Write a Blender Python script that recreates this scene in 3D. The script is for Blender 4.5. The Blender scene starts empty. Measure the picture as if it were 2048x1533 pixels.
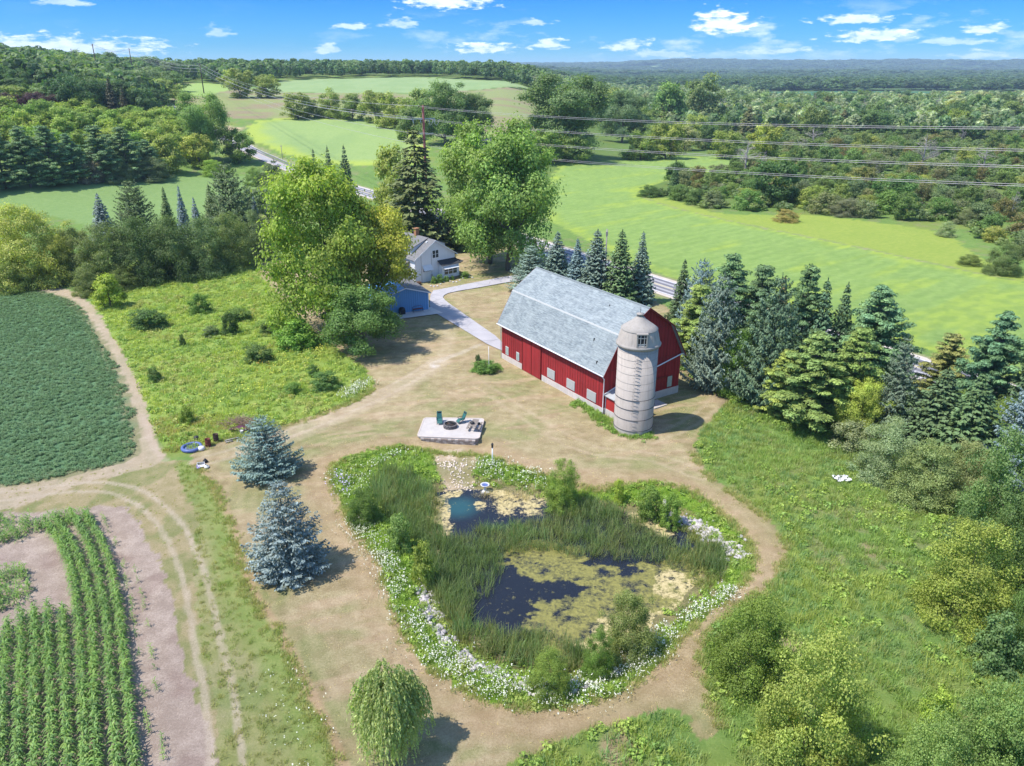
import bpy, math, random
import numpy as np
from mathutils import Vector, Matrix

R = math.radians
random.seed(7)
RNG = np.random.default_rng(11)
scene = bpy.context.scene
COL = scene.collection

# ------------------------------------------------------------------ camera, sky, sun, exposure
CAM_H = 38.0
FPX, YH = 1510.0, 140.0                      # focal length and horizon row at 2048 px width
PITCH = math.atan((766.5 - YH) / FPX)
cam_d = bpy.data.cameras.new('camera')
cam = bpy.data.objects.new('camera', cam_d)
COL.objects.link(cam)
cam.location = (0, 0, CAM_H)
cam.rotation_euler = (math.pi / 2 - PITCH, 0, 0)
cam_d.sensor_width = 36
cam_d.lens = 36 * FPX / 2048
cam_d.clip_start = 0.5
cam_d.clip_end = 60000
scene.camera = cam

SUN_EL, SUN_AZ = 60.0, 197.0                 # azimuth of the sun measured from +X towards +Y
sd = Vector((math.cos(R(SUN_EL)) * math.cos(R(SUN_AZ)), math.cos(R(SUN_EL)) * math.sin(R(SUN_AZ)), math.sin(R(SUN_EL))))
sun_d = bpy.data.lights.new('sun', 'SUN')
sun_d.energy = 3.6
sun_d.angle = R(0.8)
sun_d.color = (1.0, 0.95, 0.86)
sun = bpy.data.objects.new('sun', sun_d)
COL.objects.link(sun)
sun.rotation_euler = (-sd).to_track_quat('-Z', 'Y').to_euler()

scene.view_settings.view_transform = 'Standard'
scene.view_settings.look = 'None'
scene.view_settings.exposure = 0.98
scene.view_settings.gamma = 1.0
scene.view_settings.use_curve_mapping = False

world = bpy.data.worlds.new('World')
scene.world = world
world.use_nodes = True


class NT:
    """tiny helper for node trees"""
    def __init__(self, tree):
        self.t = tree
        tree.nodes.clear()

    def n(self, kind, **kw):
        nd = self.t.nodes.new(kind)
        for k, v in kw.items():
            if k.startswith('i_'):
                key = k[2:]
                key = int(key) if key.isdigit() else key.replace('_', ' ')
                s = nd.inputs[key]
                if hasattr(v, 'is_linked') or isinstance(v, bpy.types.NodeSocket):
                    self.t.links.new(v, s)
                else:
                    s.default_value = v
            else:
                setattr(nd, k, v)
        return nd

    def link(self, a, b):
        self.t.links.new(a, b)

    def math(self, op, a, b=None, clamp=False):
        m = self.t.nodes.new('ShaderNodeMath')
        m.operation = op
        m.use_clamp = clamp
        for i, v in enumerate((a, b)):
            if v is None:
                continue
            if isinstance(v, bpy.types.NodeSocket):
                self.t.links.new(v, m.inputs[i])
            else:
                m.inputs[i].default_value = v
        return m.outputs[0]

    def mix(self, f, a, b, blend='MIX'):
        m = self.t.nodes.new('ShaderNodeMix')
        m.data_type = 'RGBA'
        m.blend_type = blend
        for s, v in ((m.inputs[0], f), (m.inputs[6], a), (m.inputs[7], b)):
            if isinstance(v, bpy.types.NodeSocket):
                self.t.links.new(v, s)
            else:
                if s is not m.inputs[0] and not isinstance(v, (int, float)) and len(v) == 3:
                    v = (*v, 1)
                s.default_value = v
        return m.outputs[2]

    def ramp(self, f, pts):
        r = self.t.nodes.new('ShaderNodeValToRGB')
        el = r.color_ramp.elements
        while len(el) < len(pts):
            el.new(0.5)
        for e, (p, c) in zip(el, pts):
            e.position = p
            e.color = (*c, 1) if len(c) == 3 else c
        self.t.links.new(f, r.inputs[0])
        return r.outputs[0]

    def map(self, v, a, b, c=0.0, d=1.0):
        m = self.t.nodes.new('ShaderNodeMapRange')
        self.t.links.new(v, m.inputs[0])
        for i, x in zip((1, 2, 3, 4), (a, b, c, d)):
            m.inputs[i].default_value = x
        return m.outputs[0]


def build_world():
    w = NT(world.node_tree)
    sky = w.n('ShaderNodeTexSky', sky_type='NISHITA')
    sky.sun_disc = False
    sky.sun_elevation = R(SUN_EL)
    sky.sun_rotation = math.pi / 2 - R(SUN_AZ)
    sky.altitude = 300
    sky.air_density = 1.0
    sky.dust_density = 0.25
    sky.ozone_density = 2.0
    geo = w.n('ShaderNodeNewGeometry')
    sep = w.n('ShaderNodeSeparateXYZ')
    neg = w.n('ShaderNodeVectorMath', operation='SCALE')
    neg.inputs[3].default_value = -1.0
    w.link(geo.outputs['Incoming'], neg.inputs[0])
    tc = w.n('ShaderNodeTexCoord')
    w.link(tc.outputs['Generated'], sep.inputs[0])
    x, y, z = sep.outputs
    zc = w.math('MAXIMUM', z, 0.012)
    # grade of the blue by elevation: lighter at the horizon, azure above, brightened overhead out of view as fill
    g = w.ramp(w.map(z, 0.0, 0.5), [(0.0, (0.18, 0.40, 0.62)), (0.05, (0.07, 0.28, 0.57)), (0.16, (0.025, 0.21, 0.54)), (0.5, (0.45, 0.70, 0.95)), (1.0, (0.9, 0.95, 1.0))])
    blue = w.mix(1.0, sky.outputs[0], g, 'MULTIPLY')
    # small flat cumulus in a high layer: project direction on a plane
    px = w.math('DIVIDE', x, zc)
    py = w.math('DIVIDE', y, zc)
    cv = w.n('ShaderNodeCombineXYZ')
    w.link(px, cv.inputs[0]); w.link(py, cv.inputs[1])
    n1 = w.n('ShaderNodeTexNoise', i_Vector=cv.outputs[0], i_Scale=0.42, i_Detail=8.0, i_Roughness=0.6)
    az = w.n('ShaderNodeCombineXYZ')
    w.link(x, az.inputs[0]); w.link(w.math('MULTIPLY', z, 3.2), az.inputs[1]); w.link(w.math('MULTIPLY', y, 0.5), az.inputs[2])
    n2 = w.n('ShaderNodeTexNoise', i_Vector=az.outputs[0], i_Scale=11.0, i_Detail=9.0, i_Roughness=0.62)
    n3 = w.n('ShaderNodeTexNoise', i_Vector=az.outputs[0], i_Scale=60.0, i_Detail=5.0, i_Roughness=0.6)
    band = w.math('MULTIPLY', w.map(z, 0.004, 0.02), w.map(z, 0.045, 0.075, 1.0, 0.0))
    lay = w.math('MULTIPLY', w.map(n2.outputs[0], 0.53, 0.63), band)
    lay = w.math('MULTIPLY', lay, w.map(x, -0.35, 0.15, 0.04, 0.5))
    hi = w.math('MULTIPLY', w.map(n1.outputs[0], 0.63, 0.72), w.map(z, 0.05, 0.3, 0.0, 0.8))  # strongest overhead out of view, raised there to add white light
    cloud = w.math('MAXIMUM', lay, hi)
    # single clouds one can point to: (azimuth tangent, elevation, half width, half height, weight)
    def blob(pxx, pyy, hw, hh, wt):
        u, v = (pxx - 1024) / FPX, (766.5 - pyy) / FPX
        d = Vector((u, math.cos(PITCH) + v * math.sin(PITCH), -math.sin(PITCH) + v * math.cos(PITCH))).normalized()
        dx = w.math('DIVIDE', w.math('SUBTRACT', x, d.x), hw / FPX)
        dz = w.math('DIVIDE', w.math('SUBTRACT', z, d.z), hh / FPX)
        low = w.math('MULTIPLY', w.math('LESS_THAN', dz, 0.0), 0.9)
        dz = w.math('MULTIPLY', dz, w.math('ADD', low, 1.0))
        q = w.math('SQRT', w.math('ADD', w.math('MULTIPLY', dx, dx), w.math('MULTIPLY', dz, dz)))
        q = w.math('ADD', q, w.map(n3.outputs[0], 0.25, 0.75, 0.85, -0.85))
        q = w.math('ADD', q, w.map(n2.outputs[0], 0.3, 0.7, 0.25, -0.25))
        front = w.math('GREATER_THAN', y, 0.0)
        return w.math('MULTIPLY', w.math('MULTIPLY', w.map(q, 0.45, 1.05, 1.0, 0.0), wt), front)
    for b in [(1442, 52, 52, 26, 1.0), (893, 6, 95, 20, 0.9), (700, 55, 30, 8, 0.6), (795, 50, 36, 12, 0.5), (1700, 42, 60, 10, 0.75), (1740, 74, 62, 14, 0.85),
              (966, 100, 55, 12, 0.9), (1098, 92, 40, 11, 0.8), (1258, 95, 45, 13, 0.8), (1075, 47, 30, 7, 0.5), (1968, 62, 28, 13, 0.8), (80, 100, 170, 22, 0.85),
              (655, 100, 22, 12, 0.6), (438, 67, 22, 12, 0.4), (120, 5, 40, 8, 0.5), (1560, 105, 55, 8, 0.6), (1900, 85, 50, 8, 0.5), (1950, 112, 40, 9, 0.6), (1330, 110, 60, 8, 0.5)]:
        cloud = w.math('MAXIMUM', cloud, blob(*b))
    ccol = w.mix(w.map(n3.outputs[0], 0.3, 0.7), (3.1, 3.7, 4.6), (5.4, 5.7, 6.0))
    col = w.mix(w.math('MULTIPLY', cloud, 0.92), blue, ccol)
    bg = w.n('ShaderNodeBackground', i_Color=col, i_Strength=0.15)
    out = w.n('ShaderNodeOutputWorld')
    w.link(bg.outputs[0], out.inputs[0])


build_world()

# ------------------------------------------------------------------ terrain and un-projection
def sstep(a, b, x):
    t = np.clip((np.asarray(x, float) - a) / (b - a), 0, 1)
    return t * t * (3 - 2 * t)


def _hash(ix, iy, s):
    h = (ix.astype(np.int64) * 374761393 + iy.astype(np.int64) * 668265263 + s * 974634777) & 0xffffffff
    h = ((h ^ (h >> 13)) * 1274126177) & 0xffffffff
    return ((h ^ (h >> 16)) & 0xffff) / 65535.0


def vnoise(x, y, s=0):
    ix, iy = np.floor(x), np.floor(y)
    fx, fy = x - ix, y - iy
    fx = fx * fx * (3 - 2 * fx); fy = fy * fy * (3 - 2 * fy)
    a = _hash(ix, iy, s); b = _hash(ix + 1, iy, s); c = _hash(ix, iy + 1, s); d = _hash(ix + 1, iy + 1, s)
    return (a * (1 - fx) + b * fx) * (1 - fy) + (c * (1 - fx) + d * fx) * fy


def fbm(x, y, s=0, o=4):
    v = 0; a = 0.5; t = 0
    for i in range(o):
        v = v + a * vnoise(x * 2 ** i + 17.3 * i, y * 2 ** i - 9.1 * i, s + i); t += a; a *= 0.5
    return v / t


def hills(x, y):
    """large landform: a ridge far left, distant hills all round"""
    x = np.asarray(x, float); y = np.asarray(y, float)
    D = np.sqrt(x * x + y * y) + 1e-6
    a = np.arctan2(x, np.where(np.abs(y) < 1e-6, 1e-6, y))
    left = 1 - sstep(-0.02, 0.14, a)
    start = 285 - 55 * sstep(0.30, 0.55, -a)
    rise = 0.075 * np.maximum(D - start, 0)
    k = 0.5 + 0.5 * np.tanh((D - start) / 40 - 1)
    rise = rise * k
    cap = 40.0
    ridge = cap * (1 - np.exp(-rise / cap * 1.25))
    ridge = ridge * (1 - 0.35 * sstep(900, 1800, D))
    ridge = ridge + 11 * sstep(0.40, 0.58, -a) * sstep(300, 430, D)
    back = np.cos(a) < -0.3
    roll = (fbm(x / 160 + 3, y / 160, 5, 3) - 0.5) * 6 * sstep(260, 600, D)
    far = sstep(5200, 8200, D) * (34 + 120 * fbm(x / 1900, y / 1900, 9, 4) - 14 * sstep(0.0, 0.6, a))
    mid = sstep(2500, 4200, D) * 14 * fbm(x / 700, y / 700, 21, 3) * (1 - sstep(5000, 7000, D))
    return ridge * left * (1 - sstep(4200, 6500, D)) * np.where(back, 0.4, 1) + roll + far + mid


def G_flat(px, py, z=0.0):
    u, v = (px - 1024) / FPX, (766.5 - py) / FPX
    d = (u, math.cos(PITCH) + v * math.sin(PITCH), -math.sin(PITCH) + v * math.cos(PITCH))
    t = (z - CAM_H) / d[2]
    return d[0] * t, d[1] * t


def G(px, py):
    """ground point seen at this place of the photograph"""
    u, v = (px - 1024) / FPX, (766.5 - py) / FPX
    d = np.array([u, math.cos(PITCH) + v * math.sin(PITCH), -math.sin(PITCH) + v * math.cos(PITCH)])
    ts = np.concatenate([np.arange(20, 300, 1.0), np.geomspace(300, 14000, 1500)])
    P = np.outer(ts, d); P[:, 2] += CAM_H
    h = hills(P[:, 0], P[:, 1])
    below = np.nonzero(P[:, 2] <= h)[0]
    if len(below) == 0:
        t = 9000.0
        return d[0] * t, d[1] * t
    i = max(below[0], 1)
    f0, f1 = P[i - 1, 2] - h[i - 1], P[i, 2] - h[i]
    q = f0 / (f0 - f1 + 1e-9)
    t = ts[i - 1] + (ts[i] - ts[i - 1]) * q
    return d[0] * t, d[1] * t


def depth_at(x, y, z):
    return y * math.cos(PITCH) + (CAM_H - z) * math.sin(PITCH)


def z_for_row(x, y, py):
    """height above datum at which the vertical over (x, y) meets this row of the photograph"""
    k = (766.5 - py) / FPX
    # up = k*fw ; up = y sinP + (z-H) cosP ; fw = y cosP - (z-H) sinP
    s, c = math.sin(PITCH), math.cos(PITCH)
    return CAM_H + (k * y * c - y * s) / (c + k * s)


def to_world(poly):
    return np.array([G(*p) for p in poly])


def inside(poly, x, y):
    r = np.zeros(x.shape, bool)
    n = len(poly)
    j = n - 1
    for i in range(n):
        xi, yi = poly[i]; xj, yj = poly[j]
        c = ((yi > y) != (yj > y))
        if abs(yj - yi) > 1e-12:
            r ^= c & (x < (xj - xi) * (y - yi) / (yj - yi) + xi)
        j = i
    return r


def dist_line(pts, x, y, closed=False):
    pts = list(map(tuple, pts))
    if closed:
        pts = pts + [pts[0]]
    best = np.full(x.shape, 1e9)
    for (ax, ay), (bx, by) in zip(pts[:-1], pts[1:]):
        dx, dy = bx - ax, by - ay
        L = dx * dx + dy * dy + 1e-12
        t = np.clip(((x - ax) * dx + (y - ay) * dy) / L, 0, 1)
        best = np.minimum(best, np.hypot(x - ax - t * dx, y - ay - t * dy))
    return best


def smooth_poly(P, it=2, closed=True):
    P = np.array(P, float)
    for _ in range(it):
        Q = []
        n = len(P)
        rng = range(n) if closed else range(n - 1)
        if not closed:
            Q.append(P[0])
        for i in rng:
            a, b = P[i], P[(i + 1) % n]
            Q += [a * 0.75 + b * 0.25, a * 0.25 + b * 0.75]
        if not closed:
            Q.append(P[-1])
        P = np.array(Q)
    return P


# outlines traced as places on the ground (photograph rows and columns turned into world metres)
LAWN_PX = [(503, 527), (560, 520), (700, 500), (800, 450), (905, 430), (1000, 430), (1050, 500), (1180, 560), (1320, 600), (1375, 660), (1375, 735), (1440, 765), (1470, 792), (1408, 850), (1386, 900),
           (1420, 955), (1500, 1005), (1555, 1055), (1578, 1110), (1550, 1165), (1480, 1212), (1420, 1255), (1398, 1300), (1412, 1370), (1445, 1460), (1400, 1485), (1375, 1430), (1330, 1415),
           (1240, 1440), (1140, 1475), (1050, 1512), (1000, 1545), (960, 1700), (760, 1750), (672, 1533), (650, 1460), (600, 1360), (540, 1245), (490, 1180), (475, 1100), (440, 985), (388, 930),
           (385, 905), (440, 880), (500, 868), (590, 845), (700, 805), (748, 778), (742, 745), (660, 690), (585, 625), (540, 575)]
RING_PX = [(665, 935), (690, 918), (760, 895), (830, 888), (870, 903), (960, 903), (1010, 925), (1080, 945), (1190, 975), (1280, 965), (1340, 968), (1400, 990), (1470, 1045), (1508, 1095),
           (1512, 1140), (1445, 1198), (1370, 1260), (1320, 1330), (1240, 1385), (1150, 1415), (1050, 1422), (960, 1400), (870, 1350), (810, 1270), (775, 1195), (770, 1130), (720, 1070), (682, 1010), (664, 965)]
WATER_PX = [(848, 985), (900, 975), (960, 972), (1060, 990), (1150, 1010), (1250, 1020), (1340, 1030), (1400, 1060), (1432, 1120), (1415, 1165), (1370, 1200), (1300, 1250), (1240, 1300), (1180, 1335),
            (1080, 1335), (990, 1310), (920, 1265), (880, 1200), (870, 1130), (865, 1060), (838, 1020)]
LAWN = smooth_poly(to_world(LAWN_PX), 1)
RING = smooth_poly(to_world(RING_PX), 2)
WATER_Z = -1.15
WATER = smooth_poly(np.array([G_flat(a, b, WATER_Z) for a, b in WATER_PX]), 2)
SOY_PX = [(-700, 560), (0, 586), (60, 578), (128, 590), (165, 612), (215, 690), (252, 760), (278, 850), (288, 905), (240, 932), (100, 962), (0, 980), (-500, 1010)]
SOYB_PX = [(-700, 545), (0, 572), (62, 566), (140, 578), (182, 602), (232, 680), (275, 760), (300, 830), (318, 890), (332, 925), (250, 948), (110, 985), (0, 1030), (-500, 1080)]
TRACK_PX = [(-500, 1000), (0, 978), (100, 965), (240, 935), (330, 920), (388, 925), (440, 985), (475, 1100), (490, 1180), (540, 1245), (600, 1360), (672, 1533), (760, 1750), (-600, 1750)]
VERGE_PX = [(345, 925), (388, 928), (440, 985), (475, 1100), (490, 1180), (540, 1245), (600, 1360), (672, 1533), (760, 1750), (430, 1750), (420, 1533), (440, 1440), (400, 1330), (395, 1200), (385, 1100), (400, 1040), (360, 965)]
SOIL_PX = [(-500, 1040), (0, 1028), (100, 1022), (240, 1008), (275, 1040), (310, 1110), (345, 1200), (365, 1300), (400, 1420), (440, 1533), (500, 1750), (-600, 1750)]
MEADOW_PX = [(150, 560), (250, 552), (400, 540), (505, 527), (540, 575), (585, 625), (660, 690), (742, 745), (748, 778), (700, 805), (590, 845), (500, 868), (440, 880), (385, 905), (330, 905), (300, 830), (275, 760), (232, 680), (185, 600)]
DRIVE_PX = [(1300, 560), (1180, 560), (1100, 548), (1030, 551), (950, 566), (880, 580), (862, 583), (858, 622), (880, 632), (1010, 712), (1015, 690), (925, 627), (892, 604), (884, 594), (900, 586), (960, 576), (1030, 563), (1100, 560), (1180, 574), (1290, 575)]
WALK_PX = [(790, 628), (862, 616), (886, 628), (800, 640)]
SAND_PX = [(862, 893), (955, 893), (950, 935), (930, 960), (925, 985), (960, 1000), (900, 1000), (905, 975), (880, 950), (865, 920)]
F1_PX = [(-600, 400), (0, 374), (150, 360), (400, 352), (520, 350), (575, 400), (560, 420), (400, 430), (200, 470), (130, 432), (0, 425), (-600, 450)]
F2_PX = [(488, 262), (510, 243), (560, 236), (700, 236), (790, 240), (850, 275), (860, 330), (750, 330), (640, 330), (570, 308), (520, 290)]
F3_PX = [(560, 187), (500, 176), (560, 161), (700, 157), (870, 156), (960, 160), (1060, 176), (1075, 182), (900, 187)]
F3B_PX = [(380, 200), (300, 172), (420, 166), (480, 166), (480, 175)]
TAN_PX = [(300, 160), (420, 168), (500, 176), (560, 188), (900, 188), (1075, 183), (1100, 200), (1060, 300), (990, 300), (880, 240), (560, 235), (500, 240), (420, 230), (340, 205)]
F4_PX = [(1060, 420), (1110, 340), (1130, 326), (1280, 318), (1400, 312), (1560, 318), (1480, 335), (1400, 345), (1300, 372), (1278, 382), (1280, 396), (1360, 421), (1480, 448), (1700, 492), (1950, 548), (2100, 575), (2700, 700), (2700, 1000), (2048, 760), (1850, 700), (1700, 640), (1500, 590), (1350, 560), (1250, 520)]
F5_PX = [(1290, 386), (1360, 405), (1440, 430), (1560, 430), (1620, 430), (1800, 450), (1900, 470), (1960, 520), (2060, 550), (2400, 600), (2400, 640), (2060, 566), (1950, 548), (1700, 492), (1480, 448), (1360, 421), (1280, 396)]
F6_PX = [(1480, 184), (1700, 183), (2300, 188), (2300, 206), (1900, 204), (1520, 206)]
PILE_PX = [(395, 262), (450, 245), (470, 262), (430, 275)]
REGS = {}
for nm in 'SOY SOYB TRACK VERGE SOIL MEADOW DRIVE WALK SAND F1 F2 F3 F3B TAN F4 F5 F6'.split():
    REGS[nm] = smooth_poly(to_world(globals()[nm + '_PX']), 1 if nm not in ('WALK',) else 0)

# the road: straight in plan past the farm, bending up the hill on the left
ROAD_PX = [(2700, 1010), (1835, 735), (1300, 565), (905, 436), (615, 347), (500, 300), (420, 262), (365, 232), (320, 205), (300, 180), (262, 163), (230, 158)]
ROAD = to_world(ROAD_PX)
ROAD = smooth_poly(ROAD, 2, closed=False)


def road_dist(x, y):
    return dist_line(ROAD, x, y)


def height(x, y):
    """ground height with the pond basin, the patio bank and a little unevenness"""
    x = np.asarray(x, float); y = np.asarray(y, float)
    h = hills(x, y)
    near = (x > -25) & (x < 35) & (y > 22) & (y < 90)
    if np.any(near):
        xs, ys = x[near], y[near]
        dw = dist_line(WATER, xs, ys, True)
        inw = inside(WATER, xs, ys)
        prof = np.where(inw, WATER_Z - 0.55 * sstep(0, 3, dw), WATER_Z * (1 - sstep(0, 4.2, dw)))
        h[near] = h[near] + prof
    D = np.hypot(x, y)
    bump = (fbm(x / 3.0, y / 3.0, 31, 3) - 0.5) * 0.16 * (1 - sstep(100, 160, D))
    flat = 1 - sstep(3.0, 6.0, road_dist(x, y))
    dent = sstep(-13, -11.2, x) * (1 - sstep(-3.2, -1.8, x)) * (1 - sstep(74.9, 75.35, y)) * sstep(67.5, 72.0, y)
    return h + bump * (1 - flat) - 0.42 * dent


def height1(x, y):
    return float(height(np.array([x]), np.array([y]))[0])


# ------------------------------------------------------------------ mesh helpers
def np_mesh(name, verts, faces, attrs=None, smooth=False):
    """verts (N,3); faces (M,k) array of equal length or list of such arrays"""
    me = bpy.data.meshes.new(name)
    verts = np.asarray(verts, np.float32)
    fl = faces if isinstance(faces, list) else [faces]
    fl = [np.asarray(f, np.int32) for f in fl if len(f)]
    me.vertices.add(len(verts)); me.vertices.foreach_set('co', verts.ravel())
    tot = sum(f.size for f in fl); nf = sum(len(f) for f in fl)
    if nf:
        me.loops.add(tot); me.polygons.add(nf)
        me.loops.foreach_set('vertex_index', np.concatenate([f.ravel() for f in fl]))
        starts = []; p = 0
        for f in fl:
            starts.append(p + np.arange(len(f)) * f.shape[1]); p += f.size
        me.polygons.foreach_set('loop_start', np.concatenate(starts).astype(np.int32))
    if attrs:
        for k, (typ, dom, arr) in attrs.items():
            a = me.attributes.new(k, typ, dom)
            arr = np.asarray(arr)
            if typ == 'FLOAT_COLOR':
                a.data.foreach_set('color', arr.astype(np.float32).ravel())
            elif typ == 'FLOAT_VECTOR':
                a.data.foreach_set('vector', arr.astype(np.float32).ravel())
            elif typ == 'INT':
                a.data.foreach_set('value', arr.astype(np.int32).ravel())
            else:
                a.data.foreach_set('value', arr.astype(np.float32).ravel())
    me.update(calc_edges=True)
    if smooth and nf:
        me.polygons.foreach_set('use_smooth', np.ones(nf, bool))
    me.validate()
    return me


class MB:
    """collects boxes, tubes, prisms and lathes, builds one mesh object"""
    def __init__(self):
        self.v = []; self.f = []; self.s = []

    def add(self, vs, fs, smooth=False):
        o = len(self.v)
        self.v += [tuple(p) for p in vs]
        self.f += [tuple(i + o for i in f) for f in fs]
        self.s += [smooth] * len(fs)
        return self

    def box(self, x0, x1, y0, y1, z0, z1, M=None):
        c = [(x0, y0, z0), (x1, y0, z0), (x1, y1, z0), (x0, y1, z0), (x0, y0, z1), (x1, y0, z1), (x1, y1, z1), (x0, y1, z1)]
        if M is not None:
            c = [M @ Vector(p) for p in c]
        return self.add(c, [(0, 3, 2, 1), (4, 5, 6, 7), (0, 1, 5, 4), (1, 2, 6, 5), (2, 3, 7, 6), (3, 0, 4, 7)])

    def prism(self, poly, axis, a, b):
        """poly in the two other axes, extruded along axis from a to b"""
        n = len(poly)
        def mk(p, t):
            if axis == 'x': return (t, p[0], p[1])
            if axis == 'y': return (p[0], t, p[1])
            return (p[0], p[1], t)
        v = [mk(p, a) for p in poly] + [mk(p, b) for p in poly]
        f = [tuple(range(n))[::-1], tuple(range(n, 2 * n))] + [(i, (i + 1) % n, n + (i + 1) % n, n + i) for i in range(n)]
        return self.add(v, f)

    def tube(self, pts, rad, seg=8, cap=True):
        pts = [Vector(p) for p in pts]
        if not isinstance(rad, (list, tuple)):
            rad = [rad] * len(pts)
        rings = []
        for i, p in enumerate(pts):
            d = (pts[min(i + 1, len(pts) - 1)] - pts[max(i - 1, 0)])
            if d.length < 1e-9: d = Vector((0, 0, 1))
            d.normalize()
            up = Vector((0, 0, 1)) if abs(d.z) < 0.95 else Vector((1, 0, 0))
            a = d.cross(up).normalized(); b = d.cross(a).normalized()
            rings.append([p + (a * math.cos(2 * math.pi * k / seg) + b * math.sin(2 * math.pi * k / seg)) * rad[i] for k in range(seg)])
        v = [q for r in rings for q in r]
        f = []
        for i in range(len(pts) - 1):
            for k in range(seg):
                k2 = (k + 1) % seg
                f.append((i * seg + k, i * seg + k2, (i + 1) * seg + k2, (i + 1) * seg + k))
        self.add(v, f, True)
        if cap:
            o = len(self.v) - len(v)
            self.f += [tuple(o + k for k in range(seg))[::-1], tuple(o + (len(pts) - 1) * seg + k for k in range(seg))]
            self.s += [False, False]
        return self

    def lathe(self, prof, seg=32, cx=0, cy=0, smooth=True, a0=0, a1=2 * math.pi):
        full = abs(a1 - a0 - 2 * math.pi) < 1e-6
        m = seg if full else seg + 1
        v = [(cx + r * math.cos(a0 + (a1 - a0) * k / seg), cy + r * math.sin(a0 + (a1 - a0) * k / seg), z) for r, z in prof for k in range(m)]
        f = []
        for i in range(len(prof) - 1):
            for k in range(seg):
                k2 = (k + 1) % m
                f.append((i * m + k, i * m + k2, (i + 1) * m + k2, (i + 1) * m + k))
        return self.add(v, f, smooth)

    def mesh(self, name):
        me = bpy.data.meshes.new(name)
        me.from_pydata([tuple(p) for p in self.v], [], self.f)
        me.polygons.foreach_set('use_smooth', self.s)
        me.update()
        return me

    def build(self, name, mat, parent=None, loc=None, rot=None):
        o = bpy.data.objects.new(name, self.mesh(name))
        if mat: o.data.materials.append(mat)
        COL.objects.link(o)
        if parent: o.parent = parent
        if loc: o.location = loc
        if rot: o.rotation_euler = rot
        return o


def tag(o, label=None, cat=None, group=None, kind=None):
    if label: o['label'] = label
    if cat: o['category'] = cat
    if group: o['group'] = group
    if kind: o['kind'] = kind
    return o


def empty(name, loc, rz=0.0):
    o = bpy.data.objects.new(name, None)
    o.empty_display_size = 0.3
    COL.objects.link(o)
    o.location = loc
    o.rotation_euler = (0, 0, rz)
    return o


def link(name, me, parent=None, mat=None):
    o = bpy.data.objects.new(name, me)
    if mat and not me.materials: me.materials.append(mat)
    COL.objects.link(o)
    if parent: o.parent = parent
    return o


# ------------------------------------------------------------------ materials
def mat_new(name):
    m = bpy.data.materials.new(name)
    m.use_nodes = True
    return m, NT(m.node_tree)


def finish(w, col, rough=0.8, bump=None, bstr=0.3, bdist=0.02, metal=0.0, spec=0.3, normal=None):
    b = w.n('ShaderNodeBsdfPrincipled')
    for s, v in ((b.inputs['Base Color'], col), (b.inputs['Roughness'], rough), (b.inputs['Metallic'], metal)):
        if isinstance(v, bpy.types.NodeSocket): w.link(v, s)
        else: s.default_value = (*v, 1) if (hasattr(v, '__len__') and len(v) == 3) else v
    b.inputs['Specular IOR Level'].default_value = spec
    if bump is not None:
        bn = w.n('ShaderNodeBump', i_Height=bump, i_Strength=bstr, i_Distance=bdist)
        w.link(bn.outputs[0], b.inputs['Normal'])
    out = w.n('ShaderNodeOutputMaterial')
    w.link(b.outputs[0], out.inputs[0])
    return b


def simple(name, c, rough=0.7, var=0.25, scale=3.0, metal=0.0, bstr=0.15, c2=None, spec=0.3):
    m, w = mat_new(name)
    tc = w.n('ShaderNodeTexCoord')
    n = w.n('ShaderNodeTexNoise', i_Vector=tc.outputs['Object'], i_Scale=scale, i_Detail=6.0, i_Roughness=0.6)
    n2 = w.n('ShaderNodeTexNoise', i_Vector=tc.outputs['Object'], i_Scale=scale * 9, i_Detail=4.0)
    f = w.map(n.outputs[0], 0.3, 0.7)
    d = c2 if c2 else tuple(x * (1 - var) for x in c)
    col = w.mix(f, c, d)
    col = w.mix(w.map(n2.outputs[0], 0.35, 0.75, 0.0, 0.35), col, tuple(x * (1 - var) for x in c))
    finish(w, col, rough, n2.outputs[0], bstr, 0.01, metal, spec)
    return m


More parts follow.
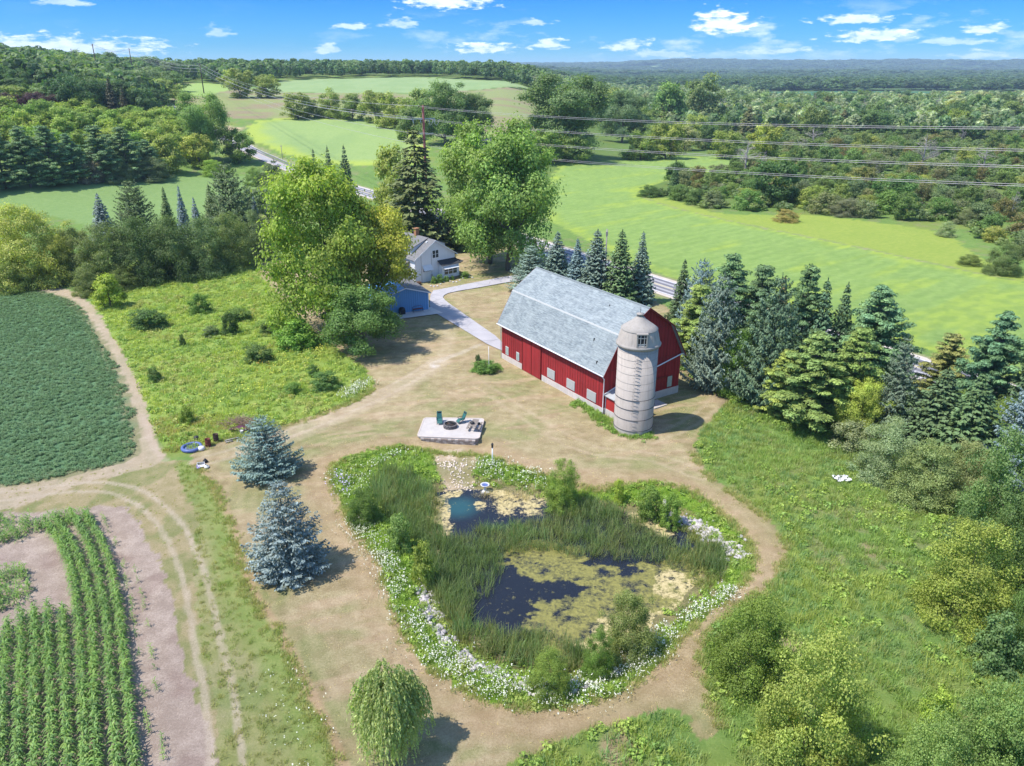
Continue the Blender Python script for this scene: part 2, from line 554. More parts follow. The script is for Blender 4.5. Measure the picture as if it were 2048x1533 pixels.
def planks(name, c, c2, width, axis='x', seam=0.35, rough=0.75, fade=None):
    """vertical board siding: boards run along z, repeat along the wall"""
    m, w = mat_new(name)
    tc = w.n('ShaderNodeTexCoord')
    sep = w.n('ShaderNodeSeparateXYZ'); w.link(tc.outputs['Object'], sep.inputs[0])
    s = {'x': sep.outputs[0], 'y': sep.outputs[1], 'xy': None}[axis]
    if s is None:
        s = w.math('ADD', sep.outputs[0], sep.outputs[1])
    u = w.math('DIVIDE', s, width)
    fl = w.math('FLOOR', u)
    fr = w.math('SUBTRACT', u, fl)
    wn = w.n('ShaderNodeTexWhiteNoise', noise_dimensions='1D'); w.link(fl, wn.inputs['W'])
    mp = w.n('ShaderNodeMapping'); w.link(tc.outputs['Object'], mp.inputs[0]); mp.inputs['Scale'].default_value = (6, 6, 0.5)
    st = w.n('ShaderNodeTexNoise', i_Vector=mp.outputs[0], i_Scale=1.6, i_Detail=8.0, i_Roughness=0.7)
    big = w.n('ShaderNodeTexNoise', i_Vector=tc.outputs['Object'], i_Scale=0.35, i_Detail=4.0)
    f = w.math('ADD', w.math('MULTIPLY', wn.outputs[0], 0.45), w.math('MULTIPLY', w.map(st.outputs[0], 0.3, 0.75), 0.6))
    f = w.math('ADD', f, w.map(big.outputs[0], 0.3, 0.7, -0.2, 0.2), True)
    col = w.mix(f, c, c2)
    if fade:
        col = w.mix(w.math('MULTIPLY', w.map(st.outputs[0], 0.58, 0.78), w.map(big.outputs[0], 0.4, 0.65)), col, fade)
    line = w.math('LESS_THAN', fr, 0.10)
    col = w.mix(w.math('MULTIPLY', line, seam), col, tuple(x * 0.3 for x in c))
    hgt = w.math('SUBTRACT', w.math('MULTIPLY', st.outputs[0], 0.3), line)
    finish(w, col, rough, hgt, 0.5, 0.02)
    return m


def shingles(name, c, c2, c3, sw=0.9, sh=0.16, streak=0.4, slope='y'):
    """asphalt shingles: courses along z/run, random tabs; object space, ridge along y"""
    m, w = mat_new(name)
    uv = w.n('ShaderNodeUVMap'); uv.uv_map = 'UVMap'
    br = w.n('ShaderNodeTexBrick', i_Vector=uv.outputs[0])
    br.offset = 0.37; br.squash = 1.0
    br.inputs['Scale'].default_value = 1.0
    br.inputs['Brick Width'].default_value = sw
    br.inputs['Row Height'].default_value = sh
    br.inputs['Mortar Size'].default_value = 0.022
    br.inputs['Mortar Smooth'].default_value = 0.6
    br.inputs['Bias'].default_value = 0.0
    br.inputs['Color1'].default_value = (0, 0, 0, 1)
    br.inputs['Color2'].default_value = (1, 1, 1, 1)
    br.inputs['Mortar'].default_value = (0.2, 0.2, 0.2, 1)
    n = w.n('ShaderNodeTexNoise', i_Vector=uv.outputs[0], i_Scale=0.5, i_Detail=5.0)
    mp = w.n('ShaderNodeMapping'); w.link(uv.outputs[0], mp.inputs[0]); mp.inputs['Scale'].default_value = (2.2, 0.25, 1)
    n2 = w.n('ShaderNodeTexNoise', i_Vector=mp.outputs[0], i_Scale=1.2, i_Detail=6.0)
    mp3 = w.n('ShaderNodeMapping'); w.link(uv.outputs[0], mp3.inputs[0]); mp3.inputs['Scale'].default_value = (1.6, 7.0, 1)
    n3 = w.n('ShaderNodeTexNoise', i_Vector=mp3.outputs[0], i_Scale=1.0, i_Detail=4.0)
    f = w.math('ADD', w.math('MULTIPLY', br.outputs['Color'], 0.55), w.map(n3.outputs[0], 0.35, 0.65, -0.25, 0.65), True)
    col = w.mix(f, c, c2)
    col = w.mix(w.map(n.outputs[0], 0.4, 0.7, 0.0, 0.5), col, c3)
    col = w.mix(w.map(n2.outputs[0], 0.55, 0.8, 0.0, streak), col, tuple(x * 0.55 for x in c))
    col = w.mix(w.math('MULTIPLY', br.outputs['Fac'], 0.45), col, tuple(x * 0.35 for x in c))
    finish(w, col, 0.9, br.outputs['Fac'], 0.4, -0.02)
    return m


def foliage(name, inst=False, sss=0.42, rough=0.55, dark=0.5):
    """leaf colour = object colour (or the instance's tint) times the leaf's own variation"""
    m, w = mat_new(name)
    if inst:
        a = w.n('ShaderNodeAttribute'); a.attribute_type = 'INSTANCER'; a.attribute_name = 'tint'
        base = a.outputs['Color']
    else:
        oi = w.n('ShaderNodeObjectInfo'); base = oi.outputs['Color']
    lc = w.n('ShaderNodeAttribute'); lc.attribute_type = 'GEOMETRY'; lc.attribute_name = 'lc'
    col = w.mix(1.0, base, lc.outputs['Color'], 'MULTIPLY')
    oi2 = w.n('ShaderNodeObjectInfo')
    col = w.mix(w.map(oi2.outputs['Random'], 0, 1, 0.0, 0.15), col, (0.20, 0.26, 0.05))
    col = w.mix(1.0, col, (1.62, 1.56, 1.6), 'MULTIPLY')
    hs = w.n('ShaderNodeHueSaturation', i_Saturation=0.9, i_Color=col)
    col = hs.outputs[0]
    b = w.n('ShaderNodeBsdfPrincipled', i_Roughness=rough)
    b.inputs['Specular IOR Level'].default_value = 0.25
    w.link(col, b.inputs['Base Color'])
    t = w.n('ShaderNodeBsdfTranslucent')
    tcol = w.mix(1.0, col, (1.05, 1.25, 0.45), 'MULTIPLY')
    w.link(tcol, t.inputs[0])
    mx = w.n('ShaderNodeMixShader'); mx.inputs[0].default_value = sss
    w.link(b.outputs[0], mx.inputs[1]); w.link(t.outputs[0], mx.inputs[2])
    out = w.n('ShaderNodeOutputMaterial'); w.link(mx.outputs[0], out.inputs[0])
    return m


M_leaf = foliage('leaf_foliage')
M_needle = foliage('needle_foliage', sss=0.15, rough=0.6)
M_leaf_i = foliage('leaf_foliage_scattered', True)
M_needle_i = foliage('needle_foliage_scattered', True, 0.18)
M_bark = simple('bark', (0.16, 0.13, 0.10), 0.9, 0.45, 2.0, bstr=0.5)
M_greybark = simple('grey_dead_wood', (0.34, 0.31, 0.28), 0.9, 0.3, 2.0)
M_red = planks('red_barn_boards', (0.36, 0.026, 0.03), (0.19, 0.014, 0.017), 0.26, 'xy', 0.6, 0.7, (0.42, 0.16, 0.14))
M_redtrim = simple('red_trim_paint', (0.21, 0.018, 0.016), 0.6)
M_barnroof = shingles('barn_shingles', (0.27, 0.305, 0.315), (0.13, 0.155, 0.175), (0.30, 0.33, 0.34), 1.3, 0.42, 0.4)
M_conc = None


def concrete(name, c, streak=0.25, bands=None, joints=None):
    m, w = mat_new(name)
    tc = w.n('ShaderNodeTexCoord')
    n = w.n('ShaderNodeTexNoise', i_Vector=tc.outputs['Object'], i_Scale=1.3, i_Detail=8.0, i_Roughness=0.65)
    mp = w.n('ShaderNodeMapping'); w.link(tc.outputs['Object'], mp.inputs[0]); mp.inputs['Scale'].default_value = (3, 3, 0.25)
    s = w.n('ShaderNodeTexNoise', i_Vector=mp.outputs[0], i_Scale=1.5, i_Detail=7.0)
    col = w.mix(w.map(n.outputs[0], 0.3, 0.7), c, tuple(x * 0.82 for x in c))
    col = w.mix(w.map(s.outputs[0], 0.5, 0.75, 0.0, streak), col, tuple(x * 0.5 for x in c))
    n2 = w.n('ShaderNodeTexNoise', i_Vector=tc.outputs['Object'], i_Scale=14.0, i_Detail=6.0)
    finish(w, col, 0.9, n2.outputs[0], 0.3, 0.01)
    return m


M_silo = concrete('silo_concrete', (0.43, 0.375, 0.335), 0.5)
M_silodome = concrete('silo_dome_concrete', (0.35, 0.315, 0.285), 0.35)
M_found = concrete('foundation_whitewash', (0.56, 0.50, 0.47), 0.35)
M_hoop = simple('dark_steel_hoop', (0.10, 0.09, 0.09), 0.6, 0.4, metal=0.4)
M_white = simple('white_paint', (0.74, 0.75, 0.78), 0.5, 0.1, 2.0)
M_grey = simple('grey_painted_shutter', (0.42, 0.42, 0.41), 0.7, 0.15, 3.0)
M_glassy = simple('pale_window_board', (0.34, 0.44, 0.42), 0.35, 0.3, 4.0, spec=0.6)
M_darkglass = simple('dark_window_glass', (0.035, 0.045, 0.055), 0.12, 0.5, 1.0, spec=0.8)
M_black = simple('black_iron', (0.03, 0.03, 0.034), 0.6, 0.3)
M_houseroof = shingles('house_shingles', (0.19, 0.185, 0.19), (0.13, 0.13, 0.14), (0.22, 0.205, 0.20), 0.6, 0.18, 0.3)
M_darkroof = shingles('dark_shingles', (0.055, 0.058, 0.065), (0.035, 0.037, 0.045), (0.06, 0.06, 0.065), 0.6, 0.18, 0.2)
M_siding = planks('white_siding', (0.70, 0.71, 0.74), (0.64, 0.65, 0.69), 0.4, 'xy', 0.12, 0.6)
M_blue = planks('blue_siding', (0.14, 0.33, 0.58), (0.12, 0.29, 0.53), 0.38, 'xy', 0.55, 0.55)
M_blueroof = simple('blue_metal_roof', (0.08, 0.25, 0.52), 0.45, 0.25, 1.0)
M_brick = simple('orange_chimney_brick', (0.42, 0.20, 0.11), 0.9, 0.35, 6.0)
M_stonewall = simple('patio_block', (0.34, 0.27, 0.24), 0.9, 0.35, 3.0)
M_slab = concrete('patio_concrete', (0.46, 0.42, 0.40), 0.2)
M_green = simple('green_chair_mesh', (0.03, 0.13, 0.125), 0.6, 0.3)
M_wood = simple('weathered_grey_wood', (0.27, 0.23, 0.20), 0.85, 0.35, 5.0)
M_rust = simple('rusty_steel', (0.20, 0.045, 0.035), 0.75, 0.4, 4.0, c2=(0.12, 0.04, 0.03))
M_steel = simple('galvanised_steel', (0.42, 0.44, 0.46), 0.45, 0.2, 3.0, metal=0.5)
M_pole = simple('weathered_pole_wood', (0.085, 0.055, 0.045), 0.85, 0.4, 3.0)
M_redpole = simple('red_brown_steel_pole', (0.17, 0.055, 0.05), 0.6, 0.3, 3.0)
M_wire = simple('pale_aluminium_cable', (0.62, 0.56, 0.58), 0.4, 0.3, 0.4, metal=0.3)
M_pool = simple('blue_plastic', (0.10, 0.14, 0.34), 0.45, 0.2, 3.0)
M_poolin = simple('blue_liner', (0.13, 0.19, 0.42), 0.35, 0.2, 3.0)
M_whitepl = simple('white_plastic', (0.62, 0.61, 0.61), 0.5, 0.12, 5.0)
M_purple = simple('purple_tarp', (0.085, 0.02, 0.05), 0.6, 0.3, 3.0)
M_violet = simple('violet_plastic', (0.33, 0.25, 0.62), 0.5, 0.2)
M_orange = simple('orange_red_plastic', (0.75, 0.09, 0.03), 0.5, 0.2)
M_stone = simple('pale_limestone', (0.62, 0.59, 0.60), 0.9, 0.35, 6.0)
M_shed = simple('grey_metal_shed_roof', (0.36, 0.37, 0.38), 0.7, 0.2, 2.0)
M_redpaint = planks('red_shed_boards', (0.42, 0.03, 0.025), (0.30, 0.02, 0.02), 0.2, 'xy', 0.4)


# ------------------------------------------------------------------ ground
def build_ground():
    th = [R(a) for a in np.arange(-46, 46.001, 0.2)]
    rest = [R(a) for a in np.arange(49, 312, 3.0)]
    th = np.array(th + rest)
    rr = [0.0001, 6, 12, 18, 24]
    r = 27.0
    while r < 15000:
        rr.append(r)
        r += min(max(0.26, r * r / 28700.0), 70.0)
    rr = np.array(rr)
    nr, nt = len(rr), len(th)
    RR, TT = np.meshgrid(rr, th, indexing='ij')
    X = (RR * np.sin(TT)).ravel(); Y = (RR * np.cos(TT)).ravel()
    Z = np.zeros_like(X)
    Z[:] = height(X, Y)
    i = np.arange(nr - 1)[:, None] * nt; j = np.arange(nt)[None, :]
    j2 = (j + 1) % nt
    F = np.stack([(i + j), (i + j2), (i + nt + j2), (i + nt + j)], -1).reshape(-1, 4)
    # material of the ground: two colours the fine grain mixes between
    D = np.hypot(X, Y)
    wx = (fbm(X / 1.3, Y / 1.3, 41, 3) - 0.5) * 1.1 + (fbm(X / 0.35, Y / 0.35, 43, 2) - 0.5) * 0.45
    wy = (fbm(X / 1.3, Y / 1.3, 51, 3) - 0.5) * 1.1 + (fbm(X / 0.35, Y / 0.35, 53, 2) - 0.5) * 0.45
    k = 1 + sstep(110, 500, D) * 5
    PX, PY = X + wx * k, Y + wy * k
    A = np.zeros((len(X), 4), np.float32); B = np.zeros((len(X), 4), np.float32)

    def put(mask, a, b, bump=1.0):
        A[mask, :3] = a; B[mask, :3] = b; A[mask, 3] = bump

    def blend(wt, a, b=None):
        b = a if b is None else b
        A[:, :3] = A[:, :3] * (1 - wt[:, None]) + np.array(a) * wt[:, None]
        B[:, :3] = B[:, :3] * (1 - wt[:, None]) + np.array(b) * wt[:, None]

    allm = np.ones(len(X), bool)
    put(allm, (0.11, 0.19, 0.045), (0.18, 0.26, 0.07), 1)               # rough green
    n20 = fbm(X / 9, Y / 9, 61, 4)
    n5 = fbm(X / 2.4, Y / 2.4, 71, 3)
    blend(sstep(0.5, 0.75, n20) * 0.8, (0.17, 0.22, 0.045), (0.22, 0.24, 0.07))
    blend(sstep(0.58, 0.75, n5) * 0.5, (0.20, 0.19, 0.10), (0.25, 0.20, 0.12))
    blend(sstep(215, 260, D) * (1 - sstep(0.0, 0.1, -np.arctan2(X, Y + 1e-9))) * 0.6, (0.07, 0.12, 0.03), (0.11, 0.15, 0.04))
    farw = sstep(1300, 2200, D)
    blend(farw, (0.05, 0.09, 0.03), (0.06, 0.10, 0.035))
    patch = (fbm(X / 260, Y / 140, 81, 2) > 0.62) & (D > 2200)
    put(patch, (0.16, 0.22, 0.07), (0.17, 0.22, 0.09), 0.2)
    ins = lambda n, wob=True: inside(REGS[n], PX if wob else X, PY if wob else Y)
    near = (D < 400)
    put(ins('TAN'), (0.20, 0.24, 0.085), (0.26, 0.26, 0.12))
    t = ins('TAN')
    blend(t * sstep(0.48, 0.62, fbm(X / 30, Y / 12, 91, 3)), (0.23, 0.19, 0.11), (0.26, 0.21, 0.13))
    for nm, a, b in (('F1', (0.15, 0.235, 0.075), (0.20, 0.28, 0.10)), ('F2', (0.215, 0.30, 0.10), (0.265, 0.345, 0.13)), ('F3', (0.22, 0.30, 0.13), (0.26, 0.33, 0.15)),
                     ('F3B', (0.23, 0.33, 0.09), (0.27, 0.35, 0.11)), ('F4', (0.19, 0.285, 0.072), (0.25, 0.335, 0.10)), ('F6', (0.05, 0.13, 0.06), (0.06, 0.14, 0.07))):
        mk = ins(nm)
        put(mk, a, b, 0.7)
    m4 = ins('F4')
    edge = dist_line(REGS['F4'], X, Y, True)
    streak = fbm((X * 0.75 + Y * 0.66) / 30, (X * -0.66 + Y * 0.75) / 5, 101, 4)
    blend(m4 * np.clip(sstep(0.56, 0.72, streak) * 0.65 + 0.8 * (1 - sstep(1.0, 5.0, edge + (n20 - 0.5) * 6)) * 0.9, 0, 1), (0.27, 0.35, 0.05), (0.31, 0.37, 0.07))
    rx_, ry_ = X * 0.75 + Y * 0.66, X * -0.66 + Y * 0.75
    blend(m4 * sstep(0.40, 0.62, fbm(rx_ / 2.6, ry_ / 1.1, 151, 3)) * 0.5, (0.14, 0.225, 0.055), (0.20, 0.28, 0.085))
    blend(m4 * (0.5 + 0.5 * np.sin(ry_ * 2.1 + 2 * n20)) * 0.14, (0.08, 0.15, 0.05))
    m2 = ins('F2')
    blend((m2 | ins('F3')) * sstep(0.42, 0.62, fbm(X / 9, Y / 22, 161, 3)) * 0.35, (0.15, 0.24, 0.09), (0.20, 0.28, 0.11))
    blend(ins('F5') * sstep(0.42, 0.62, fbm(X / 2.5, Y / 2.5, 171, 3)) * 0.45, (0.14, 0.20, 0.05), (0.22, 0.25, 0.09))
    e2 = dist_line(REGS['F2'], X, Y, True)
    blend(m2 * np.clip((1 - sstep(2.0, 12.0, e2 + (n20 - 0.5) * 10)), 0, 1) * 0.8, (0.30, 0.37, 0.05), (0.34, 0.40, 0.08))
    put(ins('F5'), (0.20, 0.27, 0.05), (0.28, 0.32, 0.07), 1)
    blend(ins('F5') * (1 - sstep(0.6, 1.6, edge + (n5 - 0.5) * 2)), (0.16, 0.22, 0.07), (0.30, 0.27, 0.15))
    # the mown, half dry lawn
    lawn = inside(LAWN, PX, PY) & ~inside(RING, PX, PY)
    put(lawn, (0.26, 0.21, 0.11), (0.415, 0.345, 0.21), 0.6)
    g = sstep(0.42, 0.66, fbm(X / 7 + 5, Y / 7, 111, 4))
    blend(lawn * g * 0.85, (0.17, 0.185, 0.07), (0.28, 0.265, 0.12))
    g3 = sstep(0.5, 0.7, fbm((X + Y * .5) / 5, (Y - X * .3) / 1.1, 125, 4))
    blend(lawn * g3 * 0.6, (0.36, 0.25, 0.16), (0.47, 0.36, 0.25))
    g2 = sstep(0.52, 0.72, fbm(X / 1.6, Y / 1.6, 121, 3))
    blend(lawn * g2 * 0.55, (0.20, 0.15, 0.08), (0.31, 0.235, 0.135))
    dr = dist_line(RING, X, Y, True); dl = dist_line(LAWN, X, Y, True)
    blend(lawn * (1 - sstep(1.5, 3.8, dr)) * (0.35 + 0.5 * n20) * (Y < 76), (0.30, 0.205, 0.12), (0.43, 0.315, 0.20))
    blend(lawn * (1 - sstep(0.2, 1.0, dl)) * 0.5, (0.20, 0.17, 0.08), (0.30, 0.22, 0.12))
    # mower arcs: fine alternating bands, curved round the pond
    arc = 0.5 + 0.5 * np.sin(dr * 5.2 + (n5 - 0.5) * 2.5)
    blend(lawn * arc * 0.16 * (D < 140), (0.42, 0.33, 0.20), (0.48, 0.38, 0.25))
    mead = ins('MEADOW')
    put(mead, (0.17, 0.25, 0.05), (0.27, 0.33, 0.08))
    ring = inside(RING, PX, PY)
    put(ring, (0.10, 0.19, 0.02), (0.19, 0.26, 0.04))
    dw = dist_line(WATER, X, Y, True); inw = inside(WATER, X, Y)
    blend(ring * (inw | (dw < 0.8 + 1.2 * n5)) * 0.9, (0.14, 0.12, 0.06), (0.30, 0.24, 0.13))
    sand = ins('SAND')
    put(sand, (0.33, 0.25, 0.15), (0.58, 0.47, 0.37), 1)
    blend(sand * sstep(0.5, 0.7, n5) * 0.7, (0.16, 0.16, 0.06), (0.22, 0.2, 0.08))
    tr = ins('TRACK') | ins('SOYB')
    put(tr, (0.26, 0.22, 0.11), (0.38, 0.30, 0.19), 0.9)
    blend(tr * sstep(0.42, 0.60, fbm(X / 1.8, Y / 3.2, 131, 3)) * 0.75, (0.15, 0.18, 0.06), (0.24, 0.22, 0.10))
    put(ins('VERGE'), (0.20, 0.215, 0.075), (0.29, 0.275, 0.13))
    vg = ins('VERGE')
    blend(vg * sstep(0.45, 0.62, fbm(X / 2.6, Y / 4.5, 141, 4)) * 0.7, (0.24, 0.23, 0.11), (0.33, 0.29, 0.17))
    blend(vg * sstep(0.55, 0.7, n5) * 0.5, (0.12, 0.18, 0.05), (0.18, 0.23, 0.07))
    blend(vg * (1 - sstep(1.0, 2.8, dl)) * 0.8, (0.16, 0.22, 0.055), (0.25, 0.28, 0.09))
    soil = ins('SOIL')
    put(soil, (0.28, 0.215, 0.175), (0.43, 0.345, 0.29), 1.6)
    blend(soil * sstep(0.5, 0.75, n5) * 0.5, (0.22, 0.15, 0.125), (0.30, 0.22, 0.19))
    soy = ins('SOY')
    put(soy, (0.085, 0.165, 0.08), (0.12, 0.20, 0.10))
    ds = dist_line(REGS['SOY'], X, Y, True)
    blend(soy * (1 - sstep(0.3, 2.2, ds + (n5 - 0.5) * 2.5)) * 0.8, (0.22, 0.19, 0.10), (0.33, 0.27, 0.17))
    sb = ins('SOYB') & ~soy
    blend(sb * 1.0 * (0.5 + 0.5 * n5), (0.36, 0.285, 0.205), (0.45, 0.36, 0.28))
    # tyre tracks worn in grass and dirt
    for pl, wd, st, c1, c2, pair in (
            ([(875, 722), (820, 760), (740, 800), (640, 845), (560, 875), (470, 905), (400, 925)], 0.45, 0.85, (0.34, 0.27, 0.18), (0.50, 0.41, 0.31), 1.8),
            ([(880, 725), (820, 765), (740, 805), (640, 850), (560, 880), (500, 900)], 2.2, 0.55, (0.40, 0.31, 0.22), (0.54, 0.44, 0.33), 0),
            ([(880, 725), (900, 680), (890, 650)], 1.6, 0.45, (0.38, 0.30, 0.2), (0.5, 0.42, 0.31), 0),
            ([(960, 770), (1080, 850), (1180, 905), (1300, 910), (1400, 950)], 0.35, 0.5, (0.38, 0.29, 0.19), (0.5, 0.4, 0.29), 1.8),
            ([(870, 735), (860, 728), (900, 715), (960, 690)], 0.7, 0.6, (0.4, 0.33, 0.26), (0.62, 0.56, 0.50), 0),
            ([(-100, 1010), (60, 985), (180, 972), (260, 980), (330, 1030), (375, 1110), (400, 1200), (420, 1300), (440, 1400), (455, 1533)], 0.36, 0.8, (0.38, 0.31, 0.23), (0.50, 0.41, 0.33), 1.7),
            ([(388, 925), (440, 990), (482, 1110), (500, 1180), (550, 1250), (612, 1360), (690, 1533)], 0.5, 0.75, (0.36, 0.24, 0.15), (0.46, 0.32, 0.21), 0),
            ([(1300, 880), (1380, 850), (1440, 800)], 0.4, 0.5, (0.38, 0.30, 0.2), (0.46, 0.38, 0.27), 1.6),
            ([(290, 830), (300, 880), (330, 920)], 0.6, 0.6, (0.40, 0.30, 0.24), (0.46, 0.37, 0.3), 0)):
        P = smooth_poly(to_world(pl), 2, closed=False)
        dd = dist_line(P, X + wx * 0.3, Y + wy * 0.3)
        if pair:
            q = np.abs(dd - pair / 2)
        else:
            q = dd
        blend((1 - sstep(wd * 0.4, wd, q)) * st * (0.55 + 0.45 * n5), c1, c2)
    # worn gravel beside the barn and at the end of the drive
    for (a, b, rad, st) in ((870, 733, 1.3, 0.8), (1040, 705, 1.2, 0.4), (905, 585, 1.6, 0.2), (1640, 962, 0.9, 0.0)):
        cx, cy = G(a, b)
        q = np.hypot((X - cx), (Y - cy)) + (n5 - 0.5) * 1.6
        blend((1 - sstep(rad * 0.4, rad, q)) * st, (0.5, 0.44, 0.38), (0.66, 0.6, 0.55))
    for (a, b, rad) in ((1692, 1030, 1.6), (1545, 880, 1.2), (1430, 1060, 0.8), (1745, 1110, 1.3), (1580, 1290, 1.3), (1240, 1500, 1.0)):
        cx, cy = G(a, b)
        q = np.hypot((X - cx), (Y - cy) * 0.7) + (n5 - 0.5) * 2.5
        blend((1 - sstep(rad * 0.3, rad, q)) * 0.8, (0.27, 0.19, 0.12), (0.36, 0.27, 0.18))
    # road verge
    rd = road_dist(X, Y)
    blend((rd < 5.6) * (rd > 3.0) * 0.6 * (D < 700), (0.26, 0.24, 0.14), (0.36, 0.30, 0.2))
    # bare spoil heap beyond the road
    cx, cy = G(452, 258)
    blend(1 - sstep(3, 9, np.hypot(X - cx, Y - cy) + (n20 - 0.5) * 6), (0.50, 0.36, 0.24), (0.55, 0.40, 0.28))
    # darker brown ground under the spruce belt and the hedges
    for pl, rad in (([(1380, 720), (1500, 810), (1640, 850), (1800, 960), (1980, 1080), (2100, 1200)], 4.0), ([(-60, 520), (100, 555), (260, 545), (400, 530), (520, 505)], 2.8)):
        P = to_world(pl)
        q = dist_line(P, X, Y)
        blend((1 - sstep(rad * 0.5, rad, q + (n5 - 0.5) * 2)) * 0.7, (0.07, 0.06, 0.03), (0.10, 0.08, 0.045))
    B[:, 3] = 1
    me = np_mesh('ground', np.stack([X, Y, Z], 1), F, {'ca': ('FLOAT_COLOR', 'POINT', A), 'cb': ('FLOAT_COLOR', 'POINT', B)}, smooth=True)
    m, w = mat_new('ground_cover')
    ca = w.n('ShaderNodeAttribute'); ca.attribute_name = 'ca'
    cb = w.n('ShaderNodeAttribute'); cb.attribute_name = 'cb'
    geo = w.n('ShaderNodeNewGeometry')
    n1 = w.n('ShaderNodeTexNoise', i_Vector=geo.outputs['Position'], i_Scale=6.5, i_Detail=9.0, i_Roughness=0.95)
    n2 = w.n('ShaderNodeTexNoise', i_Vector=geo.outputs['Position'], i_Scale=0.8, i_Detail=5.0, i_Roughness=0.6)
    n3 = w.n('ShaderNodeTexNoise', i_Vector=geo.outputs['Position'], i_Scale=0.12, i_Detail=4.0, i_Roughness=0.6)
    f = w.math('ADD', w.math('MULTIPLY', w.map(n1.outputs[0], 0.36, 0.64, -1.0, 1.5), 0.8), w.math('MULTIPLY', w.map(n2.outputs[0], 0.35, 0.65, -0.5, 0.9), 0.55), False)
    f = w.math('ADD', f, w.map(n3.outputs[0], 0.3, 0.7, -0.15, 0.25), True)
    col = w.mix(f, ca.outputs['Color'], cb.outputs['Color'])
    sp_ = w.map(n1.outputs[0], 0.30, 0.44, 0.55, 1.0)
    cs_ = w.n('ShaderNodeCombineXYZ')
    for i_ in range(3): w.link(sp_, cs_.inputs[i_])
    col = w.mix(1.0, col, cs_.outputs[0], 'MULTIPLY')
    b = finish(w, col, 0.95, n1.outputs[0], 0.8, 0.16, spec=0.1)
    me.materials.append(m)
    o = link('ground', me)
    tag(o, kind='structure')
    return o


build_ground()


# ------------------------------------------------------------------ sheets: road, drive, walk
def strip(name, P, hw, z, mat, offset=0.0, kind='structure', step=None, parent=None):
    P = np.array(P, float)
    T = np.gradient(P, axis=0); T /= np.linalg.norm(T, axis=1)[:, None] + 1e-9
    N = np.stack([-T[:, 1], T[:, 0]], 1)
    C = P + N * offset
    rows = []
    K = 4
    for k in range(K + 1):
        Q = C + N * hw * (2 * k / K - 1)
        rows.append(np.column_stack([Q, height(C[:, 0], C[:, 1]) + z]))
    V = np.concatenate(rows); n = len(P)
    F = []
    for k in range(K):
        for i in range(n - 1):
            F.append((k * n + i, k * n + i + 1, (k + 1) * n + i + 1, (k + 1) * n + i))
    me = np_mesh(name, V, np.array(F), smooth=True)
    # faces point up
    o = link(name, me, parent, mat)
    if kind: tag(o, kind=kind)
    return o


def densify(P, step):
    out = [P[0]]
    for a, b in zip(P[:-1], P[1:]):
        L = np.linalg.norm(b - a); n = max(1, int(L / step))
        for i in range(1, n + 1):
            out.append(a + (b - a) * i / n)
    return np.array(out)


def asphalt(name, c, c2, sc=1.0, cracks=True):
    m, w = mat_new(name)
    geo = w.n('ShaderNodeNewGeometry')
    n = w.n('ShaderNodeTexNoise', i_Vector=geo.outputs['Position'], i_Scale=0.5 * sc, i_Detail=6.0)
    n2 = w.n('ShaderNodeTexNoise', i_Vector=geo.outputs['Position'], i_Scale=9.0 * sc, i_Detail=5.0)
    f = w.math('ADD', w.map(n.outputs[0], 0.3, 0.7, 0, 0.7), w.map(n2.outputs[0], 0.35, 0.65, -0.3, 0.4), True)
    col = w.mix(f, c, c2)
    if cracks:
        vo = w.n('ShaderNodeTexVoronoi', feature='DISTANCE_TO_EDGE', i_Vector=geo.outputs['Position'], i_Scale=0.33)
        col = w.mix(w.map(vo.outputs[0], 0.006, 0.014, 0.35, 0.0), col, tuple(x * 0.3 for x in c))
    finish(w, col, 0.9, n2.outputs[0], 0.2, 0.01)
    return m


RD = densify(ROAD, 6.0)
dist_rd = np.hypot(RD[:, 0], RD[:, 1])
M_road = asphalt('road_asphalt', (0.30, 0.29, 0.31), (0.36, 0.35, 0.37))
M_roaddark = asphalt('road_wheel_path', (0.13, 0.125, 0.145), (0.17, 0.165, 0.18), cracks=False)
M_line_w = simple('white_road_paint', (0.75, 0.72, 0.74), 0.6, 0.15)
M_line_y = simple('yellow_road_paint', (0.62, 0.50, 0.22), 0.6, 0.15)
M_shoulder = asphalt('gravel_shoulder', (0.42, 0.36, 0.31), (0.52, 0.46, 0.40), cracks=False)
strip('road_shoulder', RD, 4.6, 0.035, M_shoulder)
strip('road', RD, 3.6, 0.05, M_road)
for off, hw in ((-2.55, 0.42), (-0.95, 0.42), (0.95, 0.42), (2.55, 0.42)):
    strip('tyre_track', RD, hw, 0.056, M_roaddark, off)
for off in (-3.3, 3.3):
    strip('edge_line', RD, 0.09, 0.062, M_line_w, off)
for off in (-0.16, 0.16):
    strip('centre_line', RD, 0.07, 0.062, M_line_y, off)


def sheet(name, poly, z, mat, cell=0.8):
    """flat sheet that follows the ground inside an outline"""
    import bmesh
    bm = bmesh.new()
    vs = [bm.verts.new((x, y, height1(x, y) + z)) for x, y in poly]
    f = bm.faces.new(vs); f.normal_update()
    if f.normal.z < 0: f.normal_flip()
    bmesh.ops.triangulate(bm, faces=[f])
    me = bpy.data.meshes.new(name); bm.to_mesh(me); bm.free()
    o = link(name, me, None, mat)
    tag(o, kind='structure')
    return o


M_drive = asphalt('drive_asphalt', (0.33, 0.315, 0.34), (0.42, 0.40, 0.42))
P0 = REGS['DRIVE']
sheet('driveway', P0, 0.12, M_drive)
M_walk = concrete('walk_concrete', (0.60, 0.56, 0.54), 0.2)
sheet('concrete_walk', REGS['WALK'], 0.14, M_walk)


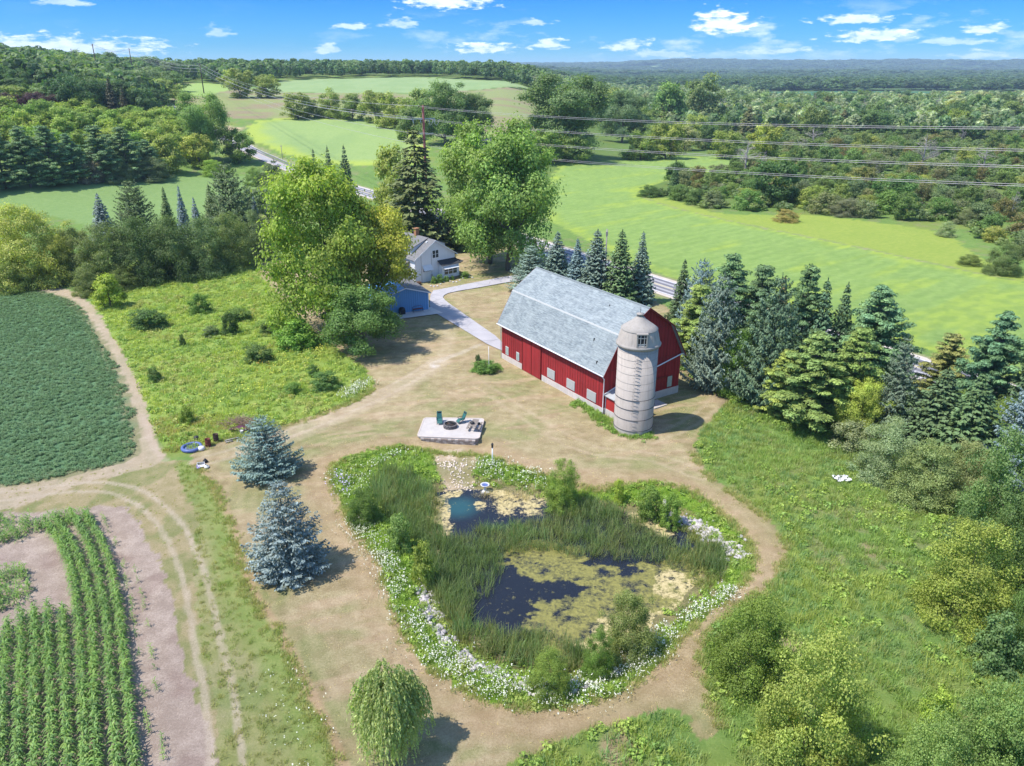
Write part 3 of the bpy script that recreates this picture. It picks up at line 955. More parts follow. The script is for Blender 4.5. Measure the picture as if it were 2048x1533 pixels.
# ------------------------------------------------------------------ pond water
def build_water():
    import bmesh
    xs = np.arange(WATER[:, 0].min() - .4, WATER[:, 0].max() + .4, 0.16); ys = np.arange(WATER[:, 1].min() - .4, WATER[:, 1].max() + .4, 0.16)
    XX, YY = np.meshgrid(xs, ys, indexing='ij')
    x, y = XX.ravel(), YY.ravel()
    n1 = fbm(x / 1.6, y / 1.1, 201, 5); n2 = fbm(x / 0.5, y / 0.4, 211, 3)
    W = lambda p: np.array([G_flat(a, b, WATER_Z) for a, b in p])
    alg = W([(1005, 1085), (1100, 1085), (1150, 1100), (1250, 1150), (1320, 1120), (1400, 1095), (1480, 1110), (1440, 1260), (1280, 1350), (1080, 1360), (1040, 1270), (1055, 1230), (1075, 1205), (1090, 1185), (1050, 1160), (1010, 1130)])
    d = dist_line(alg, x, y, True) * np.where(inside(alg, x, y), 1, -1)
    a = sstep(-0.35, 0.25, d + (n1 - 0.5) * 3.2 + (n2 - .5) * 1.0)
    hole = W([(1060, 1165), (1140, 1160), (1180, 1175), (1150, 1190), (1070, 1190)])
    dh = dist_line(hole, x, y, True) * np.where(inside(hole, x, y), 1, -1)
    a *= 1 - 0.55 * sstep(0.46, 0.66, fbm(x / 0.9 + 4, y / 0.7, 221, 4)) * sstep(0.35, 0.6, n1)
    a *= 1 - sstep(-0.2, 0.2, dh + (n1 - 0.5) * 2.5)
    m = np.zeros_like(x)
    for cx, cy, r in ((880, 1035, 1.0), (1010, 1010, 2.0), (965, 1018, 1.2), (1055, 1005, 1.8), (1000, 985, 1.5), (872, 1010, 1.1), (890, 1060, 1.2), (1340, 1165, 1.6), (1390, 1175, 1.3), (1230, 1255, 1.4), (1265, 1225, 1.0), (1205, 1290, 1.3), (1315, 1060, 1.3), (1280, 1040, 1.0), (990, 985, 1.0), (900, 985, 1.0), (1180, 1310, 1.3), (1420, 1150, 1.2)):
        ax, ay = G_flat(cx, cy, WATER_Z)
        m = np.maximum(m, 1 - sstep(r * 0.6, r * 1.2, np.hypot(x - ax, (y - ay) * 0.8) + (n1 - 0.5) * 2.6 + (n2 - .5) * .8))
    m *= 0.55 + 0.45 * sstep(0.35, 0.5, n2)
    dd = dist_line(WATER, x, y, True); inn = inside(WATER, x, y)
    m = np.maximum(m, (1 - sstep(0.1, 0.9, dd + (n1 - .5) * 1.4)) * 0.7)
    up = sstep(73 - 14, 73 - 10, y)  # teal shallows towards the far inlet
    ix, iy = G_flat(918, 1015, WATER_Z)
    teal = 1 - sstep(0.5, 2.8, np.hypot(x - ix, y - iy))
    keep = (inn | (dd < 0.25))
    nx, ny = XX.shape
    i, j = np.meshgrid(np.arange(nx - 1), np.arange(ny - 1), indexing='ij')
    q = np.stack([i * ny + j, (i + 1) * ny + j, (i + 1) * ny + j + 1, i * ny + j + 1], -1).reshape(-1, 4)
    q = q[keep[q].all(1)]
    used = np.unique(q); mp = np.full(len(x), -1); mp[used] = np.arange(len(used))
    V = np.column_stack([x, y, np.full(len(x), WATER_Z)])[used]
    C = np.column_stack([a, m, teal, np.ones(len(x))])[used]
    me = np_mesh('pond_water', V, mp[q], {'cover': ('FLOAT_COLOR', 'POINT', C)}, smooth=True)
    mt, w = mat_new('pond_water')
    at = w.n('ShaderNodeAttribute'); at.attribute_name = 'cover'
    sp = w.n('ShaderNodeSeparateColor'); w.link(at.outputs['Color'], sp.inputs[0])
    geo = w.n('ShaderNodeNewGeometry')
    n = w.n('ShaderNodeTexNoise', i_Vector=geo.outputs['Position'], i_Scale=4.0, i_Detail=8.0, i_Roughness=0.7)
    nb = w.n('ShaderNodeTexNoise', i_Vector=geo.outputs['Position'], i_Scale=1.3, i_Detail=3.0)
    water = w.mix(sp.outputs[2], (0.012, 0.014, 0.020), (0.018, 0.065, 0.075))
    alc = w.mix(w.map(n.outputs[0], 0.3, 0.7), (0.12, 0.115, 0.03), (0.27, 0.245, 0.065))
    mat_ = w.mix(w.map(n.outputs[0], 0.3, 0.7), (0.30, 0.24, 0.09), (0.50, 0.41, 0.23))
    fa = w.map(w.math('ADD', sp.outputs[0], w.math('ADD', w.map(n.outputs[0], 0.3, 0.7, -0.45, 0.30), w.map(nb.outputs[0], 0.3, 0.7, -0.5, 0.25))), 0.1, 0.85)
    fm = w.map(w.math('ADD', sp.outputs[1], w.map(n.outputs[0], 0.35, 0.65, -0.55, 0.3)), 0.25, 0.8)
    col = w.mix(w.math('MULTIPLY', fa, 0.9), water, alc)
    col = w.mix(fm, col, mat_)
    fr = w.math('MAXIMUM', w.math('MULTIPLY', fa, 0.75), fm)
    rough = w.map(fr, 0, 1, 0.07, 0.85)
    b = finish(w, col, rough, nb.outputs[0], 0.10, 0.05, spec=0.38)
    me.materials.append(mt)
    o = link('pond_water', me)
    tag(o, kind='structure')


build_water()


# ------------------------------------------------------------------ scatter machinery (only for what nobody could count)
def scatter_group(nprotos, mat):
    ng = bpy.data.node_groups.new('scatter', 'GeometryNodeTree')
    ng.interface.new_socket('Geometry', in_out='INPUT', socket_type='NodeSocketGeometry')
    ng.interface.new_socket('Geometry', in_out='OUTPUT', socket_type='NodeSocketGeometry')
    N = ng.nodes; L = ng.links
    gi = N.new('NodeGroupInput'); go = N.new('NodeGroupOutput')
    pid = N.new('GeometryNodeInputNamedAttribute'); pid.data_type = 'INT'; pid.inputs[0].default_value = 'pid'

    def sel(k):
        c = N.new('FunctionNodeCompare'); c.data_type = 'INT'; c.operation = 'EQUAL'
        L.new(pid.outputs[0], c.inputs[2]); c.inputs[3].default_value = k
        s = N.new('GeometryNodeSeparateGeometry'); s.domain = 'POINT'
        L.new(gi.outputs[0], s.inputs[0]); L.new(c.outputs[0], s.inputs[1])
        return s.outputs[0]
    join = N.new('GeometryNodeJoinGeometry')
    for k in range(nprotos, 0, -1):
        g2 = N.new('GeometryNodeGeometryToInstance')
        L.new(sel(k), g2.inputs[0]); L.new(g2.outputs[0], join.inputs[0])
    pts = sel(0)
    iop = N.new('GeometryNodeInstanceOnPoints')
    L.new(pts, iop.inputs['Points']); L.new(join.outputs[0], iop.inputs['Instance'])
    iop.inputs['Pick Instance'].default_value = True

    def at(nm, typ):
        a = N.new('GeometryNodeInputNamedAttribute'); a.data_type = typ; a.inputs[0].default_value = nm
        return a.outputs[0]
    L.new(at('which', 'INT'), iop.inputs['Instance Index'])
    e2r = N.new('FunctionNodeEulerToRotation')
    L.new(at('rot', 'FLOAT_VECTOR'), e2r.inputs[0])
    L.new(e2r.outputs[0], iop.inputs['Rotation'])
    L.new(at('scl', 'FLOAT_VECTOR'), iop.inputs['Scale'])
    L.new(iop.outputs[0], go.inputs[0])
    return ng


def scatter(name, pts, protos, mat, scale, tint, tilt=0.12, label=None, cat=None, kind='stuff', seed=0):
    """protos: list of (verts, quads, lc). pts (N,3). scale (N,) or (N,3). tint (N,3)"""
    rng = np.random.default_rng(seed + 5)
    n = len(pts)
    V, F, LC, PID = [], [], [], []
    o = 0
    for k, (v, f, lc) in enumerate(protos):
        V.append(v); F.append(np.asarray(f) + o); LC.append(lc); PID.append(np.full(len(v), k + 1)); o += len(v)
    np_ = o
    V.append(pts); PID.append(np.zeros(n, int))
    V = np.concatenate(V); F = np.concatenate(F)
    lc = np.ones((len(V), 4)); lc[:np_, :3] = np.concatenate(LC)
    scl = np.ones((len(V), 3)); s = np.asarray(scale); scl[np_:] = s[:, None] if s.ndim == 1 else s
    rot = np.zeros((len(V), 3)); rot[np_:, 0] = rng.normal(0, tilt, n); rot[np_:, 1] = rng.normal(0, tilt, n); rot[np_:, 2] = rng.uniform(0, 6.283, n)
    tn = np.ones((len(V), 4)); tn[np_:, :3] = tint
    wh = np.zeros(len(V), int); wh[np_:] = rng.integers(0, len(protos), n)
    me = np_mesh(name, V, F, {'pid': ('INT', 'POINT', np.concatenate(PID)), 'lc': ('FLOAT_COLOR', 'POINT', lc), 'scl': ('FLOAT_VECTOR', 'POINT', scl),
                              'rot': ('FLOAT_VECTOR', 'POINT', rot), 'tint': ('FLOAT_COLOR', 'POINT', tn), 'which': ('INT', 'POINT', wh)})
    me.materials.append(mat)
    ob = link(name, me)
    md = ob.modifiers.new('scatter', 'NODES')
    md.node_group = scatter_group(len(protos), mat)
    tag(ob, label, cat, kind=kind)
    return ob


def leaf_quads(c, nrm, size, aspect, rng, along=None):
    """rhombic leaves: c (N,3), nrm (N,3) unit-ish, size (N,)"""
    n = len(c)
    nrm = nrm / (np.linalg.norm(nrm, axis=1)[:, None] + 1e-9)
    if along is None:
        along = rng.normal(0, 1, (n, 3))
    u = along - nrm * (along * nrm).sum(1)[:, None]
    u /= np.linalg.norm(u, axis=1)[:, None] + 1e-9
    v = np.cross(nrm, u)
    s = np.broadcast_to(size, (n,))[:, None]
    V = np.stack([c - u * s * aspect, c - v * s + nrm * s * 0.15, c + u * s * aspect, c + v * s + nrm * s * 0.15], 1).reshape(-1, 3)
    F = np.arange(4 * n).reshape(-1, 4)
    return V, F


def blades(n, rad, h, w, lean, rng, droop=0.3, seg=2):
    """tuft of bent blades; returns verts, quads"""
    V, F = [], []
    a = rng.uniform(0, 6.283, n); r = rad * np.sqrt(rng.uniform(0, 1, n))
    bx, by = r * np.cos(a), r * np.sin(a)
    la = rng.uniform(0, 6.283, n); ln = np.abs(rng.normal(0, lean, n)) * h
    hh = h * rng.uniform(0.6, 1.1, n)
    for i in range(n):
        d = np.array([math.cos(la[i]), math.sin(la[i]), 0]); s = np.array([-d[1], d[0], 0]) * w * rng.uniform(.7, 1.3)
        b = np.array([bx[i], by[i], -0.04])
        pts = []
        for k in range(seg + 1):
            t = k / seg
            p = b + d * ln[i] * t ** 1.8 + np.array([0, 0, hh[i] * (t - droop * t * t * ln[i] / h)])
            pts.append((p, 1 - t * 0.85))
        o = len(V)
        for p, q in pts:
            V += [p - s * q, p + s * q]
        for k in range(seg):
            F.append((o + 2 * k, o + 2 * k + 1, o + 2 * k + 3, o + 2 * k + 2))
    return np.array(V), np.array(F)


def lc_leaf(n, rng, lo=0.75, hi=1.25, yellow=0.15, per=4, base=None):
    v = rng.uniform(lo, hi, n) if base is None else base * rng.uniform(lo, hi, n)
    y = rng.uniform(0, yellow, n)
    c = np.stack([v * (1 + y), v * (1 + 0.5 * y), v * (1 - y)], 1)
    return np.repeat(c, per, 0)


def rand_in(poly, n, rng):
    poly = np.array(poly)
    out = []
    tot = 0
    x0, y0 = poly.min(0); x1, y1 = poly.max(0)
    while tot < n:
        x = rng.uniform(x0, x1, n * 2); y = rng.uniform(y0, y1, n * 2)
        k = inside(poly, x, y)
        out.append(np.stack([x[k], y[k]], 1)); tot += k.sum()
        if k.sum() == 0: break
    return np.concatenate(out)[:n]


def area(poly):
    p = np.array(poly)
    return 0.5 * abs(np.dot(p[:, 0], np.roll(p[:, 1], 1)) - np.dot(p[:, 1], np.roll(p[:, 0], 1)))


def place(xy, dz=0.0):
    return np.column_stack([xy, height(xy[:, 0], xy[:, 1]) + dz])




# ------------------------------------------------------------------ roofs with shingle coordinates
def roof_plane(name, a, b, c, d, mat, parent, th=0.09, kind=None):
    """slab with top corners a-b (lower edge) and d-c (upper edge)"""
    a, b, c, d = [Vector(p) for p in (a, b, c, d)]
    n = (b - a).cross(d - a).normalized()
    if n.z < 0: n = -n
    lo = [p - n * th for p in (a, b, c, d)]
    vs = [a, b, c, d] + lo
    fs = [(0, 1, 2, 3), (7, 6, 5, 4), (0, 4, 5, 1), (1, 5, 6, 2), (2, 6, 7, 3), (3, 7, 4, 0)]
    me = bpy.data.meshes.new(name)
    me.from_pydata([tuple(p) for p in vs], [], fs)
    uv = me.uv_layers.new(name='UVMap')
    u = (b - a).normalized(); v = n.cross(u)
    for l in me.loops:
        p = vs[l.vertex_index]
        uv.data[l.index].uv = ((p - a).dot(u), (p - a).dot(v))
    me.materials.append(mat)
    o = bpy.data.objects.new(name, me); COL.objects.link(o)
    o.parent = parent
    return o


def frame_box(m, x0, x1, z0, z1, y0, y1, t):
    """rectangular frame in an x-z wall"""
    m.box(x0, x1, y0, y1, z1 - t, z1); m.box(x0, x1, y0, y1, z0, z0 + t)
    m.box(x0, x0 + t, y0, y1, z0 + t, z1 - t); m.box(x1 - t, x1, y0, y1, z0 + t, z1 - t)


# ------------------------------------------------------------------ the red barn
BW, BL = 12.2, 22.65
BR, BE, BB, BX = 12.35, 5.15, 9.6, 2.05       # ridge, eave, break height, break inset
barn = empty('barn', (10.81, 81.85, 0), math.atan2(0.54, 0.8416))
tag(barn, 'red gambrel roofed barn with pale grey shingles and a white foundation', 'barn')
gam = [(0, 0.0), (BW, 0.0), (BW, 5.55), (BW - BX, BB - 0.1), (BW / 2, BR - 0.12), (BX, BB - 0.1), (0, 5.55)]


def gable_wall(y, t, name):
    m = MB(); m.prism([(x, max(z, 0.78)) for x, z in gam], 'y', y, y + t)
    return m.build(name, M_red, barn)


gable_wall(0.0, 0.15, 'gable_wall')
gable_wall(BL - 0.15, 0.15, 'gable_wall')
m = MB(); m.box(0, 0.15, 0.152, BL - 0.152, 0.78, 5.5); m.build('side_wall', M_red, barn)
m = MB(); m.box(BW - 0.15, BW, 0.152, BL - 0.152, 0.78, 5.5); m.build('side_wall', M_red, barn)
m = MB()
m.box(-0.05, 0.3, -0.05, 12.7, -0.6, 0.78); m.box(-0.05, 0.3, 17.3, BL + 0.05, -0.6, 0.78)
m.box(0.301, BW + 0.05, -0.05, 0.3, -0.6, 0.98); m.box(BW - 0.3, BW + 0.05, 0.301, BL + 0.05, -0.6, 0.78); m.box(0.301, BW - 0.301, BL - 0.3, BL + 0.05, -0.6, 0.78)
m.build('foundation', M_found, barn)
# wall battens: thin strips over the board joints, many and alike
m = MB()
y = 0.35
while y < BL - 0.2:
    if not (12.6 < y < 17.4): m.box(-0.022, 0.0, y, y + 0.035, 0.8, 5.3)
    y += 0.52
x = 0.35
while x < BW - 0.2:
    zt = 5.5 + (x / BX) * (BB - 5.6) if x < BX else (BB + (x - BX) / (BW / 2 - BX) * (BR - BB) if x < BW / 2 else (BR - (x - BW / 2) / (BW / 2 - BX) * (BR - BB) if x < BW - BX else BB - (x - BW + BX) / BX * (BB - 5.6)))
    m.box(x, x + 0.035, -0.022, 0.0, 1.0, zt - 0.25)
    x += 0.52
tag(m.build('batten', M_redtrim, barn), kind='stuff')
m = MB()
m.box(0.2, BW - 0.2, -0.035, -0.023, 5.35, 5.42); m.box(BX, BW - BX, -0.035, -0.023, 9.42, 9.48)
m.build('board_seam', M_redtrim, barn)
# sliding door pair without foundation under it
m = MB(); m.box(-0.11, -0.02, 12.85, 17.3, 0.05, 4.85)
door = m.build('sliding_door', M_red, barn)
m = MB()
m.box(-0.15, -0.111, 12.85, 12.97, 0.05, 4.85); m.box(-0.15, -0.111, 17.18, 17.3, 0.05, 4.85); m.box(-0.15, -0.111, 14.99, 15.09, 0.05, 4.85)
m.build('door_edge', M_redtrim, door)
m = MB(); m.box(-0.2, -0.13, 12.4, 21.8, 4.86, 4.95); m.build('door_rail', M_redtrim, barn)
for y0, y1 in ((9.75, 11.4), (5.5, 7.18), (1.3, 3.05)):
    m = MB(); m.box(-0.09, -0.024, y0, y1, 1.0, 2.25)
    p = m.build('shutter', M_grey, barn)
    m = MB()
    for i in range(6):
        yy = y0 + (i + 0.5) * (y1 - y0) / 6
        m.box(-0.105, -0.091, yy - 0.09, yy + 0.09, 1.04, 2.21)
    m.build('board', M_grey, p)
for y0, y1 in ((20.87, 21.6), (18.14, 18.84)):
    m = MB(); frame_like = m.box(-0.06, -0.02, y0, y1, 0.95, 2.15)
    p = m.build('window', M_whitepl, barn)
    m = MB(); m.box(-0.075, -0.061, y0 + 0.07, y1 - 0.07, 1.02, 2.08); m.build('pane', M_glassy, p)
m = MB(); m.box(10.1, 11.05, -0.07, -0.023, 1.15, 2.7); p = m.build('window', M_redtrim, barn)
m = MB(); m.box(10.2, 10.95, -0.085, -0.071, 1.22, 2.62); m.build('pane', M_glassy, p)
m = MB(); m.box(5.0, 10.15, -0.13, -0.024, 2.63, 2.78); m.build('door_rail', M_redtrim, barn)
# roof: two slopes each side, lower ones kicked out at the eaves
y0, y1 = -0.45, BL + 0.45
ov = 0.5
roof_plane('roof_slope', (-ov, y0, BE), (-ov, y1, BE), (BX, y1, BB), (BX, y0, BB), M_barnroof, barn, 0.12)
roof_plane('roof_slope', (BX + 0.002, y0, BB), (BX + 0.002, y1, BB), (BW / 2, y1, BR), (BW / 2, y0, BR), M_barnroof, barn, 0.12)
roof_plane('roof_slope', (BW + ov, y0, BE), (BW + ov, y1, BE), (BW - BX, y1, BB), (BW - BX, y0, BB), M_barnroof, barn, 0.12)
roof_plane('roof_slope', (BW - BX - 0.002, y0, BB), (BW - BX - 0.002, y1, BB), (BW / 2, y1, BR), (BW / 2, y0, BR), M_barnroof, barn, 0.12)
m = MB(); m.prism([(BX - 0.08, BB - 0.12), (BX + 0.01, BB + 0.012), (BX + 0.05, BB + 0.035), (BX + 0.06, BB + 0.02), (BX + 0.02, BB - 0.01), (BX - 0.06, BB - 0.15)], 'y', y0, y1)
m.build('flashing', M_grey, barn)
m = MB(); m.prism([(BW / 2 - 0.18, BR - 0.06), (BW / 2, BR + 0.03), (BW / 2 + 0.18, BR - 0.06), (BW / 2, BR + 0.005)], 'y', y0 - 0.01, y1 + 0.01)
m.build('ridge_cap', M_barnroof, barn)


def rake(yy, mat):
    m = MB()
    pts = [(-ov, BE), (BX, BB), (BW / 2, BR), (BW - BX, BB), (BW + ov, BE)]
    for (xa, za), (xb, zb) in zip(pts[:-1], pts[1:]):
        m.prism([(xa, za - 0.02), (xb, zb - 0.02), (xb, zb - 0.24), (xa, za - 0.24)], 'y', yy, yy + 0.05)
    return m.build('rake_board', mat, barn)


rake(y0 - 0.055, M_redtrim); rake(y1 + 0.005, M_redtrim)
m = MB(); m.tube([(-ov - 0.06, y0, BE - 0.08), (-ov - 0.06, y1, BE - 0.03)], 0.085, 8); m.build('gutter', M_white, barn)
m = MB(); m.tube([(BW + ov + 0.06, y0, BE - 0.08), (BW + ov + 0.06, y1, BE - 0.03)], 0.085, 8); m.build('gutter', M_white, barn)
m = MB(); m.tube([(-ov, -0.2, BE - 0.15), (-0.12, -0.12, BE - 0.6), (-0.1, -0.1, 0.6), (-0.25, -0.25, -0.15)], 0.06, 8); m.build('downspout', M_white, barn)
m = MB(); m.tube([(-ov, BL + 0.1, BE - 0.1), (-0.1, BL + 0.08, BE - 0.5), (-0.1, BL + 0.08, 0.1)], 0.05, 8); m.build('downspout', M_white, barn)
m = MB(); m.tube([(BW + ov, -0.3, BE), (BW + 0.1, -0.16, 5.35), (8.2, -0.14, 4.45), (3.4, -0.14, 3.25)], 0.075, 8); m.build('cross_pipe', M_white, barn)
m = MB(); m.tube([(BX + 2.6, 5.2, BB + 1.6), (BX + 2.6, 5.2, BB + 1.95)], 0.05, 8); m.build('roof_vent', M_black, barn)
for yy, xx in ((1.5, -0.05), (3.6, 1.1)):
    zz = BE + (xx + ov) / (BX + ov) * (BB - BE)
    m = MB(); m.box(xx - 0.02, xx + 0.22, yy, yy + 0.04, zz + 0.02, zz + 0.38); m.build('roof_vent', M_black, barn)

# passage between barn and silo
feed = empty('feed_room', (10.81, 81.85, 0), math.atan2(0.54, 0.8416))
tag(feed, 'small low red feed room with grey roof squeezed between barn and silo', 'shed')
m = MB(); m.box(0.25, 3.2, -3.0, -0.06, 0.8, 2.5); m.build('wall', M_redpaint, feed)
m = MB(); m.box(0.2, 3.25, -3.05, -0.07, -0.7, 0.797); m.build('foundation', M_found, feed)
roof_plane('roof', (0.0, -3.1, 2.5), (0.0, -0.06, 2.5), (3.3, -0.06, 3.6), (3.3, -3.1, 3.6), M_shed, feed, 0.1)
m = MB(); m.prism([(-0.02, 2.52), (3.3, 3.62), (3.3, 3.74), (-0.02, 2.64)], 'y', -0.14, -0.06); m.build('flashing', M_white, feed)
m = MB(); m.box(0.19, 0.249, -0.22, -0.14, 0.2, 2.45); m.build('corner_board', M_white, feed)

# ------------------------------------------------------------------ the silo
SX, SY = 13.85, 78.05
silo = empty('silo', (SX, SY, 0), math.atan2(-SY, -SX) + math.pi / 2)
tag(silo, 'tall round grey concrete stave silo with domed cap beside the barn', 'silo')
SR = 2.2
m = MB(); m.lathe([(SR, -0.5), (SR, 10.4), (SR - 0.1, 10.4)], 72)
m.build('wall', M_silo, silo)
for z, r, mt in ((0.62, 0.026, M_hoop), (1.95, 0.026, M_hoop), (3.2, 0.026, M_hoop), (4.35, 0.024, M_hoop)):
    m = MB(); m.lathe([(SR + 0.012, z - r), (SR + 0.05, z - r * 0.7), (SR + 0.05, z + r * 0.7), (SR + 0.012, z + r)], 72); m.build('hoop', mt, silo)
M_hoop2 = simple('cement_coated_hoop', (0.30, 0.275, 0.26), 0.8, 0.3)
for z in (5.45, 6.3, 7.35, 8.2, 9.0, 9.8):
    m = MB(); m.lathe([(SR + 0.004, z - 0.018), (SR + 0.014, z - 0.012), (SR + 0.014, z + 0.012), (SR + 0.004, z + 0.018)], 72); m.build('hoop', M_hoop2, silo)
for i, z in enumerate(np.arange(1.2, 9.9, 0.42)):
    if 2.0 < z < 2.7: continue
    a = -math.pi / 2 - 0.03
    m = MB()
    x_, y_ = SR * math.cos(a), SR * math.sin(a)
    m.tube([(x_ - 0.22, y_ + 0.02, z), (x_ - 0.22, y_ - 0.11, z), (x_ + 0.22, y_ - 0.11, z), (x_ + 0.22, y_ + 0.02, z)], 0.014, 6)
    m.build('rung', M_hoop2, silo)
m = MB(); m.lathe([(SR + 0.02, 10.12), (SR + 0.24, 10.32), (SR + 0.27, 10.5), (SR + 0.14, 10.62)], 72); m.build('rim', M_silodome, silo)
m = MB(); m.lathe([(SR + 0.13, 10.6), (2.25, 10.95), (2.13, 11.5), (1.98, 12.05), (1.96, 12.1)], 72); m.build('dome_skirt', M_silo, silo)
m = MB(); m.lathe([(2.02, 12.08), (2.02, 12.14), (1.55, 12.48), (1.0, 12.86), (0.62, 13.18), (0.40, 13.42)], 72); m.build('dome_cap', M_silodome, silo)
m = MB(); m.lathe([(0.34, 13.38), (0.33, 13.62), (0.42, 13.64), (0.42, 13.74), (0.0, 13.84)], 32); m.build('neck', M_silodome, silo)
m = MB(); m.tube([(0, 0, 13.8), (0, 0, 14.5)], 0.025, 6); m.build('finial', M_hoop, silo)
ha = -math.pi / 2 + 0.17
HM = Matrix.Rotation(ha + math.pi / 2, 4, 'Z')
m = MB()
m.box(-0.62, 0.62, -2.34, -1.7, 12.02, 12.14, HM)
m.box(-0.58, -0.44, -2.32, -1.9, 10.62, 12.02, HM); m.box(0.44, 0.58, -2.32, -1.9, 10.62, 12.02, HM)
m.box(-0.44, 0.44, -2.36, -1.95, 10.6, 10.72, HM)
hatch = m.build('hatch', M_silodome, silo)
m = MB(); m.box(-0.439, 0.439, -2.24, -2.2, 10.73, 12.01, HM); m.build('opening', M_black, hatch)
m = MB()
m.box(-0.43, 0.43, -2.29, -2.26, 10.95, 11.02, HM); m.box(-0.43, 0.43, -2.29, -2.26, 11.62, 11.68, HM); m.box(-0.2, -0.14, -2.3, -2.262, 10.75, 11.98, HM); m.box(0.2, 0.26, -2.3, -2.262, 10.75, 11.98, HM)
m.build('window_bars', M_grey, hatch)
pad = MB()
pad.box(-1.1, 1.1, -0.9, 0.9, -0.15, 0.12)
cx, cy = G(1322, 812)
o = pad.build('concrete_pad', M_slab, None, (cx - 0.6, cy + .3, 0), (0, 0, 0.6))
tag(o, 'small concrete pad on the grass just right of the silo foot', 'slab')

# ------------------------------------------------------------------ the white house
house = empty('farmhouse', (-18.44, 141.34, 0), math.atan2(0.653, 0.757))
tag(house, 'white gabled farmhouse with grey roof and brick chimney behind the big maple', 'house')
HW, HL, HR, HE = 9.4, 11.5, 7.75, 4.75
m = MB(); m.prism([(0, 0), (HW, 0), (HW, HE), (HW / 2, HR), (0, HE)], 'y', 0, 0.2); m.build('gable_wall', M_siding, house)
m = MB(); m.prism([(0, 0), (HW, 0), (HW, HE), (HW / 2, HR), (0, HE)], 'y', HL - 0.2, HL); m.build('gable_wall', M_siding, house)
m = MB(); m.box(0, 0.2, 0.202, HL - 0.202, 0, HE); m.build('side_wall', M_siding, house)
m = MB(); m.box(HW - 0.2, HW, 0.202, HL - 0.202, 0, HE); m.build('side_wall', M_siding, house)
sl = (HR - HE) / (HW / 2)
e = 0.45
roof_plane('roof_slope', (-e, -0.35, HE - e * sl + 0.1), (-e, HL + 0.35, HE - e * sl + 0.1), (HW / 2, HL + 0.35, HR + 0.1), (HW / 2, -0.35, HR + 0.1), M_houseroof, house, 0.12)
roof_plane('roof_slope', (HW + e, -0.35, HE - e * sl + 0.1), (HW + e, HL + 0.35, HE - e * sl + 0.1), (HW / 2, HL + 0.35, HR + 0.1), (HW / 2, -0.35, HR + 0.1), M_houseroof, house, 0.12)
for yy in (-0.4, HL + 0.355):
    m = MB()
    m.prism([(-e, HE - e * sl + 0.08), (HW / 2, HR + 0.08), (HW / 2, HR - 0.12), (-e, HE - e * sl - 0.12)], 'y', yy, yy + 0.045)
    m.prism([(HW + e, HE - e * sl + 0.08), (HW / 2 + 0.001, HR + 0.08), (HW / 2 + 0.001, HR - 0.12), (HW + e, HE - e * sl - 0.12)], 'y', yy, yy + 0.045)
    m.build('rake_board', M_white, house)
for sx in (0, 1):
    X = lambda v: v if sx == 0 else HW - v
    m = MB(); m.prism([(X(0.7), HE + 0.3), (X(4.0), HR - 0.5), (X(4.0), HR - 0.1), (X(0.7), 6.3)], 'y', 2.2, 9.0)
    d = m.build('dormer', M_siding, house)
    roof_plane('dormer_roof', (X(0.3), 2.0, 6.28), (X(0.3), 9.2, 6.28), (X(4.6), 9.2, HR + 0.16), (X(4.6), 2.0, HR + 0.16), M_houseroof, d, 0.1)
m = MB(); m.box(4.25, 5.0, 5.6, 6.35, HR - 0.6, HR + 1.35); m.box(4.15, 5.1, 5.5, 6.45, HR + 1.351, HR + 1.5)
ch = m.build('chimney', M_brick, house)
for (vx, vy) in ((3.6, 1.1), (3.9, 7.6), (3.5, 4.4)):
    m = MB(); z = HE + vx * sl + 0.12; m.box(vx, vx + 0.35, vy, vy + 0.35, z, z + 0.28); m.build('roof_vent', M_white, house)


def window(parent, x0, x1, z0, z1, y, cols, rows=2, out=-1, fm=M_white, sill=True, axis='y'):
    m = MB()
    def bx(a, b, c, d, e, f):
        if axis == 'y': m.box(a, b, c, d, e, f)
        else: m.box(c, d, a, b, e, f)
    t = 0.09
    ya, yb = sorted((y + out * 0.06, y))
    for a, b, c, d in ((x0, x1, z1 - t, z1), (x0, x1, z0, z0 + t), (x0, x0 + t, z0 + t, z1 - t), (x1 - t, x1, z0 + t, z1 - t)):
        bx(a, b, ya, yb, c, d)
    for k in range(1, cols):
        xx = x0 + (x1 - x0) * k / cols; bx(xx - 0.06, xx + 0.06, ya, yb, z0 + t, z1 - t)
    zz = (z0 + z1) / 2
    for k in range(1, rows):
        for q in range(cols):
            a = x0 + (x1 - x0) * q / cols + 0.07; b = x0 + (x1 - x0) * (q + 1) / cols - 0.07
            bx(a, b, ya + 0.01, yb - 0.01, zz - 0.03, zz + 0.03)
    w_ = m.build('window', fm, parent)
    m = MB()
    yc, yd = sorted((y + out * 0.025, y + out * 0.005))
    if axis == 'y': m.box(x0 + t, x1 - t, yc, yd, z0 + t, z1 - t)
    else: m.box(yc, yd, x0 + t, x1 - t, z0 + t, z1 - t)
    m.build('pane', M_darkglass, w_)
    return w_


window(house, 4.0, 5.55, 4.3, 5.9, 0.0, 2)
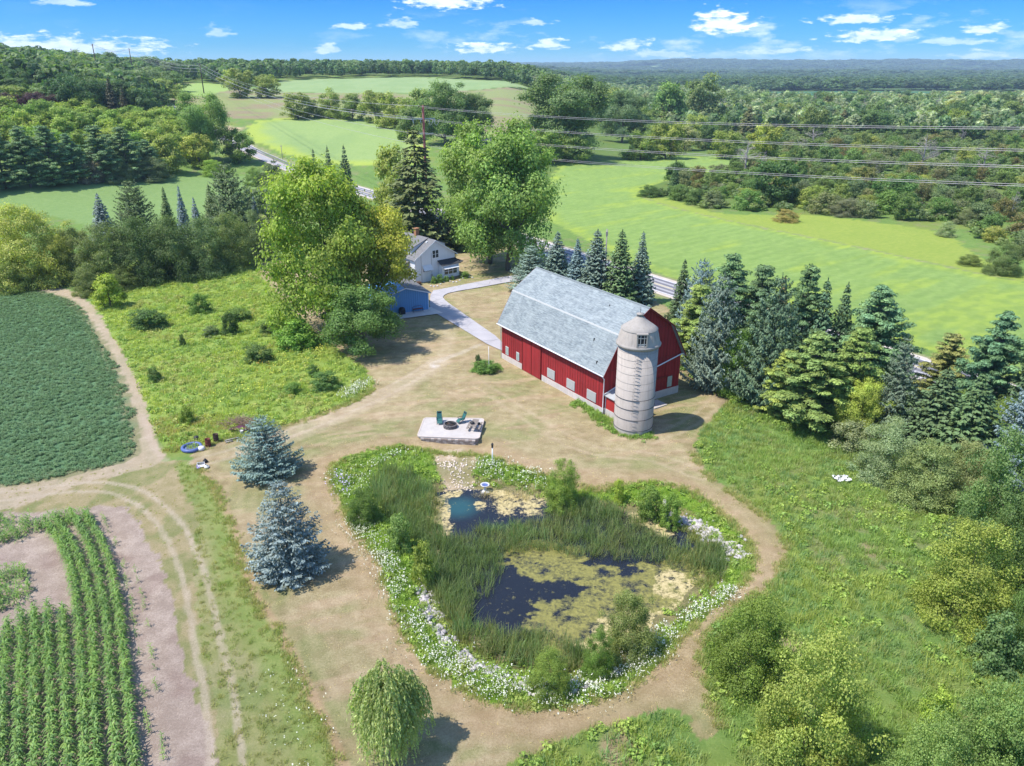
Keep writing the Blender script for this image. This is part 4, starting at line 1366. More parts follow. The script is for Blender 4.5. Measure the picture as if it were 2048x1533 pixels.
# front room that stands forward with a dark shed roof and awning
m = MB(); m.box(5.35, 9.45, -1.25, -0.002, 0.35, 2.95); bay = m.build('front_room', M_siding, house)
m = MB(); m.box(5.45, 9.35, -1.15, -0.01, -0.1, 0.347); m.build('base', M_stonewall, bay)
roof_plane('shed_roof', (5.15, -1.55, 2.95), (9.75, -1.55, 2.95), (9.55, 0.0, 3.75), (5.15, 0.0, 3.75), M_darkroof, bay, 0.1)
window(house, 5.75, 8.95, 0.95, 2.3, -1.25, 3)
roof_plane('awning', (5.6, -1.85, 2.25), (9.1, -1.85, 2.25), (9.1, -1.26, 2.6), (5.6, -1.26, 2.6), M_white, house, 0.04)
roof_plane('side_porch_roof', (9.5, -1.5, 2.9), (9.5, 6.0, 2.9), (10.4, 6.0, 3.4), (10.4, -1.5, 3.2), M_darkroof, house, 0.1)
# kitchen awning on the gable
window(house, 1.7, 3.6, 1.9, 2.7, 0.0, 1, 1)
roof_plane('awning', (1.6, -0.75, 2.3), (3.7, -0.75, 2.3), (3.7, -0.02, 3.25), (1.6, -0.02, 3.25), M_siding, house, 0.04)
m = MB()
for xx in (1.35, 3.75, -0.05):
    m.box(xx, xx + 0.07, -0.05, -0.003, 0.1, 5.4 if xx > 0 else 4.6)
m.build('downspout', M_grey, house)
m = MB(); m.box(3.55, 3.85, -0.25, -0.003, 0.5, 1.3); m.build('electric_meter', M_grey, house)
# low side wing
m = MB(); m.box(-4.2, -0.01, 2.2, 10.5, 0, 2.75); wing = m.build('side_wing', M_siding, house)
roof_plane('wing_roof', (-4.6, 1.8, 2.65), (-4.6, 10.8, 2.65), (-0.02, 10.8, 4.1), (-0.02, 1.8, 4.1), M_houseroof, wing, 0.1)
window(house, -1.6, -0.3, 0.8, 2.4, 2.2, 1)
window(house, -3.3, -2.3, 0.4, 2.0, 2.2, 1)
roof_plane('awning', (-3.6, 1.4, 2.0), (-1.9, 1.4, 2.0), (-1.9, 2.18, 2.45), (-3.6, 2.18, 2.45), M_white, house, 0.04)
window(house, 5.0, 6.2, 0.9, 2.2, -4.2, 1, 2, -1, axis='x')
m = MB()
for k in range(4): m.box(9.46, 10.2, -0.2 + k * 0.3, 0.1 + k * 0.3, 0.0, 0.75 - k * 0.2)
m.build('porch_steps', M_stonewall, house)
m = MB(); m.tube([(10.2, -0.2, 0.3), (10.2, -0.2, 1.7), (10.2, 1.0, 1.7), (10.2, 1.0, 0.3)], 0.03, 6); m.tube([(10.2, -0.2, 1.0), (10.2, 1.0, 1.0)], 0.025, 6); m.build('handrail', M_black, house)

# ------------------------------------------------------------------ the blue garage
GX, GY = -14.21, 124.26
garage = empty('garage', (GX, GY, 0), math.atan2(-0.4436, -0.8962))
tag(garage, 'low bright blue garage with white trim half under the maple trees', 'garage')
GW, GL = 8.1, 8.2
# local x runs left along the gable, local y runs towards the house as -y
m = MB(); m.prism([(0, -0.1), (GW, -0.1), (GW, 3.15), (GW / 2, 4.35), (0, 3.15)], 'y', -0.15, 0.0); m.build('gable_wall', M_blue, garage)
m = MB(); m.prism([(0, 0), (GW, 0), (GW, 3.15), (GW / 2, 4.35), (0, 3.15)], 'y', -GL, -GL + 0.15); m.build('gable_wall', M_blue, garage)
m = MB(); m.box(0, 0.15, -GL + 0.152, -0.152, 0, 3.15); m.build('side_wall', M_blue, garage)
m = MB(); m.box(GW - 0.15, GW, -GL + 0.152, -0.152, 0, 3.15); m.build('side_wall', M_blue, garage)
gs = 1.2 / (GW / 2)
roof_plane('roof_slope', (-0.4, 0.3, 3.13), (-0.4, -GL - 0.3, 3.13), (GW / 2, -GL - 0.3, 4.45), (GW / 2, 0.3, 4.45), M_houseroof, garage, 0.1)
roof_plane('roof_slope', (GW + 0.4, 0.3, 3.13), (GW + 0.4, -GL - 0.3, 3.13), (GW / 2, -GL - 0.3, 4.45), (GW / 2, 0.3, 4.45), M_blueroof, garage, 0.1)
m = MB(); m.prism([(GW / 2 - 0.14, 4.40), (GW / 2, 4.49), (GW / 2 + 0.14, 4.40), (GW / 2, 4.455)], 'y', -GL - 0.3, 0.3); m.build('ridge_cap', M_brick, garage)
m = MB()
m.prism([(-0.4, 3.12), (GW / 2, 4.44), (GW / 2, 4.26), (-0.4, 2.94)], 'y', 0.305, 0.35)
m.prism([(GW + 0.4, 3.12), (GW / 2 + .001, 4.44), (GW / 2 + .001, 4.26), (GW + 0.4, 2.94)], 'y', 0.305, 0.35)
m.build('rake_board', M_white, garage)
m = MB(); m.box(-0.03, 0.1, 0.003, 0.03, 0, 3.1); m.build('corner_board', M_white, garage)
for k in range(20):
    m = MB(); x = 0.35 + k * 0.4; zt = 3.1 + min(x, GW - x) * gs - 0.08
    m.box(x, x + 0.03, 0.002, 0.018, 0.0, zt); m.build('batten', M_blueroof, garage)
# rusty bench or grill frame against the garage
gb = empty('bench', (GX - 1.7, GY - 1.55, 0.05), math.atan2(-0.4436, -0.8962))
tag(gb, 'rusty brown bench against the blue garage wall', 'bench')
m = MB(); m.box(-0.9, 0.9, -0.25, 0.25, 0.62, 0.68); m.build('seat', M_rust, gb)
m = MB(); m.tube([(-0.9, -0.22, 0.9), (-0.5, -0.22, 1.08), (0.5, -0.22, 1.08), (0.9, -0.22, 0.9)], 0.03, 6); m.build('backrest', M_rust, gb)
for a in (-0.85, 0.85):
    for b in (-0.22, 0.22):
        m = MB(); m.tube([(a, b, 0), (a, b, 0.9 if b < 0 else 0.62)], 0.025, 6); m.build('leg', M_black, gb)
gg = empty('grill', (GX - 4.2, GY - 2.9, 0.05), 0.4)
tag(gg, 'black covered barbecue grill beside the bench at the blue garage', 'grill')
m = MB(); m.box(-0.5, 0.5, -0.3, 0.3, 0.15, 0.9); m.build('cabinet', M_black, gg)
m = MB(); m.lathe([(0.52, 0.9), (0.5, 1.1), (0.3, 1.28), (0, 1.32)], 16); m.build('lid', M_black, gg)
g2 = MB(); g2.lathe([(0.32, 0.0), (0.4, 0.95), (0.42, 1.0), (0.36, 1.02), (0.2, 1.12), (0, 1.14)], 16)
cx, cy = G(779, 634)
o = g2.build('dustbin', M_black, None, (cx, cy, 0)); tag(o, 'black dustbin half hidden by leaves left of the garage walk', 'dustbin')

# ------------------------------------------------------------------ patio with its furniture
patio = empty('patio', (-7.0, 77.6, 0))
tag(patio, 'raised pale concrete patio slab with a block retaining wall above the pond', 'patio')
PT = [(-10.62, 75.32), (-10.35, 80.35), (-3.2, 80.1), (-3.6, 74.72)]


def rounded(P, r, n=6):
    out = []
    k = len(P)
    for i in range(k):
        p = Vector(P[i]); a = (Vector(P[i - 1]) - p).normalized(); b = (Vector(P[(i + 1) % k]) - p).normalized()
        for j in range(n + 1):
            t = j / n
            out.append(tuple((p + a * r * (1 - t) ** 2 + b * r * t ** 2) - Vector((7.0 * 0, 0))))
    return out


pp = [(x + 7.0, y - 77.6) for x, y in rounded(PT, 0.6)]
SLABZ = 0.30
m = MB(); m.prism(pp, 'z', SLABZ - 0.12, SLABZ); m.build('slab', M_slab, patio)
cxp = sum(p[0] for p in pp) / len(pp); cyp = sum(p[1] for p in pp) / len(pp)
m = MB(); m.prism([(cxp + (x - cxp) * 0.97, cyp + (y - cyp) * 0.97) for x, y in pp], 'z', -0.5, SLABZ - 0.121); m.build('fill', M_stonewall, patio)
m = MB()
n_ = len(pp)
inner = [(cxp + (x - cxp) * 0.965, cyp + (y - cyp) * 0.955) for x, y in pp]
v = [(x, y, SLABZ + 0.004) for x, y in pp] + [(x, y, SLABZ + 0.004) for x, y in inner] + [(x, y, SLABZ + 0.03) for x, y in pp] + [(x, y, SLABZ + 0.03) for x, y in inner]
f = []
for i in range(n_):
    j = (i + 1) % n_
    f += [(2 * n_ + i, 2 * n_ + j, 3 * n_ + j, 3 * n_ + i), (i, j, 2 * n_ + j, 2 * n_ + i), (n_ + j, n_ + i, 3 * n_ + i, 3 * n_ + j)]
m.add(v, f); m.build('border', simple('patio_edging', (0.52, 0.44, 0.40), 0.9, 0.2), patio)
a = Vector((PT[0][0] + 7.45, PT[0][1] - 77.6)); b = Vector((PT[3][0] + 6.55, PT[3][1] - 77.6))
d = (b - a); Lw = d.length; d.normalize(); nb = 16
ang = math.atan2(d.y, d.x)
bme = MB().box(0.01, Lw / nb - 0.01, -0.14, 0.06, 0.008, 0.215).mesh('block')
bme.materials.append(M_stonewall)
M_block2 = simple('pale_patio_block', (0.50, 0.43, 0.40), 0.9, 0.3, 3.0)
bme2 = bme.copy(); bme2.materials[0] = M_block2
for row in range(3):
    for k in range(nb):
        s = (k + (0.5 if row % 2 else 0)) * Lw / nb
        if s > Lw - Lw / nb * 0.9: continue
        o = bpy.data.objects.new('block', bme2 if (k * 7 + row * 3) % 5 < 2 else bme); COL.objects.link(o); o.parent = patio
        o.location = (a.x + d.x * s, a.y + d.y * s - 0.02 * (2 - row), SLABZ - 0.125 - 0.215 * (row + 1)); o.rotation_euler = (0, 0, ang)


def lounge_chair(x, y, rz, label):
    c = empty('patio_chair', (x, y, SLABZ), rz)
    tag(c, label, 'chair', 'green reclining patio chairs')
    m = MB(); m.prism([(-0.25, 0.42), (0.3, 0.40), (0.3, 0.45), (-0.25, 0.47)], 'x', -0.3, 0.3)
    m.build('seat', M_green, c)
    # profile points are (y, z): seat faces -y
    m = MB(); m.prism([(0.28, 0.44), (0.62, 1.25), (0.67, 1.23), (0.34, 0.42)], 'x', -0.29, 0.29); m.build('backrest', M_green, c)
    m = MB(); m.prism([(-0.24, 0.44), (-0.52, 0.22), (-0.50, 0.18), (-0.22, 0.40)], 'x', -0.29, 0.29); m.build('footrest', M_green, c)
    m = MB(); m.box(-0.2, 0.2, 0.53, 0.59, 1.03, 1.19); m.build('head_pillow', M_black, c)
    for s in (-0.33, 0.33):
        m = MB(); m.tube([(s, -0.3, 0.62), (s, 0.4, 0.64)], 0.03, 6); m.build('armrest', M_black, c)
        m = MB(); m.tube([(s, -0.4, 0.02), (s, 0.36, 0.6)], 0.018, 6); m.build('leg', M_black, c)
        m = MB(); m.tube([(s, 0.5, 0.02), (s, -0.22, 0.6)], 0.018, 6); m.build('leg', M_black, c)
    return c


lounge_chair(-8.35, 78.75, 0.12, 'green reclining patio chair on the left of the fire pit, facing the pond')
lounge_chair(-5.9, 78.9, -1.0, 'green reclining patio chair to the right of the fire pit, turned sideways')
fp = empty('fire_pit', (-7.05, 77.75, SLABZ))
tag(fp, 'round stone fire pit full of dark burnt logs on the patio', 'fire pit')
st = MB().box(-0.16, 0.16, -0.1, 0.1, 0, 0.2).mesh('stone'); st.materials.append(simple('sooty_stone', (0.17, 0.15, 0.15), 0.9, 0.4))
for row in range(2):
    for k in range(14):
        an = 2 * math.pi * (k + 0.5 * row) / 14
        o = bpy.data.objects.new('stone', st); COL.objects.link(o); o.parent = fp
        o.location = (0.68 * math.cos(an), 0.68 * math.sin(an), 0.205 * row); o.rotation_euler = (0, 0, an + math.pi / 2 + random.uniform(-.1, .1)); o.scale = (0.85, 1, 0.97)
m = MB(); m.lathe([(0.58, 0.05), (0.58, 0.5), (0.61, 0.5), (0.61, 0.05)], 24); m.build('steel_ring', M_black, fp)
m = MB(); m.lathe([(0, 0.16), (0.57, 0.14)], 20); m.build('ash', simple('ash', (0.30, 0.29, 0.30), 0.95, 0.3), fp)
for k in range(7):
    m = MB(); an = k * 0.9; m.tube([(-0.5 * math.cos(an), -0.5 * math.sin(an), 0.22 + 0.03 * k), (0.5 * math.cos(an), 0.5 * math.sin(an), 0.3 + 0.03 * (k % 3))], 0.055, 7); m.build('log', M_black if k % 3 else M_pole, fp)
pt = empty('picnic_table', (-4.25, 77.3, SLABZ), math.radians(-9))
tag(pt, 'weathered grey picnic table with attached benches at the right end of the patio', 'picnic table')
for k in range(5):
    m = MB(); m.box(-0.37 + k * 0.15, -0.235 + k * 0.15, -0.95, 0.95, 0.72, 0.765); m.build('tabletop_plank', M_wood, pt)
for s in (-0.78, 0.56):
    m = MB(); m.box(s, s + 0.22, -0.95, 0.95, 0.42, 0.465); m.build('bench_plank', M_wood, pt)
for yy in (-0.6, 0.6):
    m = MB()
    m.tube([(-0.62, yy, 0.0), (-0.2, yy, 0.72)], 0.045, 4); m.tube([(0.62, yy, 0.0), (0.2, yy, 0.72)], 0.045, 4); m.box(-0.76, 0.76, yy - 0.025, yy + 0.025, 0.34, 0.418)
    m.build('trestle', M_wood, pt)
m = MB(); m.lathe([(0.0, 0.0), (0.2, 0.02), (0.26, 0.14), (0.22, 0.2), (0.1, 0.28), (0, 0.3)], 18)
m.tube([(-0.26, 0, 0.12), (-0.22, 0, 0.36), (0.22, 0, 0.36), (0.26, 0, 0.12)], 0.015, 6)
o = m.build('iron_pot', M_black, None, (-4.5, 77.0, SLABZ + 0.767)); tag(o, 'round black iron pot with a handle on the picnic table', 'pot')
o = MB().box(-0.14, 0.14, -0.1, 0.1, 0, 0.2).box(-0.15, 0.15, -0.11, 0.11, 0.2, 0.25).box(-0.03, 0.03, -0.12, -0.1, 0.05, 0.17).build('cool_box', M_black, None, (-3.75, 77.4, SLABZ + 0.47), (0, 0, 0.3))
tag(o, 'small black box with lid on the right bench of the picnic table', 'box')

# ------------------------------------------------------------------ garden posts
cx, cy = G(985, 925)
lp = empty('lamp_post', (cx, cy, height1(cx, cy)))
tag(lp, 'white garden lamp post with black lantern among the white flowers', 'lamp post')
m = MB(); m.tube([(0, 0, -0.2), (0, 0, 1.9)], [0.075, 0.06], 10); m.tube([(0, 0, 0), (0, 0, 0.25)], 0.1, 10); m.build('post', M_white, lp)
m = MB(); m.box(-0.09, 0.09, -0.09, 0.09, 1.9, 1.95); m.box(-0.12, 0.12, -0.12, 0.12, 2.25, 2.29); m.lathe([(0.15, 2.29), (0.02, 2.45), (0.0, 2.5)], 8)
for sx in (-0.09, 0.09):
    for sy in (-0.09, 0.09): m.box(sx - .012, sx + .012, sy - .012, sy + .012, 1.95, 2.25)
m.build('lantern', M_black, lp)
m = MB(); m.box(-0.07, 0.07, -0.07, 0.07, 1.96, 2.24); m.build('glass', M_darkglass, lp)
cx, cy = G(978, 746)
fl = empty('flagpole', (cx, cy, 0))
tag(fl, 'thin bare white flagpole in front of the round green flower bed by the barn', 'flagpole')
m = MB(); m.tube([(0, 0, -0.2), (0, 0, 3.75)], [0.045, 0.03], 8); m.build('pole', M_white, fl)
m = MB(); m.lathe([(0, 3.72), (0.055, 3.78), (0, 3.84)], 10); m.build('ball', M_white, fl)
cx, cy = G_flat(970, 972, -0.55)
bb = empty('bird_bath', (cx, cy, height1(cx, cy)))
tag(bb, 'white bird bath with a dark blue bowl on white stones by the pond', 'bird bath')
m = MB(); m.lathe([(0.3, 0.0), (0.28, 0.08), (0.12, 0.16), (0.1, 0.55), (0.2, 0.66), (0.44, 0.74), (0.46, 0.82), (0.4, 0.82), (0.3, 0.76)], 24); m.build('pedestal', M_whitepl, bb)
m = MB(); m.lathe([(0.37, 0.81), (0.33, 0.77), (0.0, 0.76)], 24); m.build('bowl', M_pool, bb)
m = MB(); m.box(-0.35, -0.1, -0.55, -0.35, 0, 0.22); m.box(0.12, 0.42, -0.5, -0.28, 0, 0.18); m.build('base_stone', M_whitepl, bb)

# ------------------------------------------------------------------ junk corner by the meadow
def at_px(a, b): return (*G(a, b), 0)


x, y, _ = at_px(384, 898)
pl = empty('paddling_pool', (x, y, height1(x, y)))
tag(pl, 'round blue inflatable paddling pool lying at the edge of the lawn', 'paddling pool')
prof = [(0.95 + 0.17 * math.cos(t), 0.2 + 0.2 * math.sin(t)) for t in np.linspace(0, 2 * math.pi, 13)]
m = MB(); m.lathe(prof, 36); m.build('ring', M_pool, pl)
m = MB(); m.lathe([(0, 0.15), (0.9, 0.16)], 30); m.build('floor', M_poolin, pl)
x, y, _ = at_px(403, 900)
bg = MB(); bg.lathe([(0.3, 0), (0.42, 0.12), (0.36, 0.34), (0.2, 0.42), (0, 0.44)], 9)
o = bg.build('sack', M_whitepl, None, (x, y, height1(x, y))); tag(o, 'crumpled white sack beside the blue paddling pool', 'sack')
for (a, b, mt, lab) in ((417, 893, M_rust, 'open dark red steel barrel standing nearest the lawn'), (433, 884, M_pole, 'weathered brown grey barrel on a frame behind the red one')):
    x, y, _ = at_px(a, b)
    br = empty('barrel', (x, y, height1(x, y)))
    tag(br, lab, 'barrel', 'barrels beside the paddling pool')
    m = MB(); m.lathe([(0.28, 0.0), (0.29, 0.3), (0.305, 0.31), (0.29, 0.33), (0.29, 0.6), (0.305, 0.61), (0.29, 0.63), (0.285, 0.9), (0.3, 0.91), (0.26, 0.91), (0.25, 0.2)], 24); m.build('shell', mt, br)
    m = MB(); m.lathe([(0, 0.25), (0.25, 0.25)], 20); m.build('dark_inside', M_black, br)
x, y, _ = at_px(393, 880)
o = MB().lathe([(0.25, 0), (0.32, 0.2), (0.25, 0.38), (0, 0.42)], 10).build('tyre_heap', M_black, None, (x, y, height1(x, y))); tag(o, 'small black lump of rubber behind the paddling pool', 'tyre')
x, y, _ = at_px(398, 938)
for nm, a, b, sz, mt, lab, cat in (('cardboard_box', 402, 932, (0.75, 0.5, 0.28), M_whitepl, 'white open box tipped over on the lawn corner', 'box'),
                                   ('plastic_crate', 396, 936, (0.3, 0.3, 0.25), M_violet, 'small violet plastic crate left of the white box', 'crate')):
    x, y, _ = at_px(a, b); w_, d_, h_ = sz
    m = MB(); m.box(-w_ / 2, w_ / 2, -d_ / 2, -d_ / 2 + .03, 0, h_); m.box(-w_ / 2, w_ / 2, d_ / 2 - .03, d_ / 2, 0, h_); m.box(-w_ / 2, -w_ / 2 + .03, -d_ / 2 + .03, d_ / 2 - .03, 0, h_); m.box(w_ / 2 - .03, w_ / 2, -d_ / 2 + .03, d_ / 2 - .03, 0, h_)
    m.box(-w_ / 2, w_ / 2, -d_ / 2, d_ / 2, 0.0, 0.03); m.box(-w_ / 2, w_ / 2, -d_ / 2 - 0.28, -d_ / 2, h_ - 0.03, h_)
    o = m.build(nm, mt, None, (x, y, height1(x, y)), (0.25, 0.1, 0.5)); tag(o, lab, cat)
x, y, _ = at_px(411, 925)
o = MB().lathe([(0.18, 0), (0.28, 0.1), (0.2, 0.28), (0.05, 0.36), (0.09, 0.42), (0, 0.42)], 8).build('bin_bag', M_black, None, (x, y, height1(x, y))); tag(o, 'knotted black rubbish bag behind the white box', 'bag')
x, y, _ = at_px(414, 936)
o = MB().lathe([(0.2, 0), (0.3, 0.08), (0.22, 0.2), (0.04, 0.28), (0.08, 0.33), (0, 0.33)], 8).build('white_bag', M_whitepl, None, (x, y, height1(x, y))); tag(o, 'small white rubbish bag right of the white box', 'bag')
# brush pile: a heap of thin branches
x, y, _ = at_px(484, 850)
m = MB()
rg = random.Random(3)
for k in range(260):
    a = rg.uniform(0, 6.28); r = rg.uniform(0, 1.5); z = rg.uniform(0, 1.0) * (1 - r / 2)
    p = Vector((r * math.cos(a) * 1.5, r * math.sin(a), z)); q = Vector((rg.gauss(0, 1), rg.gauss(0, .8), rg.gauss(0.25, 0.35))).normalized() * rg.uniform(0.6, 1.5)
    m.tube([p, p + q * 0.5 + Vector((0, 0, rg.uniform(-.1, .15))), p + q], [0.022, 0.015, 0.006], 4, False)
o = m.build('brush_pile', simple('pink_brown_twigs', (0.36, 0.24, 0.19), 0.9, 0.4), None, (x, y, height1(x, y))); tag(o, 'heap of dry cut branches behind the round blue spruce', 'brush pile')
x, y, _ = at_px(488, 857)
vs = []; fs = []
for i in range(8):
    for j in range(6):
        vs.append((-1.3 + i * 0.37, -0.7 + j * 0.3, 0.12 + 0.12 * math.sin(i * 1.3 + j) + 0.1 * math.cos(j * 1.7) + 0.15))
for i in range(7):
    for j in range(5):
        fs.append((i * 6 + j, (i + 1) * 6 + j, (i + 1) * 6 + j + 1, i * 6 + j + 1))
m = MB(); m.add(vs, fs, True); m.add([(a, b, c - 0.02) for a, b, c in vs], [f[::-1] for f in fs], True)
o = m.build('tarp', M_purple, None, (x, y - 0.6, height1(x, y))); tag(o, 'dark purple tarpaulin spread in front of the brush pile', 'tarpaulin')
x, y, _ = at_px(484, 868)
m = MB(); m.lathe([(0.16, 0), (0.2, 0.36), (0.21, 0.38), (0.18, 0.38), (0.15, 0.05), (0, 0.05)], 18); m.tube([(-0.2, 0, 0.34), (-0.1, 0, 0.52), (0.1, 0, 0.52), (0.2, 0, 0.34)], 0.012, 5)
o = m.build('bucket', M_whitepl, None, (x, y, height1(x, y))); tag(o, 'white plastic bucket in front of the purple tarpaulin', 'bucket')
for (a, b, c, d_, lab) in ((450, 884, 478, 877, 'long grey plank lying at the meadow edge behind the lawn'), (452, 887, 466, 884, 'short pale log beside the long grey plank')):
    p = Vector((*G(a, b), 0)); q = Vector((*G(c, d_), 0))
    m = MB(); m.tube([(0, 0, 0.08), tuple((q - p) * 0.5 + Vector((0, 0, 0.1))), tuple(q - p + Vector((0, 0, 0.09)))], [0.1, 0.085, 0.07], 7)
    o = m.build('log', M_greybark, None, (p.x, p.y, height1(p.x, p.y))); tag(o, lab, 'log')
# orange red thing beside the far barn corner
x, y, _ = at_px(1380, 729)
og = empty('wheelbarrow', (x, y, height1(x, y)), 0.5)
tag(og, 'bright orange red wheelbarrow lying in the weeds beside the barn corner', 'wheelbarrow')
m = MB(); m.add([(-0.55, -0.35, 0.55), (0.6, -0.32, 0.5), (0.6, 0.32, 0.5), (-0.55, 0.35, 0.55), (-0.3, -0.2, 0.22), (0.3, -0.18, 0.2), (0.3, 0.18, 0.2), (-0.3, 0.2, 0.22)], [(4, 5, 6, 7), (0, 1, 5, 4), (1, 2, 6, 5), (2, 3, 7, 6), (3, 0, 4, 7)]); m.build('tray', M_orange, og)
for s in (-0.28, 0.28):
    m = MB(); m.tube([(0.75, s * 0.3, 0.2), (0.0, s, 0.25), (-1.0, s, 0.62)], 0.025, 6); m.build('handle', M_orange, og)
m = MB(); m.lathe([(0.08, -0.05), (0.2, -0.05), (0.22, 0.0), (0.2, 0.05), (0.08, 0.05)], 16); m.build('wheel', M_black, og, (0.8, 0, 0.2), (math.pi / 2, 0, 0))
# white sheet dropped in the right meadow
x, y, _ = at_px(1683, 962)
vs = []; fs = []; rg = random.Random(5)
for i in range(9):
    for j in range(7):
        e_ = 1 if 0 < i < 8 and 0 < j < 6 else 0.5
        vs.append((-0.75 + i * 0.19 + rg.uniform(-.1, .1), -0.5 + j * 0.17 + rg.uniform(-.08, .08), 0.25 + rg.uniform(0, 0.35) * e_))
for i in range(8):
    for j in range(6):
        if (i * 5 + j * 3) % 4: fs.append((i * 7 + j, (i + 1) * 7 + j, (i + 1) * 7 + j + 1, i * 7 + j + 1))
m = MB(); m.add(vs, fs); m.add([(a, b, c - 0.03) for a, b, c in vs], [f[::-1] for f in fs])
o = m.build('plastic_sheet', M_whitepl, None, (x, y, height1(x, y))); tag(o, 'crumpled white plastic sheet lying in the right hand meadow', 'plastic sheet')
# edging stones in front of the house bed
for k, t in enumerate(np.linspace(0, 1, 14)):
    a = 862 + (945 - 862) * t; b = 573 - 18 * t + 3 * math.sin(k)
    x, y, _ = at_px(a, b)
    m = MB(); m.lathe([(0.16, 0), (0.2, 0.08), (0.13, 0.18), (0, 0.2)], 6, smooth=False)
    o = m.build('edging_stone', M_stone, None, (x, y, height1(x, y)), (0, 0, k)); o.scale = (1 + .4 * math.sin(k), 1, 1)
    tag(o, 'small pale edging stone in the row before the house flower bed', 'stone', 'edging stones in front of the house')
# big boulders in the shore line, right of the pond
# ------------------------------------------------------------------ power line
def cable(p, q, sag, rad=0.032, n=28):
    m = MB()
    pts = [tuple(Vector(p).lerp(Vector(q), i / n) - Vector((0, 0, 4 * sag * (i / n) * (1 - i / n)))) for i in range(n + 1)]
    m.tube(pts, rad, 5, False)
    return m


def power_pole(base, h, lab, group=None, mat=M_pole, arms=((0.0, 1.6),), rad=0.22, rz=0.0, ins=True):
    p = empty('power_pole', (base[0], base[1], height1(*base)), rz)
    tag(p, lab, 'power pole', group)
    m = MB(); m.tube([(0, 0, -0.5), (0, 0, h)], [rad, rad * 0.7], 12); m.build('pole', mat, p)
    for dz, L in arms:
        m = MB(); m.box(-L, L, -0.09, 0.09, h - 0.3 - dz, h - 0.12 - dz); m.build('crossarm', mat, p)
        if ins:
            for s in (-L * 0.95, -L * 0.5, L * 0.5, L * 0.95):
                m = MB(); m.lathe([(0.05, 0), (0.09, 0.06), (0.05, 0.1), (0.09, 0.16), (0.04, 0.22), (0, 0.24)], 8); m.build('insulator', M_steel, p, (s, 0, h - 0.119 - dz))
    return p


PP = (-22.3, 201.0)
gx, gy = -22.3, 201.0
pz = height1(gx, gy)
ztop = z_for_row(gx, gy, 211)
main_pole = power_pole((gx, gy), ztop - pz, 'tall red brown steel power pole rising behind the spruce by the house', mat=M_redpole, arms=((0.0, 1.3),), rad=0.42, rz=0.6, ins=False)
z2 = z_for_row(gx, gy, 238) - pz
m = MB(); m.box(-3.3, 3.3, -0.12, 0.12, z2 - 0.1, z2 + 0.12); m.build('crossarm', M_steel, main_pole)
for s in (-3.0, -0.9, 1.6, 3.1):
    m = MB(); m.tube([(s, 0, z2 - 0.1), (s + 0.25, -0.1, z2 - 1.6 - 0.0)], 0.1, 8); m.build('insulator', M_steel, main_pole)
m = MB()
for s0, s1 in ((0.9, 2.6), (2.6, 4.4)):
    m.tube([(s0 + (s1 - s0) * t, -0.3, z2 - 0.2 - 5.2 * t * (1 - t) * 1.1) for t in np.linspace(0, 1, 10)], 0.05, 5, False)
m.build('jumper_cable', M_wire, main_pole)
z3 = z_for_row(gx, gy, 268) - pz
m = MB(); m.box(-1.4, 2.6, -0.1, 0.1, z3 - 0.1, z3 + 0.08); m.build('crossarm', M_steel, main_pole)
# direction to the next pole, right of the frame
dv = Vector((0.60, -0.80, 0)).normalized()


def z_on_line(o, px, py):
    """height where a cable in the vertical plane through o along dv crosses this place of the photograph"""
    u, v = (px - 1024) / FPX, (766.5 - py) / FPX
    d = np.array([u, math.cos(PITCH) + v * math.sin(PITCH), -math.sin(PITCH) + v * math.cos(PITCH)])
    A = np.array([[dv.x, -d[0]], [dv.y, -d[1]]])
    s, t = np.linalg.solve(A, [-o[0], -o[1]])
    return s, CAM_H + t * d[2]


nrm = Vector((-dv.y, dv.x, 0))
names = ['topmost pair of pale cables', 'second pair of pale cables', 'third pair of pale cables', 'lowest pair of pale cables']
rows_ = [((858, 213), (2048, 255), 0.35), ((858, 239), (2048, 299), 2.2), ((858, 262), (2048, 332), 4.3), ((858, 292), (2048, 369), 1.5)]
SPAN = 150.0
for gi_, ((a, b), (c, d_), off) in enumerate(rows_):
    for k in (0, 1):
        o_ = Vector((gx, gy, 0)) + nrm * (off * (1 if gi_ % 2 else -1) + (0.45 if k else -0.45))
        z_a = z_for_row(o_.x, o_.y, b + k * 3)
        s_, z_b = z_on_line(o_, c, d_ + k * 4)
        sag = 1.3
        # pick the far end so that the sagging curve passes through the second point
        tq = s_ / SPAN
        zend = (z_b + 4 * sag * tq * (1 - tq) - z_a * (1 - tq)) / tq
        q_ = o_ + dv * SPAN
        cb_ = cable((o_.x, o_.y, z_a), (q_.x, q_.y, zend), sag, 0.024, 40).build('power_cable', M_wire)
        tag(cb_, ('upper' if k == 0 else 'lower') + ' cable of the ' + names[gi_] + ' crossing the right of the view', 'cable', 'cables of the power line over the fields')
